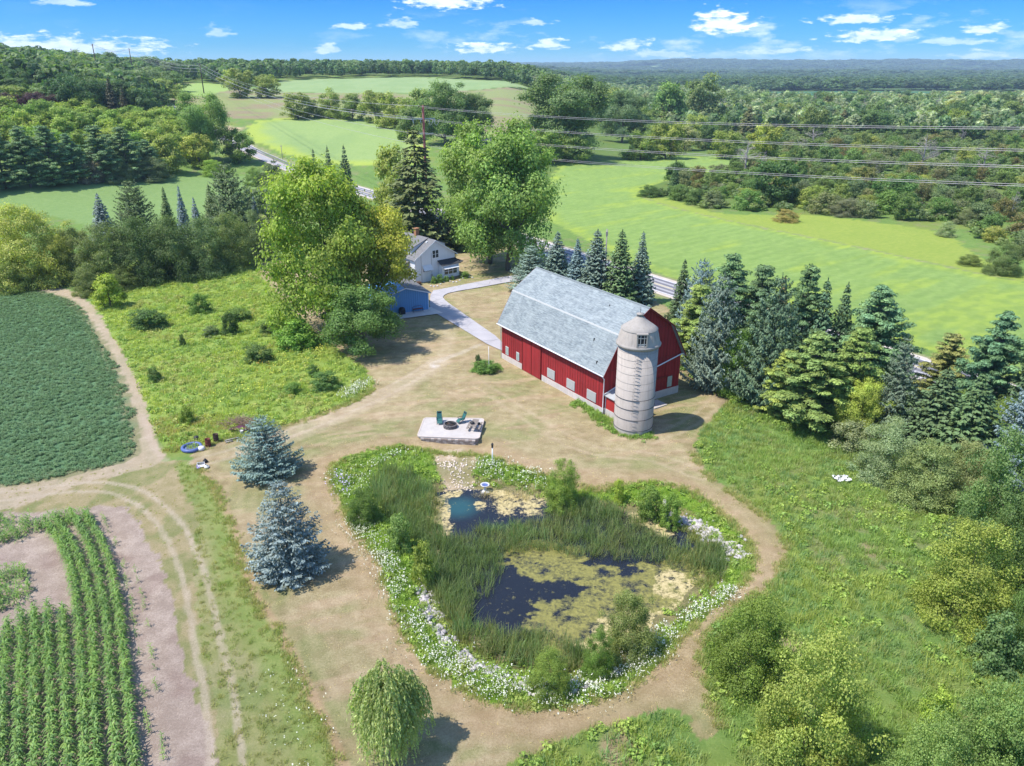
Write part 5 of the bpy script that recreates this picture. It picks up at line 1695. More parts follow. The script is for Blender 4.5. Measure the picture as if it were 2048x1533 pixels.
# the line going on over the road to the hill on the left
LP = [((408, 187), 127, 'dark wooden power pole with many crossarms at the bend of the road', ((0, 2.2), (2.2, 2.6), (4.4, 2.6), (6.2, 1.5))),
      ((270, 166), 97, 'dark power pole leaning slightly on the hill road', ((0.4, 1.0),)),
      ((190, 124), 88, 'dark power pole against the white cloud above the hill wood', ((0.6, 0.9),)),
      ((147, 110), 98, 'farthest small power pole on the hill top', ((0.3, 0.6),))]
LPos = []
for (a, b), tp, lab, arms in LP:
    if a == 190: x, y = -420.0 / 1.0 * 0.9, 640.0
    if a == 147: x, y = -640.0, 1010.0
    if a in (408, 270): x, y = G(a, b)
    if a in (190, 147):
        # on the ray column of the photograph at a chosen distance
        Dd = 560.0 if a == 190 else 820.0
        y = Dd; x = (a - 1024) / FPX * depth_at(0, Dd, 45)
    h_ = z_for_row(x, y, tp) - height1(x, y)
    power_pole((x, y), h_, lab, 'wooden power poles along the road', arms=arms, rad=0.38, rz=0.5, ins=False)
    LPos.append(Vector((x, y, height1(x, y) + h_)))
lab2 = ['highest cable', 'upper left cable', 'upper right cable', 'middle cable', 'lower cable', 'lowest cable']
p0 = Vector((gx, gy, ztop))
for k, (za, zb, off) in enumerate(((0.2, 0.3, 0.0), (3.4, 1.2, -2.5), (3.4, 1.2, 2.5), (3.6, 3.3, 1.5), (6.8, 3.4, -1.5), (9.8, 5.3, 0.6))):
    p_ = p0 + Vector((off * 0.8, off * 0.6, -za)); q_ = LPos[0] + Vector((off * 0.5, off * 0.8, -zb))
    cb_ = cable(p_, q_, 5.5, 0.035, 36).build('power_cable', M_wire)
    tag(cb_, lab2[k] + ' between the red brown pole and the pole at the road bend', 'cable', 'cables over the middle field')
    q2 = LPos[1] + Vector((off * 0.5, off * 0.8, -zb * 0.8))
    cb_ = cable(q_, q2, 4.0, 0.045, 30).build('power_cable', M_wire)
    tag(cb_, lab2[k] + ' between the bend pole and the leaning hill pole', 'cable', 'cables going up the hill')
    if k < 3:
        q3 = LPos[2] + Vector((off * 0.5, 0, -zb * 0.6))
        cb_ = cable(q2, q3, 3.0, 0.06, 20).build('power_cable', M_wire)
        tag(cb_, lab2[k] + ' between the leaning pole and the pole before the cloud', 'cable', 'cables over the hill wood')
# small roadside post in front of the bright field
x, y = G(565, 318)
o = MB().tube([(0, 0, 0), (0, 0, 5.5)], 0.12, 8).box(-0.5, 0.5, -0.06, 0.06, 5.0, 5.15).build('utility_post', M_greybark, None, (x, y, height1(x, y))); tag(o, 'thin grey utility post beside the road below the round field', 'post')
x, y = G(1210, 548)
o = MB().tube([(0, 0, 0), (0, 0, 9.0)], 0.13, 8).box(-0.2, 0.2, -0.2, 0.2, 7.7, 8.5).build('utility_post', M_greybark, None, (x, y, 0)); tag(o, 'grey utility post with a transformer behind the blue spruce row', 'post')

# ------------------------------------------------------------------ tree prototypes (height 1, base at the origin)
def unit(v):
    return v / (np.linalg.norm(v, axis=-1, keepdims=True) + 1e-9)


def limbs_mesh(name, tips, rng, r0=0.022, top=0.75, fork=0.3, n=9, seg=7, lean=0.0, spread=1.0):
    """tapered trunk with limbs that reach into the crown"""
    m = MB()
    k = 9
    pts = [(lean * (i / k) ** 2 + 0.012 * math.sin(i * 1.7), 0.010 * math.cos(i * 1.3), -0.03 + (top + 0.03) * i / k) for i in range(k + 1)]
    m.tube(pts, [r0 * (1.35 if i == 0 else 1) * (1 - 0.85 * (i / k)) for i in range(k + 1)], seg, False)
    idx = rng.permutation(len(tips))[:n]
    for i in idx:
        t = tips[i]
        zb = max(fork * 0.5, min(top * 0.85, t[2] * rng.uniform(0.35, 0.65)))
        f = zb / top
        b = np.array([lean * f * f, 0, zb])
        mid = b * 0.45 + t * 0.55 + np.array([0, 0, 0.02])
        r = r0 * (1 - 0.8 * f) * 0.55
        m.tube([tuple(b), tuple(mid), tuple(t)], [r, r * 0.6, r * 0.2], 5, False)
    return m.mesh(name)


def crown_mesh(name, V, F, C, mat):
    me = np_mesh(name, V, F, {'lc': ('FLOAT_COLOR', 'POINT', np.column_stack([C, np.ones(len(C))]))})
    me.materials.append(mat)
    return me


def broadleaf(name, seed, nleaf=9000, nclump=60, rx=0.42, z0=0.18, clump=0.12, leaf=0.017, shape='round', yellow=0.2, lo=0.6, hi=1.3, mat=None, stem=True, jag=0.3, cvar=0.25, n_limb=10, r0=0.024, bough=18):
    """crown built of boughs, each carrying clumps of leaves, with gaps between the boughs"""
    rng = np.random.default_rng(seed)
    H = 1 - z0
    cen = np.array([0, 0, z0 + H * 0.46])

    def reach(zn):
        if shape == 'egg': return max(0.12, math.sin(math.pi * min(1, (zn * 0.90 + 0.09) ** 0.72)) ** 0.7)
        if shape == 'dome': return math.sqrt(max(0.03, 1 - max(zn, 0) ** 2.1)) * 1.02
        if shape == 'vase': return 0.55 + 0.7 * zn if zn < 0.62 else 1.0 * math.sqrt(max(0.03, 1 - ((zn - 0.62) / 0.41) ** 2))
        return max(0.15, math.sqrt(max(0.0, 1 - (2 * zn - 1) ** 2)))
    cs, bi = [], []
    for k in range(bough):
        zn = ((k + 0.5) / bough) ** (1.5 if shape == 'dome' else 0.9) + rng.normal(0, 0.03)
        zn = min(max(zn, 0.02), 0.97)
        a = k * 2.39996 + rng.normal(0, 0.25)
        rr = reach(zn) * rx * rng.uniform(0.62, 0.98) * (1 + rng.uniform(-jag, jag) * 0.5)
        c = np.array([math.cos(a) * rr * .82, math.sin(a) * rr * .82, z0 + H * zn * rng.uniform(.93, 1.0)])
        out = np.array([math.cos(a), math.sin(a), 0.15])
        br = rng.uniform(0.10, 0.17) * (0.75 + 0.4 * reach(zn))
        m = max(2, int(round(nclump / bough * (br / 0.13) ** 2)))
        for j in range(m):
            d = unit(rng.normal(0, 1, 3) + out * 0.6)
            cs.append(c + d * br * rng.uniform(0.3, 1.0) * np.array([1.1, 1.1, 0.85]) - np.array([0, 0, .02])); bi.append(k)
    for j in range(nclump // 5):
        cs.append(cen + rng.normal(0, 1, 3) * np.array([rx * .33, rx * .33, H * .2])); bi.append(bough)
    cs = np.array(cs); bi = np.array(bi); nclump = len(cs)
    cs[:, 2] = np.clip(cs[:, 2], z0 * 0.9 + 0.02, 1 - clump * 0.35)
    per = nleaf // nclump
    rad = clump * 0.78 * rng.uniform(0.55, 1.35, nclump)
    ci = np.repeat(np.arange(nclump), per)
    d = unit(rng.normal(0, 1, (len(ci), 3)) + np.array([0, 0, 0.35]))
    r = rad[ci] * rng.uniform(0.4, 1.2, len(ci)) ** 0.7
    lob = 1 + 0.3 * np.sin(d[:, 0] * 7 + ci * 1.3) * np.cos(d[:, 1] * 6 + ci) + 0.18 * np.sin(d[:, 2] * 11 + ci * 2.1)
    P = cs[ci] + d * (r * lob)[:, None] * np.array([1.12, 1.12, 0.8])
    out = unit(P - cen)
    nrm = unit(d * 0.9 + out * 0.4 + rng.normal(0, 0.5, P.shape) + np.array([0, 0, 0.3]))
    V, F = leaf_quads(P, nrm, leaf * rng.uniform(0.55, 1.35, len(P)), rng.uniform(1.0, 1.6, (len(P), 1)), rng)
    V[:, 2] = np.maximum(V[:, 2], 0.004)
    cb = rng.uniform(1 - cvar * .5, 1 + cvar * .5, nclump) * rng.uniform(1 - cvar * .6, 1 + cvar * .6, bough + 1)[bi]
    cy = rng.uniform(0, yellow * 0.8, nclump) + rng.uniform(0, yellow * 1.2, bough + 1)[bi]
    v = cb[ci] * rng.uniform(lo, hi, len(P))
    y = cy[ci] + rng.uniform(0, yellow, len(P))
    C = np.repeat(np.stack([v * (1 + 0.9 * y), v * (1 + 0.45 * y), v * (1 - 0.5 * y)], 1), 4, 0)
    cm = crown_mesh(name + '_crown', V, F, C, mat or M_leaf)
    tm = limbs_mesh(name + '_trunk', cs, rng, r0=r0, top=z0 + H * 0.7, fork=z0, n=n_limb) if stem else None
    return cm, tm


def spruce(name, seed, tiers=34, rbase=0.30, per=26, nb=(8, 13), leaf=0.015, z0=0.03, power=0.85, droop=0.18, mat=None, up=0.05, thin=0.0, lo=0.6, hi=1.3, stem_r=0.016):
    rng = np.random.default_rng(seed)
    P, A, N, S, Vv = [], [], [], [], []
    tips = []
    for k in range(tiers):
        t = (k + rng.uniform(-.3, .3)) / tiers
        t = min(max(t, 0), 0.985)
        z = z0 + (1 - z0) * (t ** 1.05)
        r = rbase * (1 - t) ** power * rng.uniform(0.85, 1.12) + 0.012
        n = int(rng.integers(nb[0], nb[1]) * (0.45 + 0.55 * (1 - t))) + 3
        a0 = rng.uniform(0, 6.28)
        for b in range(n):
            if rng.uniform() < thin: continue
            a = a0 + 6.283 * b / n + rng.normal(0, 0.12)
            L = r * rng.uniform(0.78, 1.12)
            m = max(5, int(per * (L / rbase) ** 0.8))
            s = rng.uniform(0.12, 1.0, m) ** 0.75
            w = (0.20 * L * (1.05 - s) + 0.010)
            lat = rng.normal(0, 1, m) * w
            dirx = np.array([math.cos(a), math.sin(a)]); ort = np.array([-dirx[1], dirx[0]])
            xy = dirx[None] * (s * L)[:, None] + ort[None] * lat[:, None]
            zz = z - droop * L * s + up * L * s ** 3 * 4 - np.abs(lat) * 0.35 + rng.normal(0, 0.004, m)
            P.append(np.column_stack([xy, zz]))
            al = dirx[None] * 1.0 + ort[None] * np.sign(lat)[:, None] * 0.7
            A.append(np.column_stack([al, np.full(m, -0.05) + rng.normal(0, .15, m)]))
            N.append(np.column_stack([dirx[None] * 0.45 + rng.normal(0, .35, (m, 2)), np.full(m, 0.9)]))
            S.append(leaf * rng.uniform(0.6, 1.25, m) * (0.6 + 0.4 * L / rbase))
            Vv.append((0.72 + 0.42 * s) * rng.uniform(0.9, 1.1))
            if rng.uniform() < 0.15: tips.append([dirx[0] * L * .8, dirx[1] * L * .8, z - droop * L])
    P = np.concatenate(P); A = np.concatenate(A); N = np.concatenate(N); S = np.concatenate(S); Vv = np.concatenate(Vv)
    # leader
    P = np.vstack([P, np.column_stack([rng.normal(0, .003, 20), rng.normal(0, .003, 20), np.linspace(0.95, 1.0, 20)])])
    A = np.vstack([A, np.tile([0.1, 0, 1], (20, 1)) + rng.normal(0, .3, (20, 3))]); N = np.vstack([N, rng.normal(0, 1, (20, 3))]); S = np.append(S, np.full(20, leaf * 0.5)); Vv = np.append(Vv, np.ones(20))
    V, F = leaf_quads(P, unit(N), S, 1.7, rng, along=A)
    V[:, 2] = np.maximum(V[:, 2], 0.003)
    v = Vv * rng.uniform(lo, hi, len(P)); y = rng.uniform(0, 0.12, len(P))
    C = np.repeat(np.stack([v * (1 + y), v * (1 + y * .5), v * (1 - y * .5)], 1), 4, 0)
    m = MB(); m.tube([(0, 0, -0.02), (0, 0, 0.5), (0, 0, 0.97)], [stem_r * 1.2, stem_r * 0.7, 0.002], 7, False)
    return crown_mesh(name + '_crown', V, F, C, mat or M_needle), m.mesh(name + '_trunk')


def pine(name, seed, tiers=19, rbase=0.30, leaf=0.0058, clumps=7, per=135, z0=0.04, up=0.16, gap=0.2, mat=None, yellow=0.3, flat=0.42, cl=0.040):
    rng = np.random.default_rng(seed)
    P, N, Vv, Y = [], [], [], []
    m = MB(); m.tube([(0, 0, -0.02), (0.01, 0, 0.5), (0, 0.01, 0.95)], [0.018, 0.012, 0.003], 7, False)
    for k in range(tiers):
        t = (k + rng.uniform(-.25, .25)) / tiers
        t = max(t, 0)
        z = z0 + (0.96 - z0) * t
        r = rbase * (1.04 - t) ** 0.85 * rng.uniform(0.75, 1.15) * (0.75 + 0.5 * min(1, t * 4 + .3))
        n = int(rng.integers(5, 8) * (0.6 + 0.4 * (1 - t))) + 1
        a0 = rng.uniform(0, 6.28)
        for b in range(n):
            if rng.uniform() < gap * (1 - t): continue
            a = a0 + 6.283 * b / n + rng.normal(0, 0.2)
            L = r * rng.uniform(0.7, 1.2)
            dz = up * L
            tip = np.array([math.cos(a) * L, math.sin(a) * L, z + dz])
            m.tube([(0, 0, z - 0.01), tuple(tip * np.array([.5, .5, 1]) * 1 + np.array([0, 0, -dz * .6])), tuple(tip)], [0.007, 0.005, 0.002], 4, False)
            nc = max(2, int(clumps * L / rbase))
            for c in range(nc):
                s = (c + 0.6) / nc
                ctr = np.array([math.cos(a) * L * s, math.sin(a) * L * s, z + dz * s * s]) + rng.normal(0, 0.012, 3)
                rr = cl * (0.75 + 0.5 * s) * rng.uniform(0.8, 1.2)
                q = per // 2 if s < 0.4 else per
                d = unit(rng.normal(0, 1, (q, 3)) + np.array([0, 0, 0.5]))
                P.append(ctr + d * (rr * rng.uniform(0.5, 1.05, q))[:, None] * np.array([1.15, 1.15, flat]))
                N.append(unit(d + np.array([0, 0, 0.8]) + rng.normal(0, 0.4, (q, 3))))
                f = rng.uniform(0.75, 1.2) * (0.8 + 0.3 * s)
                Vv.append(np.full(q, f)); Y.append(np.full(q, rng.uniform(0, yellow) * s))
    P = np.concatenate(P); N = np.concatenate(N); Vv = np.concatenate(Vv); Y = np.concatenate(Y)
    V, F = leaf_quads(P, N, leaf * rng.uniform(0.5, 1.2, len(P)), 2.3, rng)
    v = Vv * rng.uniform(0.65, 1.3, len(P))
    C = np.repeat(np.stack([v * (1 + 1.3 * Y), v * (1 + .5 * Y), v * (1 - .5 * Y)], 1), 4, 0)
    V[:, 2] = np.maximum(V[:, 2], 0.003)
    return crown_mesh(name + '_crown', V, F, C, mat or M_needle), m.mesh(name + '_trunk')


def willow(name, seed):
    rng = np.random.default_rng(seed)
    P, A, Vv = [], [], []
    tips = []
    for k in range(1100):
        p = unit(rng.normal(0, 1, 3)); p[2] = abs(p[2]) * 1.0
        rr = rng.uniform(0.55, 1.0)
        az_ = math.atan2(p[1], p[0]); ir = 1 + 0.22 * math.sin(az_ * 3 + 1) + 0.12 * math.sin(az_ * 7)
        st = np.array([p[0] * 0.36 * rr * ir + 0.05, p[1] * 0.36 * rr * ir, 0.5 + p[2] * 0.46 * rr * (1 + .1 * math.sin(az_ * 4))])
        if rng.uniform() < .05: tips.append(st)
        L = rng.uniform(0.12, 0.62) * (0.6 + st[2] * .5)
        n = int(L / 0.017)
        out = unit(np.array([p[0], p[1], 0.001]))
        f = rng.uniform(0.7, 1.3); wv = rng.normal(0, 0.03, 2)
        for i in range(n):
            s = i / n
            q = st + out * (0.10 * (1 - (1 - s) ** 2)) + np.array([wv[0] * s, wv[1] * s, 0.03 * s - L * s ** 1.35])
            if q[2] < 0.02: break
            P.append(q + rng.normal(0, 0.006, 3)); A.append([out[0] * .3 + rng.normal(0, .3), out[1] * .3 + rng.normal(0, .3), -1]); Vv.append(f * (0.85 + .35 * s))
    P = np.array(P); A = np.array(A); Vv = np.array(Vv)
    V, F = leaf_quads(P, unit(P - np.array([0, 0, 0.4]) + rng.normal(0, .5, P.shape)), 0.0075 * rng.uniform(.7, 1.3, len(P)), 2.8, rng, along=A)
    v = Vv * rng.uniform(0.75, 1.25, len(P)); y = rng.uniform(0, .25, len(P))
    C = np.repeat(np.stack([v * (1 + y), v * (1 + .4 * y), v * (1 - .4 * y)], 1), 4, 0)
    return crown_mesh(name + '_crown', V, F, C, M_leaf), limbs_mesh(name + '_trunk', np.array(tips), rng, r0=0.03, top=0.7, fork=0.2, n=8)


def bare(name, seed):
    rng = random.Random(seed)
    m = MB(); m.tube([(0, 0, -0.02), (0.01, 0, 0.5), (0, 0, 0.95)], [0.016, 0.011, 0.003], 6, False)

    def br(p, d, L, r, lvl):
        q = p + d * L
        m.tube([p, p + d * L * 0.5 + Vector((rng.gauss(0, .01), rng.gauss(0, .01), .01)), q], [r, r * .7, r * .35], 4, False)
        if lvl:
            for _ in range(4):
                nd = (d + Vector((rng.gauss(0, .5), rng.gauss(0, .5), rng.gauss(.25, .3)))).normalized()
                br(p + d * L * rng.uniform(.35, 1), nd, L * rng.uniform(.35, .6), r * .45, lvl - 1)
    for k in range(20):
        z = rng.uniform(0.2, 0.9); a = rng.uniform(0, 6.28)
        br(Vector((0, 0, z)), Vector((math.cos(a), math.sin(a), 0.75)).normalized(), 0.3 * (1.1 - z), 0.006, 2)
    return None, m.mesh(name + '_trunk')


PROTO = {
    'maple': [broadleaf('maple', 1, 56000, 190, 0.47, 0.08, 0.105, 0.0068, 'egg', 0.42, jag=0.5, bough=26, cvar=.35), broadleaf('maple', 2, 40000, 95, 0.46, 0.12, 0.115, 0.0074, 'egg', 0.25, jag=0.35), broadleaf('maple', 27, 30000, 80, 0.5, 0.36, 0.12, 0.0085, 'egg', 0.35, jag=0.3)],
    'lime': [broadleaf('lime', 3, 44000, 150, 0.42, 0.16, 0.105, 0.0072, 'vase', 0.15, jag=0.35, cvar=.2), broadleaf('lime', 4, 34000, 85, 0.42, 0.16, 0.115, 0.0078, 'egg', 0.15, cvar=.2)],
    'broad': [broadleaf('broad', s, 9000, 48, 0.44, 0.06, 0.135, 0.016, sh, 0.12) for s, sh in ((5, 'egg'), (6, 'round'), (7, 'dome'), (8, 'vase'))],
    'shrub': [broadleaf('shrub', s, 8000, 60, 0.52, 0.0, 0.17, 0.019, 'dome', 0.12, bough=20, stem=True, n_limb=6, r0=0.012) for s in (9, 10, 11)],
    'bush': [broadleaf('bush', s, 44000, 170, 0.5, 0.0, 0.115, 0.0068, 'dome', 0.15, n_limb=8, r0=0.012, jag=.25, bough=30) for s in (12, 13, 26)],
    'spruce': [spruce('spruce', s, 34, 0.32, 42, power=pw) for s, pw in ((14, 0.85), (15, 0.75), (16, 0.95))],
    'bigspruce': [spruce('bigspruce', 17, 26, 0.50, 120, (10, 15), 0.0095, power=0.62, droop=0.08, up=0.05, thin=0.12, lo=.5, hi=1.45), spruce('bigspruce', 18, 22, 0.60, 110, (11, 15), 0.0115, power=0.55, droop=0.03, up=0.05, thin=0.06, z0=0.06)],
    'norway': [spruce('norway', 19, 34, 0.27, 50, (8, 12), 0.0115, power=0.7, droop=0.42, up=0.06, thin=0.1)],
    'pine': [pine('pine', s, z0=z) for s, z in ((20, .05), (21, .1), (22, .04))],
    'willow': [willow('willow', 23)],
    'dead': [bare('dead', 24), bare('dead', 25)],
}
KIND = {'maple': ('maple_tree', 'tree'), 'lime': ('maple_tree', 'tree'), 'broad': ('broadleaf_tree', 'tree'), 'shrub': ('shrub', 'shrub'), 'bush': ('bushy_tree', 'tree'), 'spruce': ('spruce_tree', 'tree'),
        'bigspruce': ('spruce_tree', 'tree'), 'norway': ('spruce_tree', 'tree'), 'pine': ('pine_tree', 'tree'), 'willow': ('willow_tree', 'tree'), 'dead': ('dead_tree', 'tree')}
# half width of each kind's crown at height 1, for fitting to the width seen
HALF = {'maple': .47, 'lime': .44, 'broad': .45, 'shrub': .55, 'bush': .52, 'spruce': .30, 'bigspruce': .5, 'norway': .26, 'pine': .32, 'willow': .46, 'dead': .25}
C_MAPLE = (0.115, 0.19, 0.022); C_YEL = (0.22, 0.25, 0.022); C_GREEN = (0.075, 0.15, 0.025); C_DARK = (0.04, 0.085, 0.022); C_LIME = (0.14, 0.22, 0.04)
C_BLUE = (0.10, 0.155, 0.15); C_BLUE2 = (0.085, 0.135, 0.12); C_SPR = (0.045, 0.085, 0.035); C_PINE = (0.085, 0.17, 0.065); C_PINEY = (0.15, 0.23, 0.04)
C_GREY = (0.17, 0.22, 0.13); C_PALE = (0.21, 0.25, 0.06); C_PURP = (0.05, 0.022, 0.04); C_BRN = (0.10, 0.10, 0.03)
tree_n = [0]


def tree(sp, x, y, h, w, tint, label, group=None, var=None, rz=None, z=None, jitter=0.06):
    tree_n[0] += 1
    rg = random.Random(tree_n[0] * 13 + 5)
    nm, cat = KIND[sp]
    pr = PROTO[sp][(var if var is not None else rg.randrange(len(PROTO[sp]))) % len(PROTO[sp])]
    e = empty(nm, (x, y, (height1(x, y) if z is None else z) - 0.05), rg.uniform(0, 6.28) if rz is None else rz)
    s = w / 2 / HALF[sp]
    for part, me, mt in (('crown', pr[0], None), ('trunk', pr[1], M_greybark if sp == 'dead' else M_bark)):
        if me is None: continue
        o = bpy.data.objects.new(part, me); COL.objects.link(o); o.parent = e
        if mt and not me.materials: me.materials.append(mt)
        o.scale = (s, s, h)
        j = 1 + rg.uniform(-jitter, jitter)
        o.color = (tint[0] * j * (1 + rg.uniform(-jitter, jitter)), tint[1] * j, tint[2] * j * (1 + rg.uniform(-jitter, jitter)), 1)
    tag(e, label, cat, group)
    return e


def tree_px(sp, bx, by, ty, w, tint, label, group=None, var=None, rz=None):
    x, y = G(bx, by)
    z0 = height1(x, y)
    h = max(0.5, z_for_row(x, y, ty) - z0)
    wm = w / FPX * depth_at(x, y, z0 + h * 0.5)
    if sp in ('spruce', 'norway', 'pine', 'bigspruce'): h *= 1.0
    else: h *= 1.0
    return tree(sp, x, y, h, wm, tint, label, group, var, rz)


T = tree_px
# --- the big trees round the house
T('maple', 658, 662, 316, 262, (0.125, 0.20, 0.02), 'huge yellow green maple with drooping crown left of the blue garage', var=0)
T('maple', 752, 640, 403, 178, (0.20, 0.235, 0.03), 'maple turning golden yellow leaning over the white farmhouse', var=2, rz=1.0)
T('lime', 728, 708, 574, 152, (0.075, 0.16, 0.04), 'lower dense mid green tree in front of the blue garage', var=1)
T('broad', 690, 650, 560, 90, (0.06, 0.125, 0.045), 'dark bluish green tree under the big yellow green maple', var=1)
T('lime', 978, 527, 242, 205, (0.15, 0.24, 0.05), 'tall bright green maple behind the house, left of the pair', var=0)
T('lime', 1018, 541, 268, 205, (0.13, 0.22, 0.045), 'tall bright green maple beside the drive, right of the pair', var=1)
T('norway', 838, 500, 250, 165, (0.07, 0.088, 0.03), 'tall brownish Norway spruce hiding the foot of the steel power pole', var=0)
T('norway', 905, 490, 400, 95, (0.035, 0.055, 0.03), 'very dark drooping spruce just behind the house chimney', var=0)
T('spruce', 787, 440, 345, 48, C_BLUE, 'small blue spruce peeping out behind the yellow maple')
T('broad', 788, 440, 288, 90, (0.19, 0.24, 0.04), 'light green tree behind the tall Norway spruce', var=0)
T('broad', 925, 502, 452, 58, (0.12, 0.20, 0.04), 'small multi stemmed tree at the right corner of the farmhouse', var=3)
T('shrub', 905, 452, 425, 60, C_GREEN, 'low green shrub beside the road behind the house')
for i, (bx, ty, w, tn) in enumerate(((637, 298, 36, 'leftmost'), (665, 291, 32, 'middle'), (697, 290, 44, 'rightmost'))):
    T('spruce', bx, 420, ty, w, (0.06, 0.10, 0.045), tn + ' of the three dark spruce tips above the yellow green maple')
# --- blue spruces behind the barn
T('bigspruce', 1062, 582, 488, 104, (0.125, 0.185, 0.18), 'broad blue spruce with brown top at the left end of the barn row', var=0)
T('broad', 1066, 545, 476, 26, (0.24, 0.19, 0.10), 'brown topped young tree sticking out above the left blue spruce', var=0)
for bx, by, ty, w, c, lab in ((1113, 585, 463, 80, C_BLUE2, 'second blue spruce from the left behind the barn ridge'), (1152, 592, 477, 62, (0.10, 0.165, 0.17), 'slim blue spruce, third behind the barn ridge'),
                              (1190, 603, 458, 86, (0.09, 0.14, 0.13), 'tallest blue spruce in the middle of the barn row'), (1237, 612, 459, 80, (0.075, 0.14, 0.05), 'green spruce between two blue ones behind the barn'),
                              (1278, 606, 463, 66, (0.095, 0.15, 0.14), 'blue spruce at the right end of the barn row')):
    T('spruce', bx, by, ty, w, c, lab)
# --- the mixed belt on the right
belt = [
    ('spruce', 1358, 660, 518, 60, C_SPR, 'thin dark spruce at the left tip of the right tree belt'),
    ('bigspruce', 1392, 700, 515, 95, (0.11, 0.165, 0.175), 'pale blue spruce crown behind the yellow pine near the barn'),
    ('pine', 1388, 722, 560, 125, C_PINEY, 'yellow green pine right behind the barn gable'),
    ('pine', 1449, 690, 495, 135, C_PINE, 'tall fluffy green pine behind the barn, left one of two'),
    ('pine', 1508, 700, 520, 120, (0.06, 0.125, 0.055), 'fluffy green pine behind the barn, right one of two'),
    ('bigspruce', 1425, 775, 543, 112, (0.085, 0.13, 0.12), 'large leaning blue spruce with bare gaps right of the barn'),
    ('bush', 1465, 782, 662, 86, (0.11, 0.22, 0.025), 'fresh green bushy tree in front of the blue spruce'),
    ('bigspruce', 1530, 805, 545, 130, (0.055, 0.105, 0.055), 'broad blue green spruce with brownish top in the belt'),
    ('pine', 1590, 760, 518, 120, (0.065, 0.135, 0.055), 'dark green pine with the highest top in the middle of the belt'),
    ('spruce', 1550, 700, 552, 60, (0.14, 0.10, 0.05), 'brown tipped spruce behind the middle pine'),
    ('spruce', 1622, 770, 556, 80, (0.06, 0.125, 0.06), 'slender blue green spruce in the middle of the belt'),
    ('spruce', 1662, 770, 564, 66, (0.04, 0.09, 0.04), 'slender dark spruce left of the big round pine'),
    ('pine', 1730, 780, 560, 165, (0.09, 0.18, 0.075), 'big round topped pine in the middle of the belt'),
    ('pine', 1612, 850, 655, 170, (0.12, 0.20, 0.04), 'wide yellow green pine with flat tiers at the meadow edge'),
    ('pine', 1690, 850, 640, 140, (0.12, 0.19, 0.03), 'yellow tinged pine behind the round yellow tree'),
    ('pine', 1560, 830, 690, 110, (0.16, 0.22, 0.03), 'low yellow green pine next to the blue green spruce'),
    ('bigspruce', 1775, 870, 668, 120, (0.085, 0.13, 0.085), 'grey green spruce with thin top right of the belt centre'),
    ('bush', 1712, 868, 752, 100, (0.24, 0.32, 0.045), 'round golden green tree at the meadow edge of the belt'),
    ('pine', 1958, 850, 612, 150, (0.075, 0.155, 0.07), 'tall pine with a round dark top at the right of the belt'),
    ('pine', 1880, 800, 660, 110, (0.16, 0.18, 0.05), 'thin yellow brown pine beyond the far right pines'),
    ('spruce', 2034, 880, 648, 105, (0.035, 0.075, 0.035), 'dark spruce cut by the right edge of the picture'),
    ('spruce', 1860, 905, 735, 140, (0.055, 0.10, 0.04), 'dark green spruce above the grey shrubs'),
    ('spruce', 1800, 880, 770, 90, (0.05, 0.095, 0.04), 'low dark spruce left of the dark pair in the belt'),
    ('spruce', 1920, 940, 745, 150, (0.06, 0.11, 0.04), 'dense dark spruce in the shade of the tall right pine'),
    ('bush', 1915, 900, 780, 90, (0.10, 0.17, 0.03), 'green deciduous tree wedged between the dark spruces'),
    ('bush', 1990, 920, 800, 100, (0.12, 0.19, 0.035), 'green deciduous tree under the right hand pine'),
    ('bigspruce', 2030, 960, 768, 160, (0.105, 0.16, 0.175), 'blue spruce half out of the picture on the right'),
    ('shrub', 1700, 895, 845, 90, C_GREY, 'small grey green shrub at the left of the shrub row'),
    ('bush', 1765, 955, 838, 130, (0.19, 0.25, 0.16), 'large silvery grey green shrub at the meadow edge'),
    ('bush', 1850, 1000, 885, 150, (0.16, 0.22, 0.085), 'olive green shrub between silvery shrub and big tree'),
    ('bush', 1930, 1010, 880, 110, (0.17, 0.21, 0.09), 'brownish green shrub behind the olive one'),
    ('bush', 1990, 1110, 860, 190, (0.085, 0.155, 0.05), 'large mid green tree on the right edge below the blue spruce'),
    ('bush', 2060, 1180, 960, 160, (0.075, 0.14, 0.035), 'dark green tree cut by the right edge of the picture'),
    ('bush', 1915, 1232, 1042, 200, (0.175, 0.235, 0.035), 'big yellow green boxelder standing alone in the right meadow'),
    ('bush', 2050, 1300, 1090, 110, (0.09, 0.17, 0.04), 'green bush at the right edge behind the boxelder'),
    ('bush', 1497, 1352, 1196, 178, (0.10, 0.17, 0.018), 'dense dark green bush at the bend of the mown path'),
    ('bush', 1604, 1520, 1258, 225, (0.185, 0.235, 0.045), 'large pale green bush at the bottom right of the pond path'),
    ('bush', 1930, 1600, 1370, 190, (0.11, 0.20, 0.05), 'green shrub tree in the bottom right corner, centre one'),
    ('bush', 2060, 1620, 1300, 200, (0.09, 0.19, 0.075), 'bluish green tree in the bottom right corner, at the edge'),
    ('bush', 1830, 1640, 1450, 170, (0.13, 0.22, 0.06), 'light green shrub on the bottom edge of the picture, far right'),
    ('shrub', 1870, 1450, 1385, 70, (0.19, 0.28, 0.03), 'small yellow green shrub in the bottom right meadow'),
    ('shrub', 1985, 1330, 1230, 100, (0.08, 0.16, 0.06), 'blue green shrub right of the grass below the boxelder'),
    ('shrub', 1660, 1205, 1150, 0.1, C_GREEN, None),
]
for b in belt:
    if b[-1]: T(*b[:6], b[6])
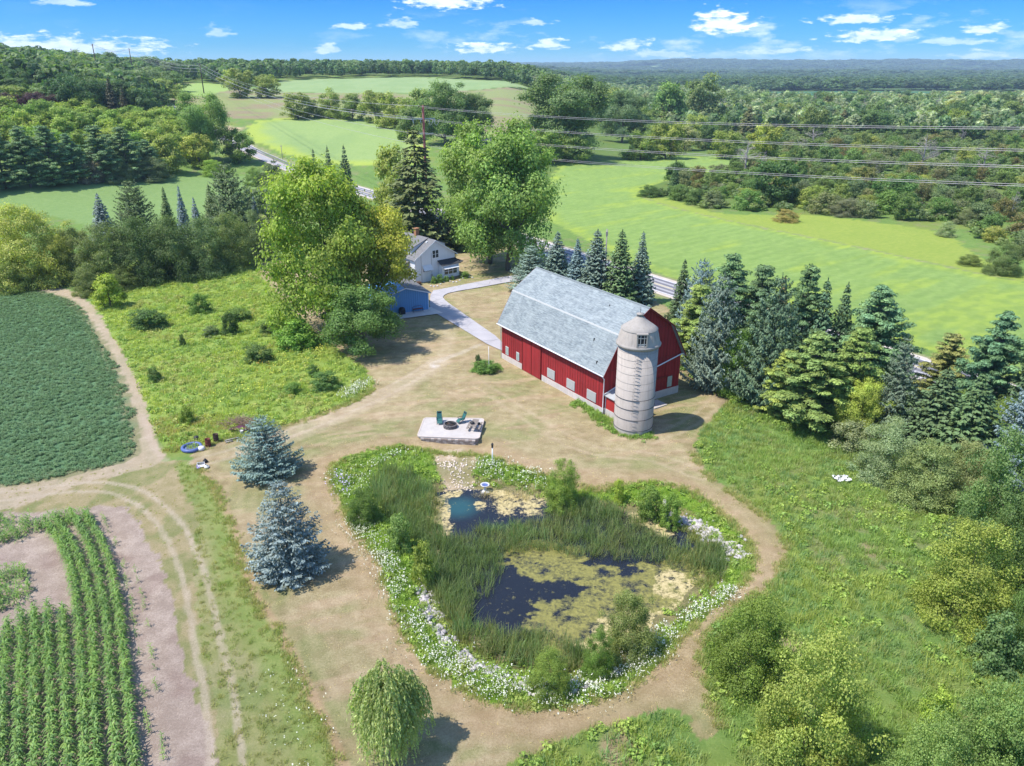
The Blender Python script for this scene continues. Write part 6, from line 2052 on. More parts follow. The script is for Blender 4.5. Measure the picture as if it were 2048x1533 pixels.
# --- lawn trees
T('bigspruce', 537, 948, 830, 114, (0.11, 0.175, 0.16), 'round topped blue spruce near the paddling pool', var=1)
T('bigspruce', 580, 1140, 956, 182, (0.115, 0.158, 0.17), 'tall blue spruce with tiered branches in the middle of the lawn', var=0)
T('willow', 786, 1494, 1318, 158, (0.23, 0.28, 0.10), 'small weeping willow at the bottom of the lawn')
# --- pond side shrubs
T('bush', 1258, 1292, 1178, 108, (0.13, 0.17, 0.055), 'rounded olive shrub on the near right bank of the pond')
T('bush', 1198, 1338, 1254, 72, (0.10, 0.18, 0.025), 'small green willow bush left of the olive shrub by the pond')
T('bush', 1100, 1385, 1303, 88, (0.125, 0.20, 0.03), 'light green willow bush on the near bank of the pond')
T('bush', 1128, 994, 918, 78, (0.16, 0.24, 0.035), 'bright lime green sapling on the far bank of the pond')
T('bush', 730, 1042, 975, 78, (0.07, 0.14, 0.025), 'dark green shrub on the left bank beside the cattails')
T('shrub', 800, 1092, 1030, 52, (0.13, 0.22, 0.06), 'soft green shrub on the left bank below the dark one')
T('shrub', 848, 1150, 1085, 52, (0.16, 0.22, 0.035), 'yellow green shrub on the left bank above the stone line')
T('shrub', 1238, 988, 958, 24, (0.22, 0.30, 0.03), 'tiny bright yellow green sapling on the far right bank')
T('shrub', 1300, 1015, 975, 55, (0.12, 0.20, 0.03), 'low green shrub on the far right bank of the pond')
T('shrub', 1340, 1030, 990, 45, (0.13, 0.22, 0.03), 'small green shrub beside the pale stones on the far right bank')
# --- shrubs standing in the left meadow
for bx, by, ty, w, c, lab in ((462, 668, 625, 36, C_DARK, 'dark upright shrub in the middle of the left meadow'), (300, 655, 618, 75, (0.06, 0.12, 0.03), 'dark spreading shrub on the left of the meadow'),
                              (596, 695, 638, 92, (0.12, 0.23, 0.02), 'large bright green fern like shrub at the meadow edge'), (518, 722, 688, 62, (0.075, 0.13, 0.03), 'dark low shrub in the lower meadow'),
                              (423, 672, 652, 34, (0.10, 0.15, 0.06), 'small grey green shrub left of the dark upright one'), (366, 692, 668, 14, C_DARK, 'thin dark sapling in the meadow'),
                              (310, 762, 735, 30, (0.07, 0.13, 0.03), 'small dark shrub near the soil track'), (400, 625, 588, 44, (0.09, 0.17, 0.03), 'soft green shrub in the upper meadow'),
                              (650, 778, 745, 60, (0.07, 0.15, 0.035), 'dark leafy shrub beside the orange flowers'), (628, 752, 730, 26, (0.06, 0.13, 0.03), 'small dark shrub above the leafy one'),
                              (536, 668, 645, 36, (0.08, 0.14, 0.035), 'grey green shrub left of the fern like shrub'), (585, 785, 765, 40, (0.10, 0.19, 0.03), 'green shrub above the dry patch of the meadow'),
                              (480, 640, 615, 50, (0.085, 0.16, 0.03), 'flat green shrub in the upper right meadow'), (375, 845, 812, 34, (0.14, 0.21, 0.02), 'yellow flowering clump at the lower left of the meadow')):
    T('shrub', bx, by, ty, w, c, lab)
T('shrub', 1240 - 270, 742, 722, 58, (0.09, 0.19, 0.03), 'clipped round green flower bed at the foot of the flagpole')
T('shrub', 957, 738, 708, 14, (0.04, 0.09, 0.03), 'small dark conical shrub left of the flagpole')
T('broad', 222, 614, 548, 62, (0.22, 0.30, 0.02), 'small bright yellow green tree at the corner of the soybean field', var=0)
for i, (bx, by, ty, w) in enumerate(((868, 567, 553, 14), (880, 565, 549, 18), (893, 563, 552, 14), (905, 560, 551, 10))):
    T('shrub', bx, by, ty, w, (0.09, 0.18, 0.03), ['leftmost', 'second', 'third', 'rightmost'][i] + ' green clump in the flower bed before the house gable')
T('shrub', 838, 570, 562, 12, (0.16, 0.07, 0.05), 'reddish brown pot plant at the left corner of the house gable')
T('shrub', 930, 556, 543, 18, (0.10, 0.19, 0.03), 'small green shrub by the porch steps on the right of the house')
# --- hedge at the far side of the meadow
for i, (bx, by, ty, w, c) in enumerate(((20, 548, 428, 95, (0.17, 0.21, 0.05)), (75, 566, 402, 155, (0.235, 0.26, 0.055)), (125, 568, 470, 80, (0.20, 0.24, 0.045)), (30, 580, 515, 90, (0.13, 0.19, 0.04)))):
    T('bush', bx, by, ty, w, c, ['pale yellow green tree at the left edge of the picture', 'largest golden green tree at the left end of the hedge', 'golden green bush in front of the largest hedge tree', 'low bramble at the left edge beyond the soybean field'][i])
hl = ['dark hedge shrub next to the golden tree', 'dark hedge shrub below the blue spruce', 'tall dark hedge shrub below the wide spruce', 'dark green hedge shrub in the hedge centre', 'grey green hedge shrub right of the centre', 'olive hedge shrub near the mown strip', 'low dark hedge shrub at the end of the hedge', 'bramble mound at the foot of the hedge', 'low olive mound where hedge and soybean field meet']
for i, (bx, by, ty, w, c) in enumerate(((170, 560, 450, 100, (0.10, 0.13, 0.045)), (225, 568, 445, 115, (0.085, 0.125, 0.045)), (290, 562, 438, 125, (0.07, 0.115, 0.035)), (355, 556, 435, 120, (0.075, 0.125, 0.045)),
                                        (415, 548, 438, 110, (0.08, 0.135, 0.06)), (470, 536, 425, 100, (0.11, 0.165, 0.05)), (518, 520, 420, 70, (0.10, 0.14, 0.07)), (180, 590, 535, 60, (0.12, 0.16, 0.06)), (245, 580, 540, 70, (0.10, 0.15, 0.04)))):
    T('bush', bx, by, ty, w, c, hl[i])
for sp, bx, by, ty, w, c, lab in (('spruce', 212, 480, 386, 52, (0.13, 0.17, 0.20), 'blue spruce at the left end of the conifer row'), ('bigspruce', 283, 500, 356, 92, (0.05, 0.08, 0.03), 'wide dark green spruce behind the hedge'),
                                  ('spruce', 343, 480, 374, 42, (0.08, 0.13, 0.04), 'slim mid green spruce behind the hedge'), ('spruce', 374, 485, 371, 36, (0.13, 0.18, 0.22), 'slim blue spruce behind the hedge centre'),
                                  ('spruce', 400, 485, 394, 32, (0.13, 0.18, 0.22), 'shorter blue spruce right beside the slim one'), ('spruce', 432, 480, 368, 50, (0.09, 0.14, 0.05), 'light green spruce left of the tall hedge spruce'),
                                  ('bigspruce', 470, 490, 322, 105, (0.06, 0.095, 0.04), 'tallest green spruce behind the hedge'), ('spruce', 517, 480, 390, 26, (0.12, 0.17, 0.20), 'tiny blue spruce right of the tallest hedge spruce'),
                                  ('bigspruce', 565, 480, 316, 88, (0.045, 0.08, 0.035), 'dark spruce between the hedge and the big maple')):
    T(sp, bx, by, ty, w, c, lab)
# --- pines and shrubs beyond the pale field
pl = [('pine', 12, 378, 258, 90), ('pine', 62, 375, 246, 90), ('pine', 110, 372, 242, 95), ('pine', 150, 366, 262, 70), ('pine', 208, 362, 244, 85), ('pine', 258, 358, 246, 85), ('pine', 300, 352, 275, 60), ('pine', 232, 352, 262, 60), ('pine', -40, 385, 255, 95)]
nm_ = ['first pine from the left edge', 'second pine', 'third pine', 'fourth, shorter pine', 'fifth pine, standing after a gap', 'sixth pine', 'short pine at the right end', 'small pine squeezed behind the fifth', 'pine half outside the left edge']
for (sp, bx, by, ty, w), n_l in zip(pl, nm_):
    T(sp, bx, by, ty, w, (0.085, 0.165, 0.065), n_l + ' of the pine row beyond the pale field')
T('shrub', 185, 366, 322, 50, (0.16, 0.15, 0.11), 'greyish twiggy shrub at the left of the shrub row beyond the pale field')
T('bush', 240, 364, 318, 66, (0.12, 0.16, 0.08), 'grey green shrub in the row beyond the pale field, left one')
T('bush', 305, 360, 314, 80, (0.11, 0.155, 0.085), 'grey green shrub in the row beyond the pale field, right one')
T('broad', 338, 345, 268, 72, (0.20, 0.24, 0.045), 'pale yellow tree right of the pine row', var=0)
T('broad', 400, 335, 268, 66, (0.22, 0.25, 0.04), 'yellow flowering tree in front of the big cottonwood', var=3)
T('lime', 418, 322, 186, 98, (0.15, 0.24, 0.06), 'big light green cottonwood beside the road', var=0)
T('broad', 480, 326, 258, 62, (0.12, 0.19, 0.035), 'round green tree between cottonwood and road', var=1)
T('bush', 428, 352, 318, 52, (0.16, 0.26, 0.03), 'bright green bush on the lawn before the cottonwood')
T('bush', 545, 372, 328, 60, (0.09, 0.13, 0.06), 'grey green bush near the road right of the lawn')
T('bush', 510, 372, 335, 40, (0.13, 0.20, 0.04), 'green bush on the lawn right of the bright one')
T('broad', 520, 425, 372, 60, (0.11, 0.15, 0.08), 'grey green tree behind the hedge spruces', var=1)


# --- woods: trees that can be told apart, placed over areas
def wood(poly_px, n, mix, hr, label_fn, group, seed, min_d=5.0):
    rng = np.random.default_rng(seed)
    pts = []
    P = np.array(poly_px, float)
    tries = 0
    W_ = to_world(poly_px)
    while len(pts) < n and tries < n * 60:
        tries += 1
        q = rand_in(W_, 1, rng)
        if len(q) == 0: continue
        x, y = q[0]
        if any((x - a) ** 2 + (y - b) ** 2 < min_d ** 2 for a, b in pts): continue
        pts.append((x, y))
    keys = list(mix)
    wts = np.array([mix[k][0] for k in keys], float); wts /= wts.sum()
    PXs = np.array([1024 + FPX * x / depth_at(x, y, 5) for x, y in pts]); Ds = np.array([math.hypot(x, y) for x, y in pts])
    q1, q2 = np.quantile(PXs, [.33, .67]); d1, d2 = np.quantile(Ds, [.33, .67])
    for (x, y), px_, d_ in zip(pts, PXs, Ds):
        where = (', front' if d_ < d1 else (', middle' if d_ < d2 else ', back')) + (' left' if px_ < q1 else (' centre' if px_ < q2 else ' right'))
        k = keys[rng.choice(len(keys), p=wts)]
        _, sp, cs, asp = mix[k]
        c = cs[rng.integers(len(cs))]
        h = rng.uniform(*hr) * (0.72 if sp in ('shrub',) else 1.0)
        lab = label_fn(k) + where
        tree(sp, x, y, h, h * asp * rng.uniform(.85, 1.15), c, lab, group + ', ' + k, jitter=0.15)
    return pts


MIXG = {'mid green': (3, 'broad', [(0.09, 0.155, 0.035), (0.11, 0.18, 0.04)], .95), 'dark green': (2, 'broad', [(0.05, 0.10, 0.03)], .9), 'pale yellow green': (2, 'broad', [(0.19, 0.23, 0.05), (0.16, 0.22, 0.06)], .95)}
LOC = {}
orch = wood([(-100, 300), (-100, 252), (60, 250), (200, 246), (330, 256), (410, 285), (370, 325), (200, 330), (60, 330)], 48, {'bright yellow green': (1, 'broad', [(0.17, 0.25, 0.035), (0.15, 0.235, 0.035), (0.19, 0.26, 0.04)], 1.1)},
            (9, 12), lambda k: 'bright yellow green tree in the even plantation behind the pine row', 'plantation trees', 1, 6.5)
purp = wood([(-30, 246), (0, 236), (110, 232), (120, 240), (0, 250)], 6, {'dark purple': (1, 'broad', [C_PURP], 1.2)}, (9, 12), lambda k: 'dark purple leaved tree at the back edge of the plantation', 'purple trees', 2, 7)
darkc = wood([(110, 238), (200, 228), (330, 238), (300, 250), (120, 250)], 12, {'dark green': (2, 'broad', [(0.04, 0.09, 0.035)], .9), 'dark conifer': (2, 'spruce', [(0.035, 0.065, 0.035), (0.05, 0.05, 0.035)], .5), 'light green': (1, 'broad', [(0.14, 0.21, 0.06)], .9)},
             (14, 20), lambda k: k + ' tree standing between plantation and hill wood', 'trees before the hill', 3, 6)
rgh = random.Random(8)
hc = [('mid green', (0.10, 0.17, 0.05)), ('dark green', (0.055, 0.11, 0.04)), ('pale yellow green', (0.18, 0.24, 0.06)), ('mid green', (0.085, 0.15, 0.05)), ('grey green', (0.12, 0.18, 0.09))]
for by, hp, wp in ((112, 26, 34), (126, 32, 40), (142, 38, 44), (160, 42, 50), (180, 46, 56), (203, 50, 60), (222, 44, 56)):
    xx = -60
    while xx < (330 if by < 190 else 300):
        xx += wp * rgh.uniform(0.62, 0.95)
        if by < 135 and xx > 250: break
        cn, cc = rgh.choice(hc)
        sp = 'spruce' if rgh.random() < .12 else 'broad'
        if sp == 'spruce': cn, cc = 'dark conifer', (0.035, 0.065, 0.035)
        b_ = by + rgh.uniform(-7, 7)
        if math.hypot(*G(xx, b_)) > 1200: continue
        cn_pos = 'left' if xx < 90 else ('middle' if xx < 200 else 'right')
        cn_row = 'top row' if by < 135 else ('upper slope' if by < 170 else ('lower slope' if by < 210 else 'foot'))
        T(sp, xx, b_, b_ - hp * rgh.uniform(.85, 1.25), wp * rgh.uniform(.9, 1.3) * (.6 if sp == 'spruce' else 1), cc, cn + ' tree at the ' + cn_row + ' of the left hill wood, ' + cn_pos, 'hill wood trees, ' + cn)
mid = [('broad', 480, 196, 138, 62), ('broad', 535, 196, 150, 56), ('broad', 597, 238, 186, 56), ('broad', 628, 236, 196, 40), ('broad', 662, 236, 178, 48), ('broad', 706, 240, 186, 56), ('broad', 752, 246, 182, 60), ('broad', 790, 256, 186, 62),
       ('broad', 842, 262, 175, 70), ('lime', 890, 290, 166, 118), ('lime', 950, 282, 188, 80), ('broad', 815, 280, 215, 50)]
ml = ['round yellow green tree left below the ridge wood', 'second round yellow green tree below the ridge wood', 'yellow green tree at the left end of the line between the two fields', 'low green tree in the line between the fields, second', 'tallest pale tree left in the line between the fields', 'green tree in the line between the fields, fourth',
      'wide yellow green tree in the line between the fields', 'yellow green tree above the corner of the round field', 'green tree left of the dark cottonwoods', 'large dark green cottonwood behind the steel power pole', 'dark green cottonwood right of the steel power pole', 'small green tree at the foot of the dark cottonwoods']
for (sp, bx, by, ty, w), lab, c in zip(mid, ml, [(0.19, 0.23, 0.05), (0.17, 0.22, 0.05), (0.15, 0.20, 0.045), (0.12, 0.17, 0.04), (0.19, 0.24, 0.06), (0.13, 0.19, 0.05), (0.18, 0.22, 0.05), (0.19, 0.24, 0.05), (0.15, 0.21, 0.05), (0.085, 0.16, 0.055), (0.09, 0.16, 0.06), (0.12, 0.18, 0.05)]):
    T(sp, bx, by, ty, w, c, lab)
big = [('lime', 1128, 312, 150, 180, (0.095, 0.165, 0.06), 'great dark green cottonwood beside the bright field'), ('lime', 1245, 285, 183, 95, (0.10, 0.165, 0.075), 'grey green cottonwood right of the great one'),
       ('broad', 1335, 262, 162, 80, (0.10, 0.19, 0.04), 'fresh green tree in the second row right of the cottonwoods'), ('broad', 1400, 255, 150, 90, (0.12, 0.18, 0.06), 'broad grey green tree in the second row'),
       ('broad', 1215, 250, 176, 70, (0.19, 0.23, 0.06), 'yellowish tree behind the two cottonwoods'), ('broad', 1150, 325, 270, 70, (0.13, 0.20, 0.04), 'green tree at the foot of the great cottonwood, right'),
       ('broad', 1085, 325, 260, 75, (0.14, 0.21, 0.04), 'green tree at the foot of the great cottonwood, left'), ('broad', 1280, 320, 262, 62, (0.14, 0.20, 0.04), 'olive tree on the far edge of the bright field'),
       ('broad', 1330, 318, 245, 66, (0.17, 0.22, 0.03), 'yellow green tree on the far edge of the bright field'), ('broad', 1530, 322, 248, 62, (0.23, 0.26, 0.03), 'yellow tree right of the far edge of the bright field'),
       ('broad', 1450, 318, 262, 55, (0.16, 0.22, 0.035), 'yellow green tree beside the far tip of the bright field'),
       ('spruce', 1347, 392, 318, 30, (0.045, 0.10, 0.03), 'narrow dark tree at the tip of the scrub'), ('broad', 1545, 410, 322, 90, (0.055, 0.115, 0.03), 'dark green tree rising from the front of the scrub'),
       ('broad', 1790, 418, 352, 92, (0.05, 0.12, 0.025), 'dark round tree in the middle of the scrub'), ('bush', 2003, 548, 482, 72, (0.085, 0.13, 0.045), 'round dark shrub alone at the right edge of the bright field'),
       ('bush', 1938, 530, 508, 46, (0.12, 0.17, 0.04), 'low green shrub left of the round dark one'), ('bush', 1890, 473, 442, 38, (0.18, 0.24, 0.14), 'small silver green shrub on the yellow meadow'),
       ('bush', 1690, 432, 395, 66, (0.14, 0.15, 0.10), 'grey twiggy shrub at the meadow edge of the scrub'), ('bush', 1572, 443, 418, 50, (0.22, 0.20, 0.06), 'brownish yellow shrub at the left of the yellow meadow'),
       ('bush', 1940, 450, 415, 56, (0.12, 0.16, 0.08), 'grey green shrub above the silver one'), ('bush', 1300, 393, 370, 50, (0.07, 0.13, 0.03), 'low dark shrub at the pointed end of the scrub'),
       ('broad', 1720, 386, 333, 56, (0.13, 0.14, 0.04), 'olive brown tree in the scrub'), ('dead', 1490, 345, 280, 70, (1, 1, 1), 'bare grey dead tree above the scrub, left one'),
       ('dead', 1840, 345, 262, 60, (1, 1, 1), 'bare grey dead tree in the middle of the scrub'), ('dead', 1620, 310, 250, 60, (1, 1, 1), 'bare grey dead tree behind the yellow tree'),
       ('dead', 1960, 360, 290, 60, (1, 1, 1), 'bare grey dead tree near the right edge'), ('dead', 1440, 235, 190, 60, (1, 1, 1), 'bare grey dead tree far back in the wood'),
       ('broad', 1915, 258, 222, 28, C_PURP, 'small dark purple tree far right in the wood')]
for b in big:
    T(*b[:6], b[6])
SCR = {'grey green': (4, 'shrub', [(0.13, 0.17, 0.08), (0.11, 0.15, 0.075)], 1.5), 'mid green': (5, 'shrub', [(0.09, 0.155, 0.035), (0.11, 0.19, 0.04)], 1.4), 'yellow green': (2, 'shrub', [(0.19, 0.23, 0.04)], 1.4), 'olive brown': (1.5, 'shrub', [(0.15, 0.14, 0.06), (0.13, 0.12, 0.04)], 1.2),
       'upright green': (2, 'broad', [(0.08, 0.14, 0.035)], .8), 'leafless grey': (0.9, 'dead', [(1, 1, 1)], .6)}
sc1 = wood([(1300, 392), (1360, 352), (1500, 335), (1700, 350), (1900, 380), (2150, 420), (2300, 560), (2050, 530), (1900, 450), (1760, 438), (1560, 428), (1420, 418)], 120, SCR, (5.0, 8.5), lambda k: k + ' plant of the dense scrub beside the yellow meadow', 'scrub plants', 5, 4.5)
sc2 = wood([(1480, 335), (1560, 300), (1800, 280), (2200, 285), (2250, 400), (2000, 385), (1700, 352)], 110, {**SCR, 'tall mid green': (3, 'broad', [(0.10, 0.16, 0.045)], .9)}, (6, 11), lambda k: k + ' plant in the scrub under the cables', 'middle scrub plants', 6, 6.5)
WMX = {'mid green': (4, 'broad', [(0.10, 0.165, 0.045), (0.085, 0.15, 0.04)], .95), 'dark green': (2.5, 'broad', [(0.055, 0.11, 0.035)], .95), 'pale green': (1.6, 'broad', [(0.23, 0.27, 0.12), (0.19, 0.24, 0.09)], 1.05), 'yellow green': (1, 'broad', [(0.20, 0.24, 0.04)], .9), 'olive brown': (1.2, 'pine', [(0.13, 0.14, 0.05)], .6),
       'leafless grey': (.6, 'dead', [(1, 1, 1)], .5)}
wd1 = wood([(1260, 305), (1230, 240), (1400, 215), (1700, 212), (2300, 215), (2300, 300), (1800, 285), (1500, 305)], 120, WMX, (12, 19), lambda k: k + ' tree of the mixed wood beyond the scrub', 'mixed wood trees', 7, 10)

wd2 = wood([(1640, 232), (1700, 205), (2300, 205), (2300, 240), (1900, 250)], 34, {'pale willow like': (1, 'broad', [(0.30, 0.33, 0.17), (0.26, 0.30, 0.14)], 1.3)}, (11, 15), lambda k: 'pale cream green rounded tree in the far right wood', 'pale trees of the far right wood', 17, 12)
# --- far woods: a mass of trees nobody could count
RI = np.random.default_rng(77)


def far_protos():
    out = []
    for s, n, tall in ((1, 420, 1), (2, 420, 1), (3, 380, 1), (4, 300, 2)):
        rng = np.random.default_rng(s)
        k = 16
        cs = unit(rng.normal(0, 1, (k, 3))) * rng.uniform(.5, .95, (k, 1))
        cs[:, 2] = np.abs(cs[:, 2]) * 0.5 + 0.35
        cs[:, :2] *= 0.36 if tall == 1 else 0.15
        ci = rng.integers(0, k, n); d = unit(rng.normal(0, 1, (n, 3)) + [0, 0, .3])
        P = cs[ci] + d * np.array([.15, .15, .13])
        V, F = leaf_quads(P, unit(d + rng.normal(0, .3, d.shape)), 0.055 * rng.uniform(.6, 1.2, n), 1.2, rng)
        V[:, 2] = np.maximum(V[:, 2], 0)
        v = rng.uniform(.65, 1.3, n) * rng.uniform(.8, 1.2, k)[ci]
        out.append((V, F, np.repeat(np.stack([v, v, v], 1), 4, 0)))
    return out


FP = far_protos()


def far_wood(name, poly_px, n, hr, cols, label, seed, wratio=1.1, excl=None, pts=None):
    rng = np.random.default_rng(seed)
    xy = rand_in(to_world(poly_px), n, rng) if pts is None else pts
    if excl is not None:
        k = np.ones(len(xy), bool)
        for e_ in excl: k &= ~inside(e_, xy[:, 0], xy[:, 1])
        xy = xy[k]
    rd = road_dist(xy[:, 0], xy[:, 1]); xy = xy[rd > 9]
    n = len(xy)
    h = rng.uniform(*hr, n)
    c = np.array(cols)[rng.integers(0, len(cols), n)] * rng.uniform(.8, 1.2, (n, 1))
    P = np.column_stack([xy, hills(xy[:, 0], xy[:, 1]) - 0.5])
    return scatter(name, P, FP, M_leaf_i, np.column_stack([h * wratio * rng.uniform(.8, 1.2, n), h * wratio, h]), c, 0.03, label, 'woodland', seed=seed)


GR = [(0.085, 0.145, 0.05), (0.06, 0.115, 0.04), (0.12, 0.18, 0.06), (0.07, 0.125, 0.045)]
far_wood('ridge_wood', [(200, 168), (330, 150), (420, 164), (560, 160), (700, 156), (870, 155), (960, 159), (1070, 172), (1160, 180), (1160, 150), (900, 142), (700, 132), (500, 126), (240, 126)], 1900, (14, 20), GR + [(0.045, 0.085, 0.035)], 'dense wood along the ridge behind the upper green field', 31)
a_ = RI.uniform(-0.9, 0.05, 4200); r_ = RI.uniform(700, 1600, 4200)
far_wood('ridge_back_wood', [], 0, (15, 21), GR, 'wood on top of the ridge seen against the sky', 32, pts=np.column_stack([r_ * np.sin(a_), r_ * np.cos(a_)]), excl=[REGS['F3'], REGS['TAN']])
a_ = RI.uniform(0.02, 0.95, 4200); r_ = np.sqrt(RI.uniform(520 ** 2, 1500 ** 2, 4200))
far_wood('far_wood', [], 0, (12, 18), [(0.10, 0.165, 0.06), (0.075, 0.135, 0.05), (0.15, 0.21, 0.075), (0.22, 0.27, 0.12), (0.25, 0.29, 0.15), (0.14, 0.20, 0.09), (0.17, 0.20, 0.08)], 'far mixed wood spreading to the right behind the scrub', 33, pts=np.column_stack([r_ * np.sin(a_), r_ * np.cos(a_)]), excl=[REGS['F6'], REGS['F3'], REGS['TAN']])
a_ = RI.uniform(-0.1, 0.95, 9000); r_ = np.sqrt(RI.uniform(1500 ** 2, 3600 ** 2, 9000))
xy = np.column_stack([r_ * np.sin(a_), r_ * np.cos(a_)])
pt_ = fbm(xy[:, 0] / 260, xy[:, 1] / 140, 81, 2)
xy = xy[(pt_ < 0.6)]
far_wood('distant_wood', [], 0, (16, 26), [(0.06, 0.11, 0.04), (0.045, 0.085, 0.035)], 'distant dark woods towards the blue hills', 34, wratio=2.4, pts=xy, excl=[REGS['F6']])
a_ = RI.uniform(-0.02, 0.95, 8000); r_ = np.sqrt(RI.uniform(3600 ** 2, 10500 ** 2, 8000))
xy = np.column_stack([r_ * np.sin(a_), r_ * np.cos(a_)])
far_wood('hill_forest', [], 0, (22, 40), [(0.055, 0.095, 0.04), (0.05, 0.085, 0.04)], 'forest covering the hills on the horizon', 35, wratio=5.0, pts=xy[fbm(xy[:, 0] / 500, xy[:, 1] / 300, 82, 2) < 0.66])
a_ = RI.uniform(-0.95, -0.42, 700); r_ = RI.uniform(470, 760, 700)
far_wood('hill_top_wood', [], 0, (13, 20), GR + [(0.12, 0.18, 0.05)], 'dense wood on the crest of the left hill', 36, pts=np.column_stack([r_ * np.sin(a_), r_ * np.cos(a_)]))
# side and far undergrowth filling the floor between wood trees on the right
U1 = to_world([(1260, 300), (1500, 300), (1500, 335), (1300, 392), (1420, 420), (1560, 428), (1760, 438), (1900, 450), (2050, 530), (2400, 600), (2500, 300), (2300, 205), (1300, 205)])
rgu = np.random.default_rng(5)
xy = rand_in(U1, 15000, rgu)
k = ~inside(REGS['F4'], xy[:, 0], xy[:, 1]) & ~inside(REGS['F5'], xy[:, 0], xy[:, 1])
xy = xy[k]; n = len(xy)
h = rgu.uniform(1.4, 4.2, n)
scatter('undergrowth', np.column_stack([xy, hills(xy[:, 0], xy[:, 1]) - 0.2]), FP[:3], M_leaf_i, np.column_stack([h * 1.6, h * 1.6, h]), np.array([(0.12, 0.18, 0.05), (0.16, 0.21, 0.06), (0.10, 0.15, 0.05), (0.15, 0.17, 0.08)])[rgu.integers(0, 4, n)], 0.05, 'low tangled undergrowth between the trees of scrub and wood', 'undergrowth', seed=9)
U2 = to_world([(-250, 330), (-250, 140), (60, 122), (200, 118), (310, 180), (330, 240), (400, 290), (330, 350), (0, 372)])
xy = rand_in(U2, 3000, rgu); n = len(xy)
xy = xy[road_dist(xy[:, 0], xy[:, 1]) > 6]; n = len(xy)
h = rgu.uniform(1.5, 5.0, n)
scatter('hill_undergrowth', np.column_stack([xy, hills(xy[:, 0], xy[:, 1]) - 0.2]), FP[:3], M_leaf_i, np.column_stack([h * 1.5, h * 1.5, h]), np.array([(0.09, 0.15, 0.045), (0.12, 0.17, 0.05), (0.07, 0.12, 0.04)])[rgu.integers(0, 3, n)], 0.05, 'undergrowth beneath the hill wood and plantation on the left', 'undergrowth', seed=10)

# ------------------------------------------------------------------ grasses, reeds, crops, flowers
rg = np.random.default_rng(3)


def tuft(n, rad, h, w, lean, seed, droop=.3, lo=.7, hi=1.25, yellow=.25, seg=2):
    r = np.random.default_rng(seed)
    V, F = blades(n, rad, h, w, lean, r, droop, seg)
    return V, F, lc_leaf(n, r, lo, hi, yellow, per=2 * (seg + 1))


GRASS = [tuft(26, 0.42, 0.55, 0.03, 0.45, s) for s in (1, 2, 3)]
WEED = []
for s in (4, 5, 6):
    r = np.random.default_rng(s)
    n = 46
    P = unit(r.normal(0, 1, (n, 3))) * np.array([.42, .42, .3]) * r.uniform(.5, 1, (n, 1)); P[:, 2] = np.abs(P[:, 2]) + .12
    V, F = leaf_quads(P, unit(P + r.normal(0, .4, P.shape) + [0, 0, .3]), 0.062 * r.uniform(.6, 1.3, n), 1.4, r)
    WEED.append((V, F, lc_leaf(n, r, .65, 1.3, .2)))


def area_scatter(name, polys, dens, protos, hr, cols, label, cat, seed, excl=(), clump=None, matl=None, dz=0.0, tilt=.1, keep=None, wr=1.0):
    r = np.random.default_rng(seed)
    xs = []
    for p in polys:
        xs.append(rand_in(p, int(area(p) * dens), r))
    xy = np.concatenate(xs)
    k = np.ones(len(xy), bool)
    for e_ in excl: k &= ~inside(e_, xy[:, 0], xy[:, 1])
    # only what the photograph could see
    fw = depth_at(xy[:, 0], xy[:, 1], 0)
    px = 1024 + FPX * xy[:, 0] / fw
    k &= (px > -260) & (px < 2310) & (xy[:, 1] > 27)
    if keep is not None: k &= keep(xy[:, 0], xy[:, 1], r)
    xy = xy[k]
    cl = fbm(xy[:, 0] / 5, xy[:, 1] / 5, seed, 3)
    if clump is not None:
        xy = xy[cl + r.uniform(-.1, .1, len(xy)) > clump]; cl = fbm(xy[:, 0] / 5, xy[:, 1] / 5, seed, 3)
    n = len(xy)
    P = place(xy, dz)
    s = r.uniform(*hr, n)
    cols = np.array(cols)
    # colour drifts in patches like the stands of plants do
    t = np.clip((cl - .3) / .4, 0, .999) * (len(cols) - 1) + r.normal(0, .6, n)
    i = np.clip(np.round(t), 0, len(cols) - 1).astype(int)
    tint = cols[i] * r.uniform(.85, 1.15, (n, 1))
    return scatter(name, P, protos, matl or M_leaf_i, np.column_stack([s * wr, s * wr, s]), tint, tilt, label, cat, seed=seed)


RINGPOLY = RING
RIGHTM = to_world([(1375, 720), (1420, 760), (1475, 790), (1410, 850), (1390, 900), (1422, 950), (1505, 1002), (1560, 1052), (1582, 1110), (1555, 1168), (1484, 1216), (1424, 1258), (1402, 1300), (1415, 1370), (1450, 1460), (1500, 1560), (1500, 1750), (2500, 1750), (2500, 1000), (2048, 1000), (1800, 900), (1600, 800), (1500, 760)])
BOTM = to_world([(1010, 1540), (1050, 1515), (1140, 1478), (1240, 1443), (1330, 1420), (1368, 1436), (1382, 1490), (1450, 1540), (1500, 1750), (980, 1750)])
area_scatter('meadow_grass', [RIGHTM, BOTM], 4.2, GRASS, (0.55, 1.15), [(0.16, 0.25, 0.065), (0.18, 0.27, 0.055), (0.20, 0.25, 0.08), (0.14, 0.235, 0.085), (0.22, 0.28, 0.06)], 'tall uncut meadow grass on the right of the farmyard', 'grass', 41)
area_scatter('meadow_weeds', [RIGHTM, BOTM], 0.8, WEED, (0.7, 1.5), [(0.13, 0.23, 0.045), (0.17, 0.27, 0.04), (0.21, 0.29, 0.045)], 'leafy weeds among the right hand meadow grass', 'weeds', 42, clump=.5)
MEADOW = REGS['MEADOW']
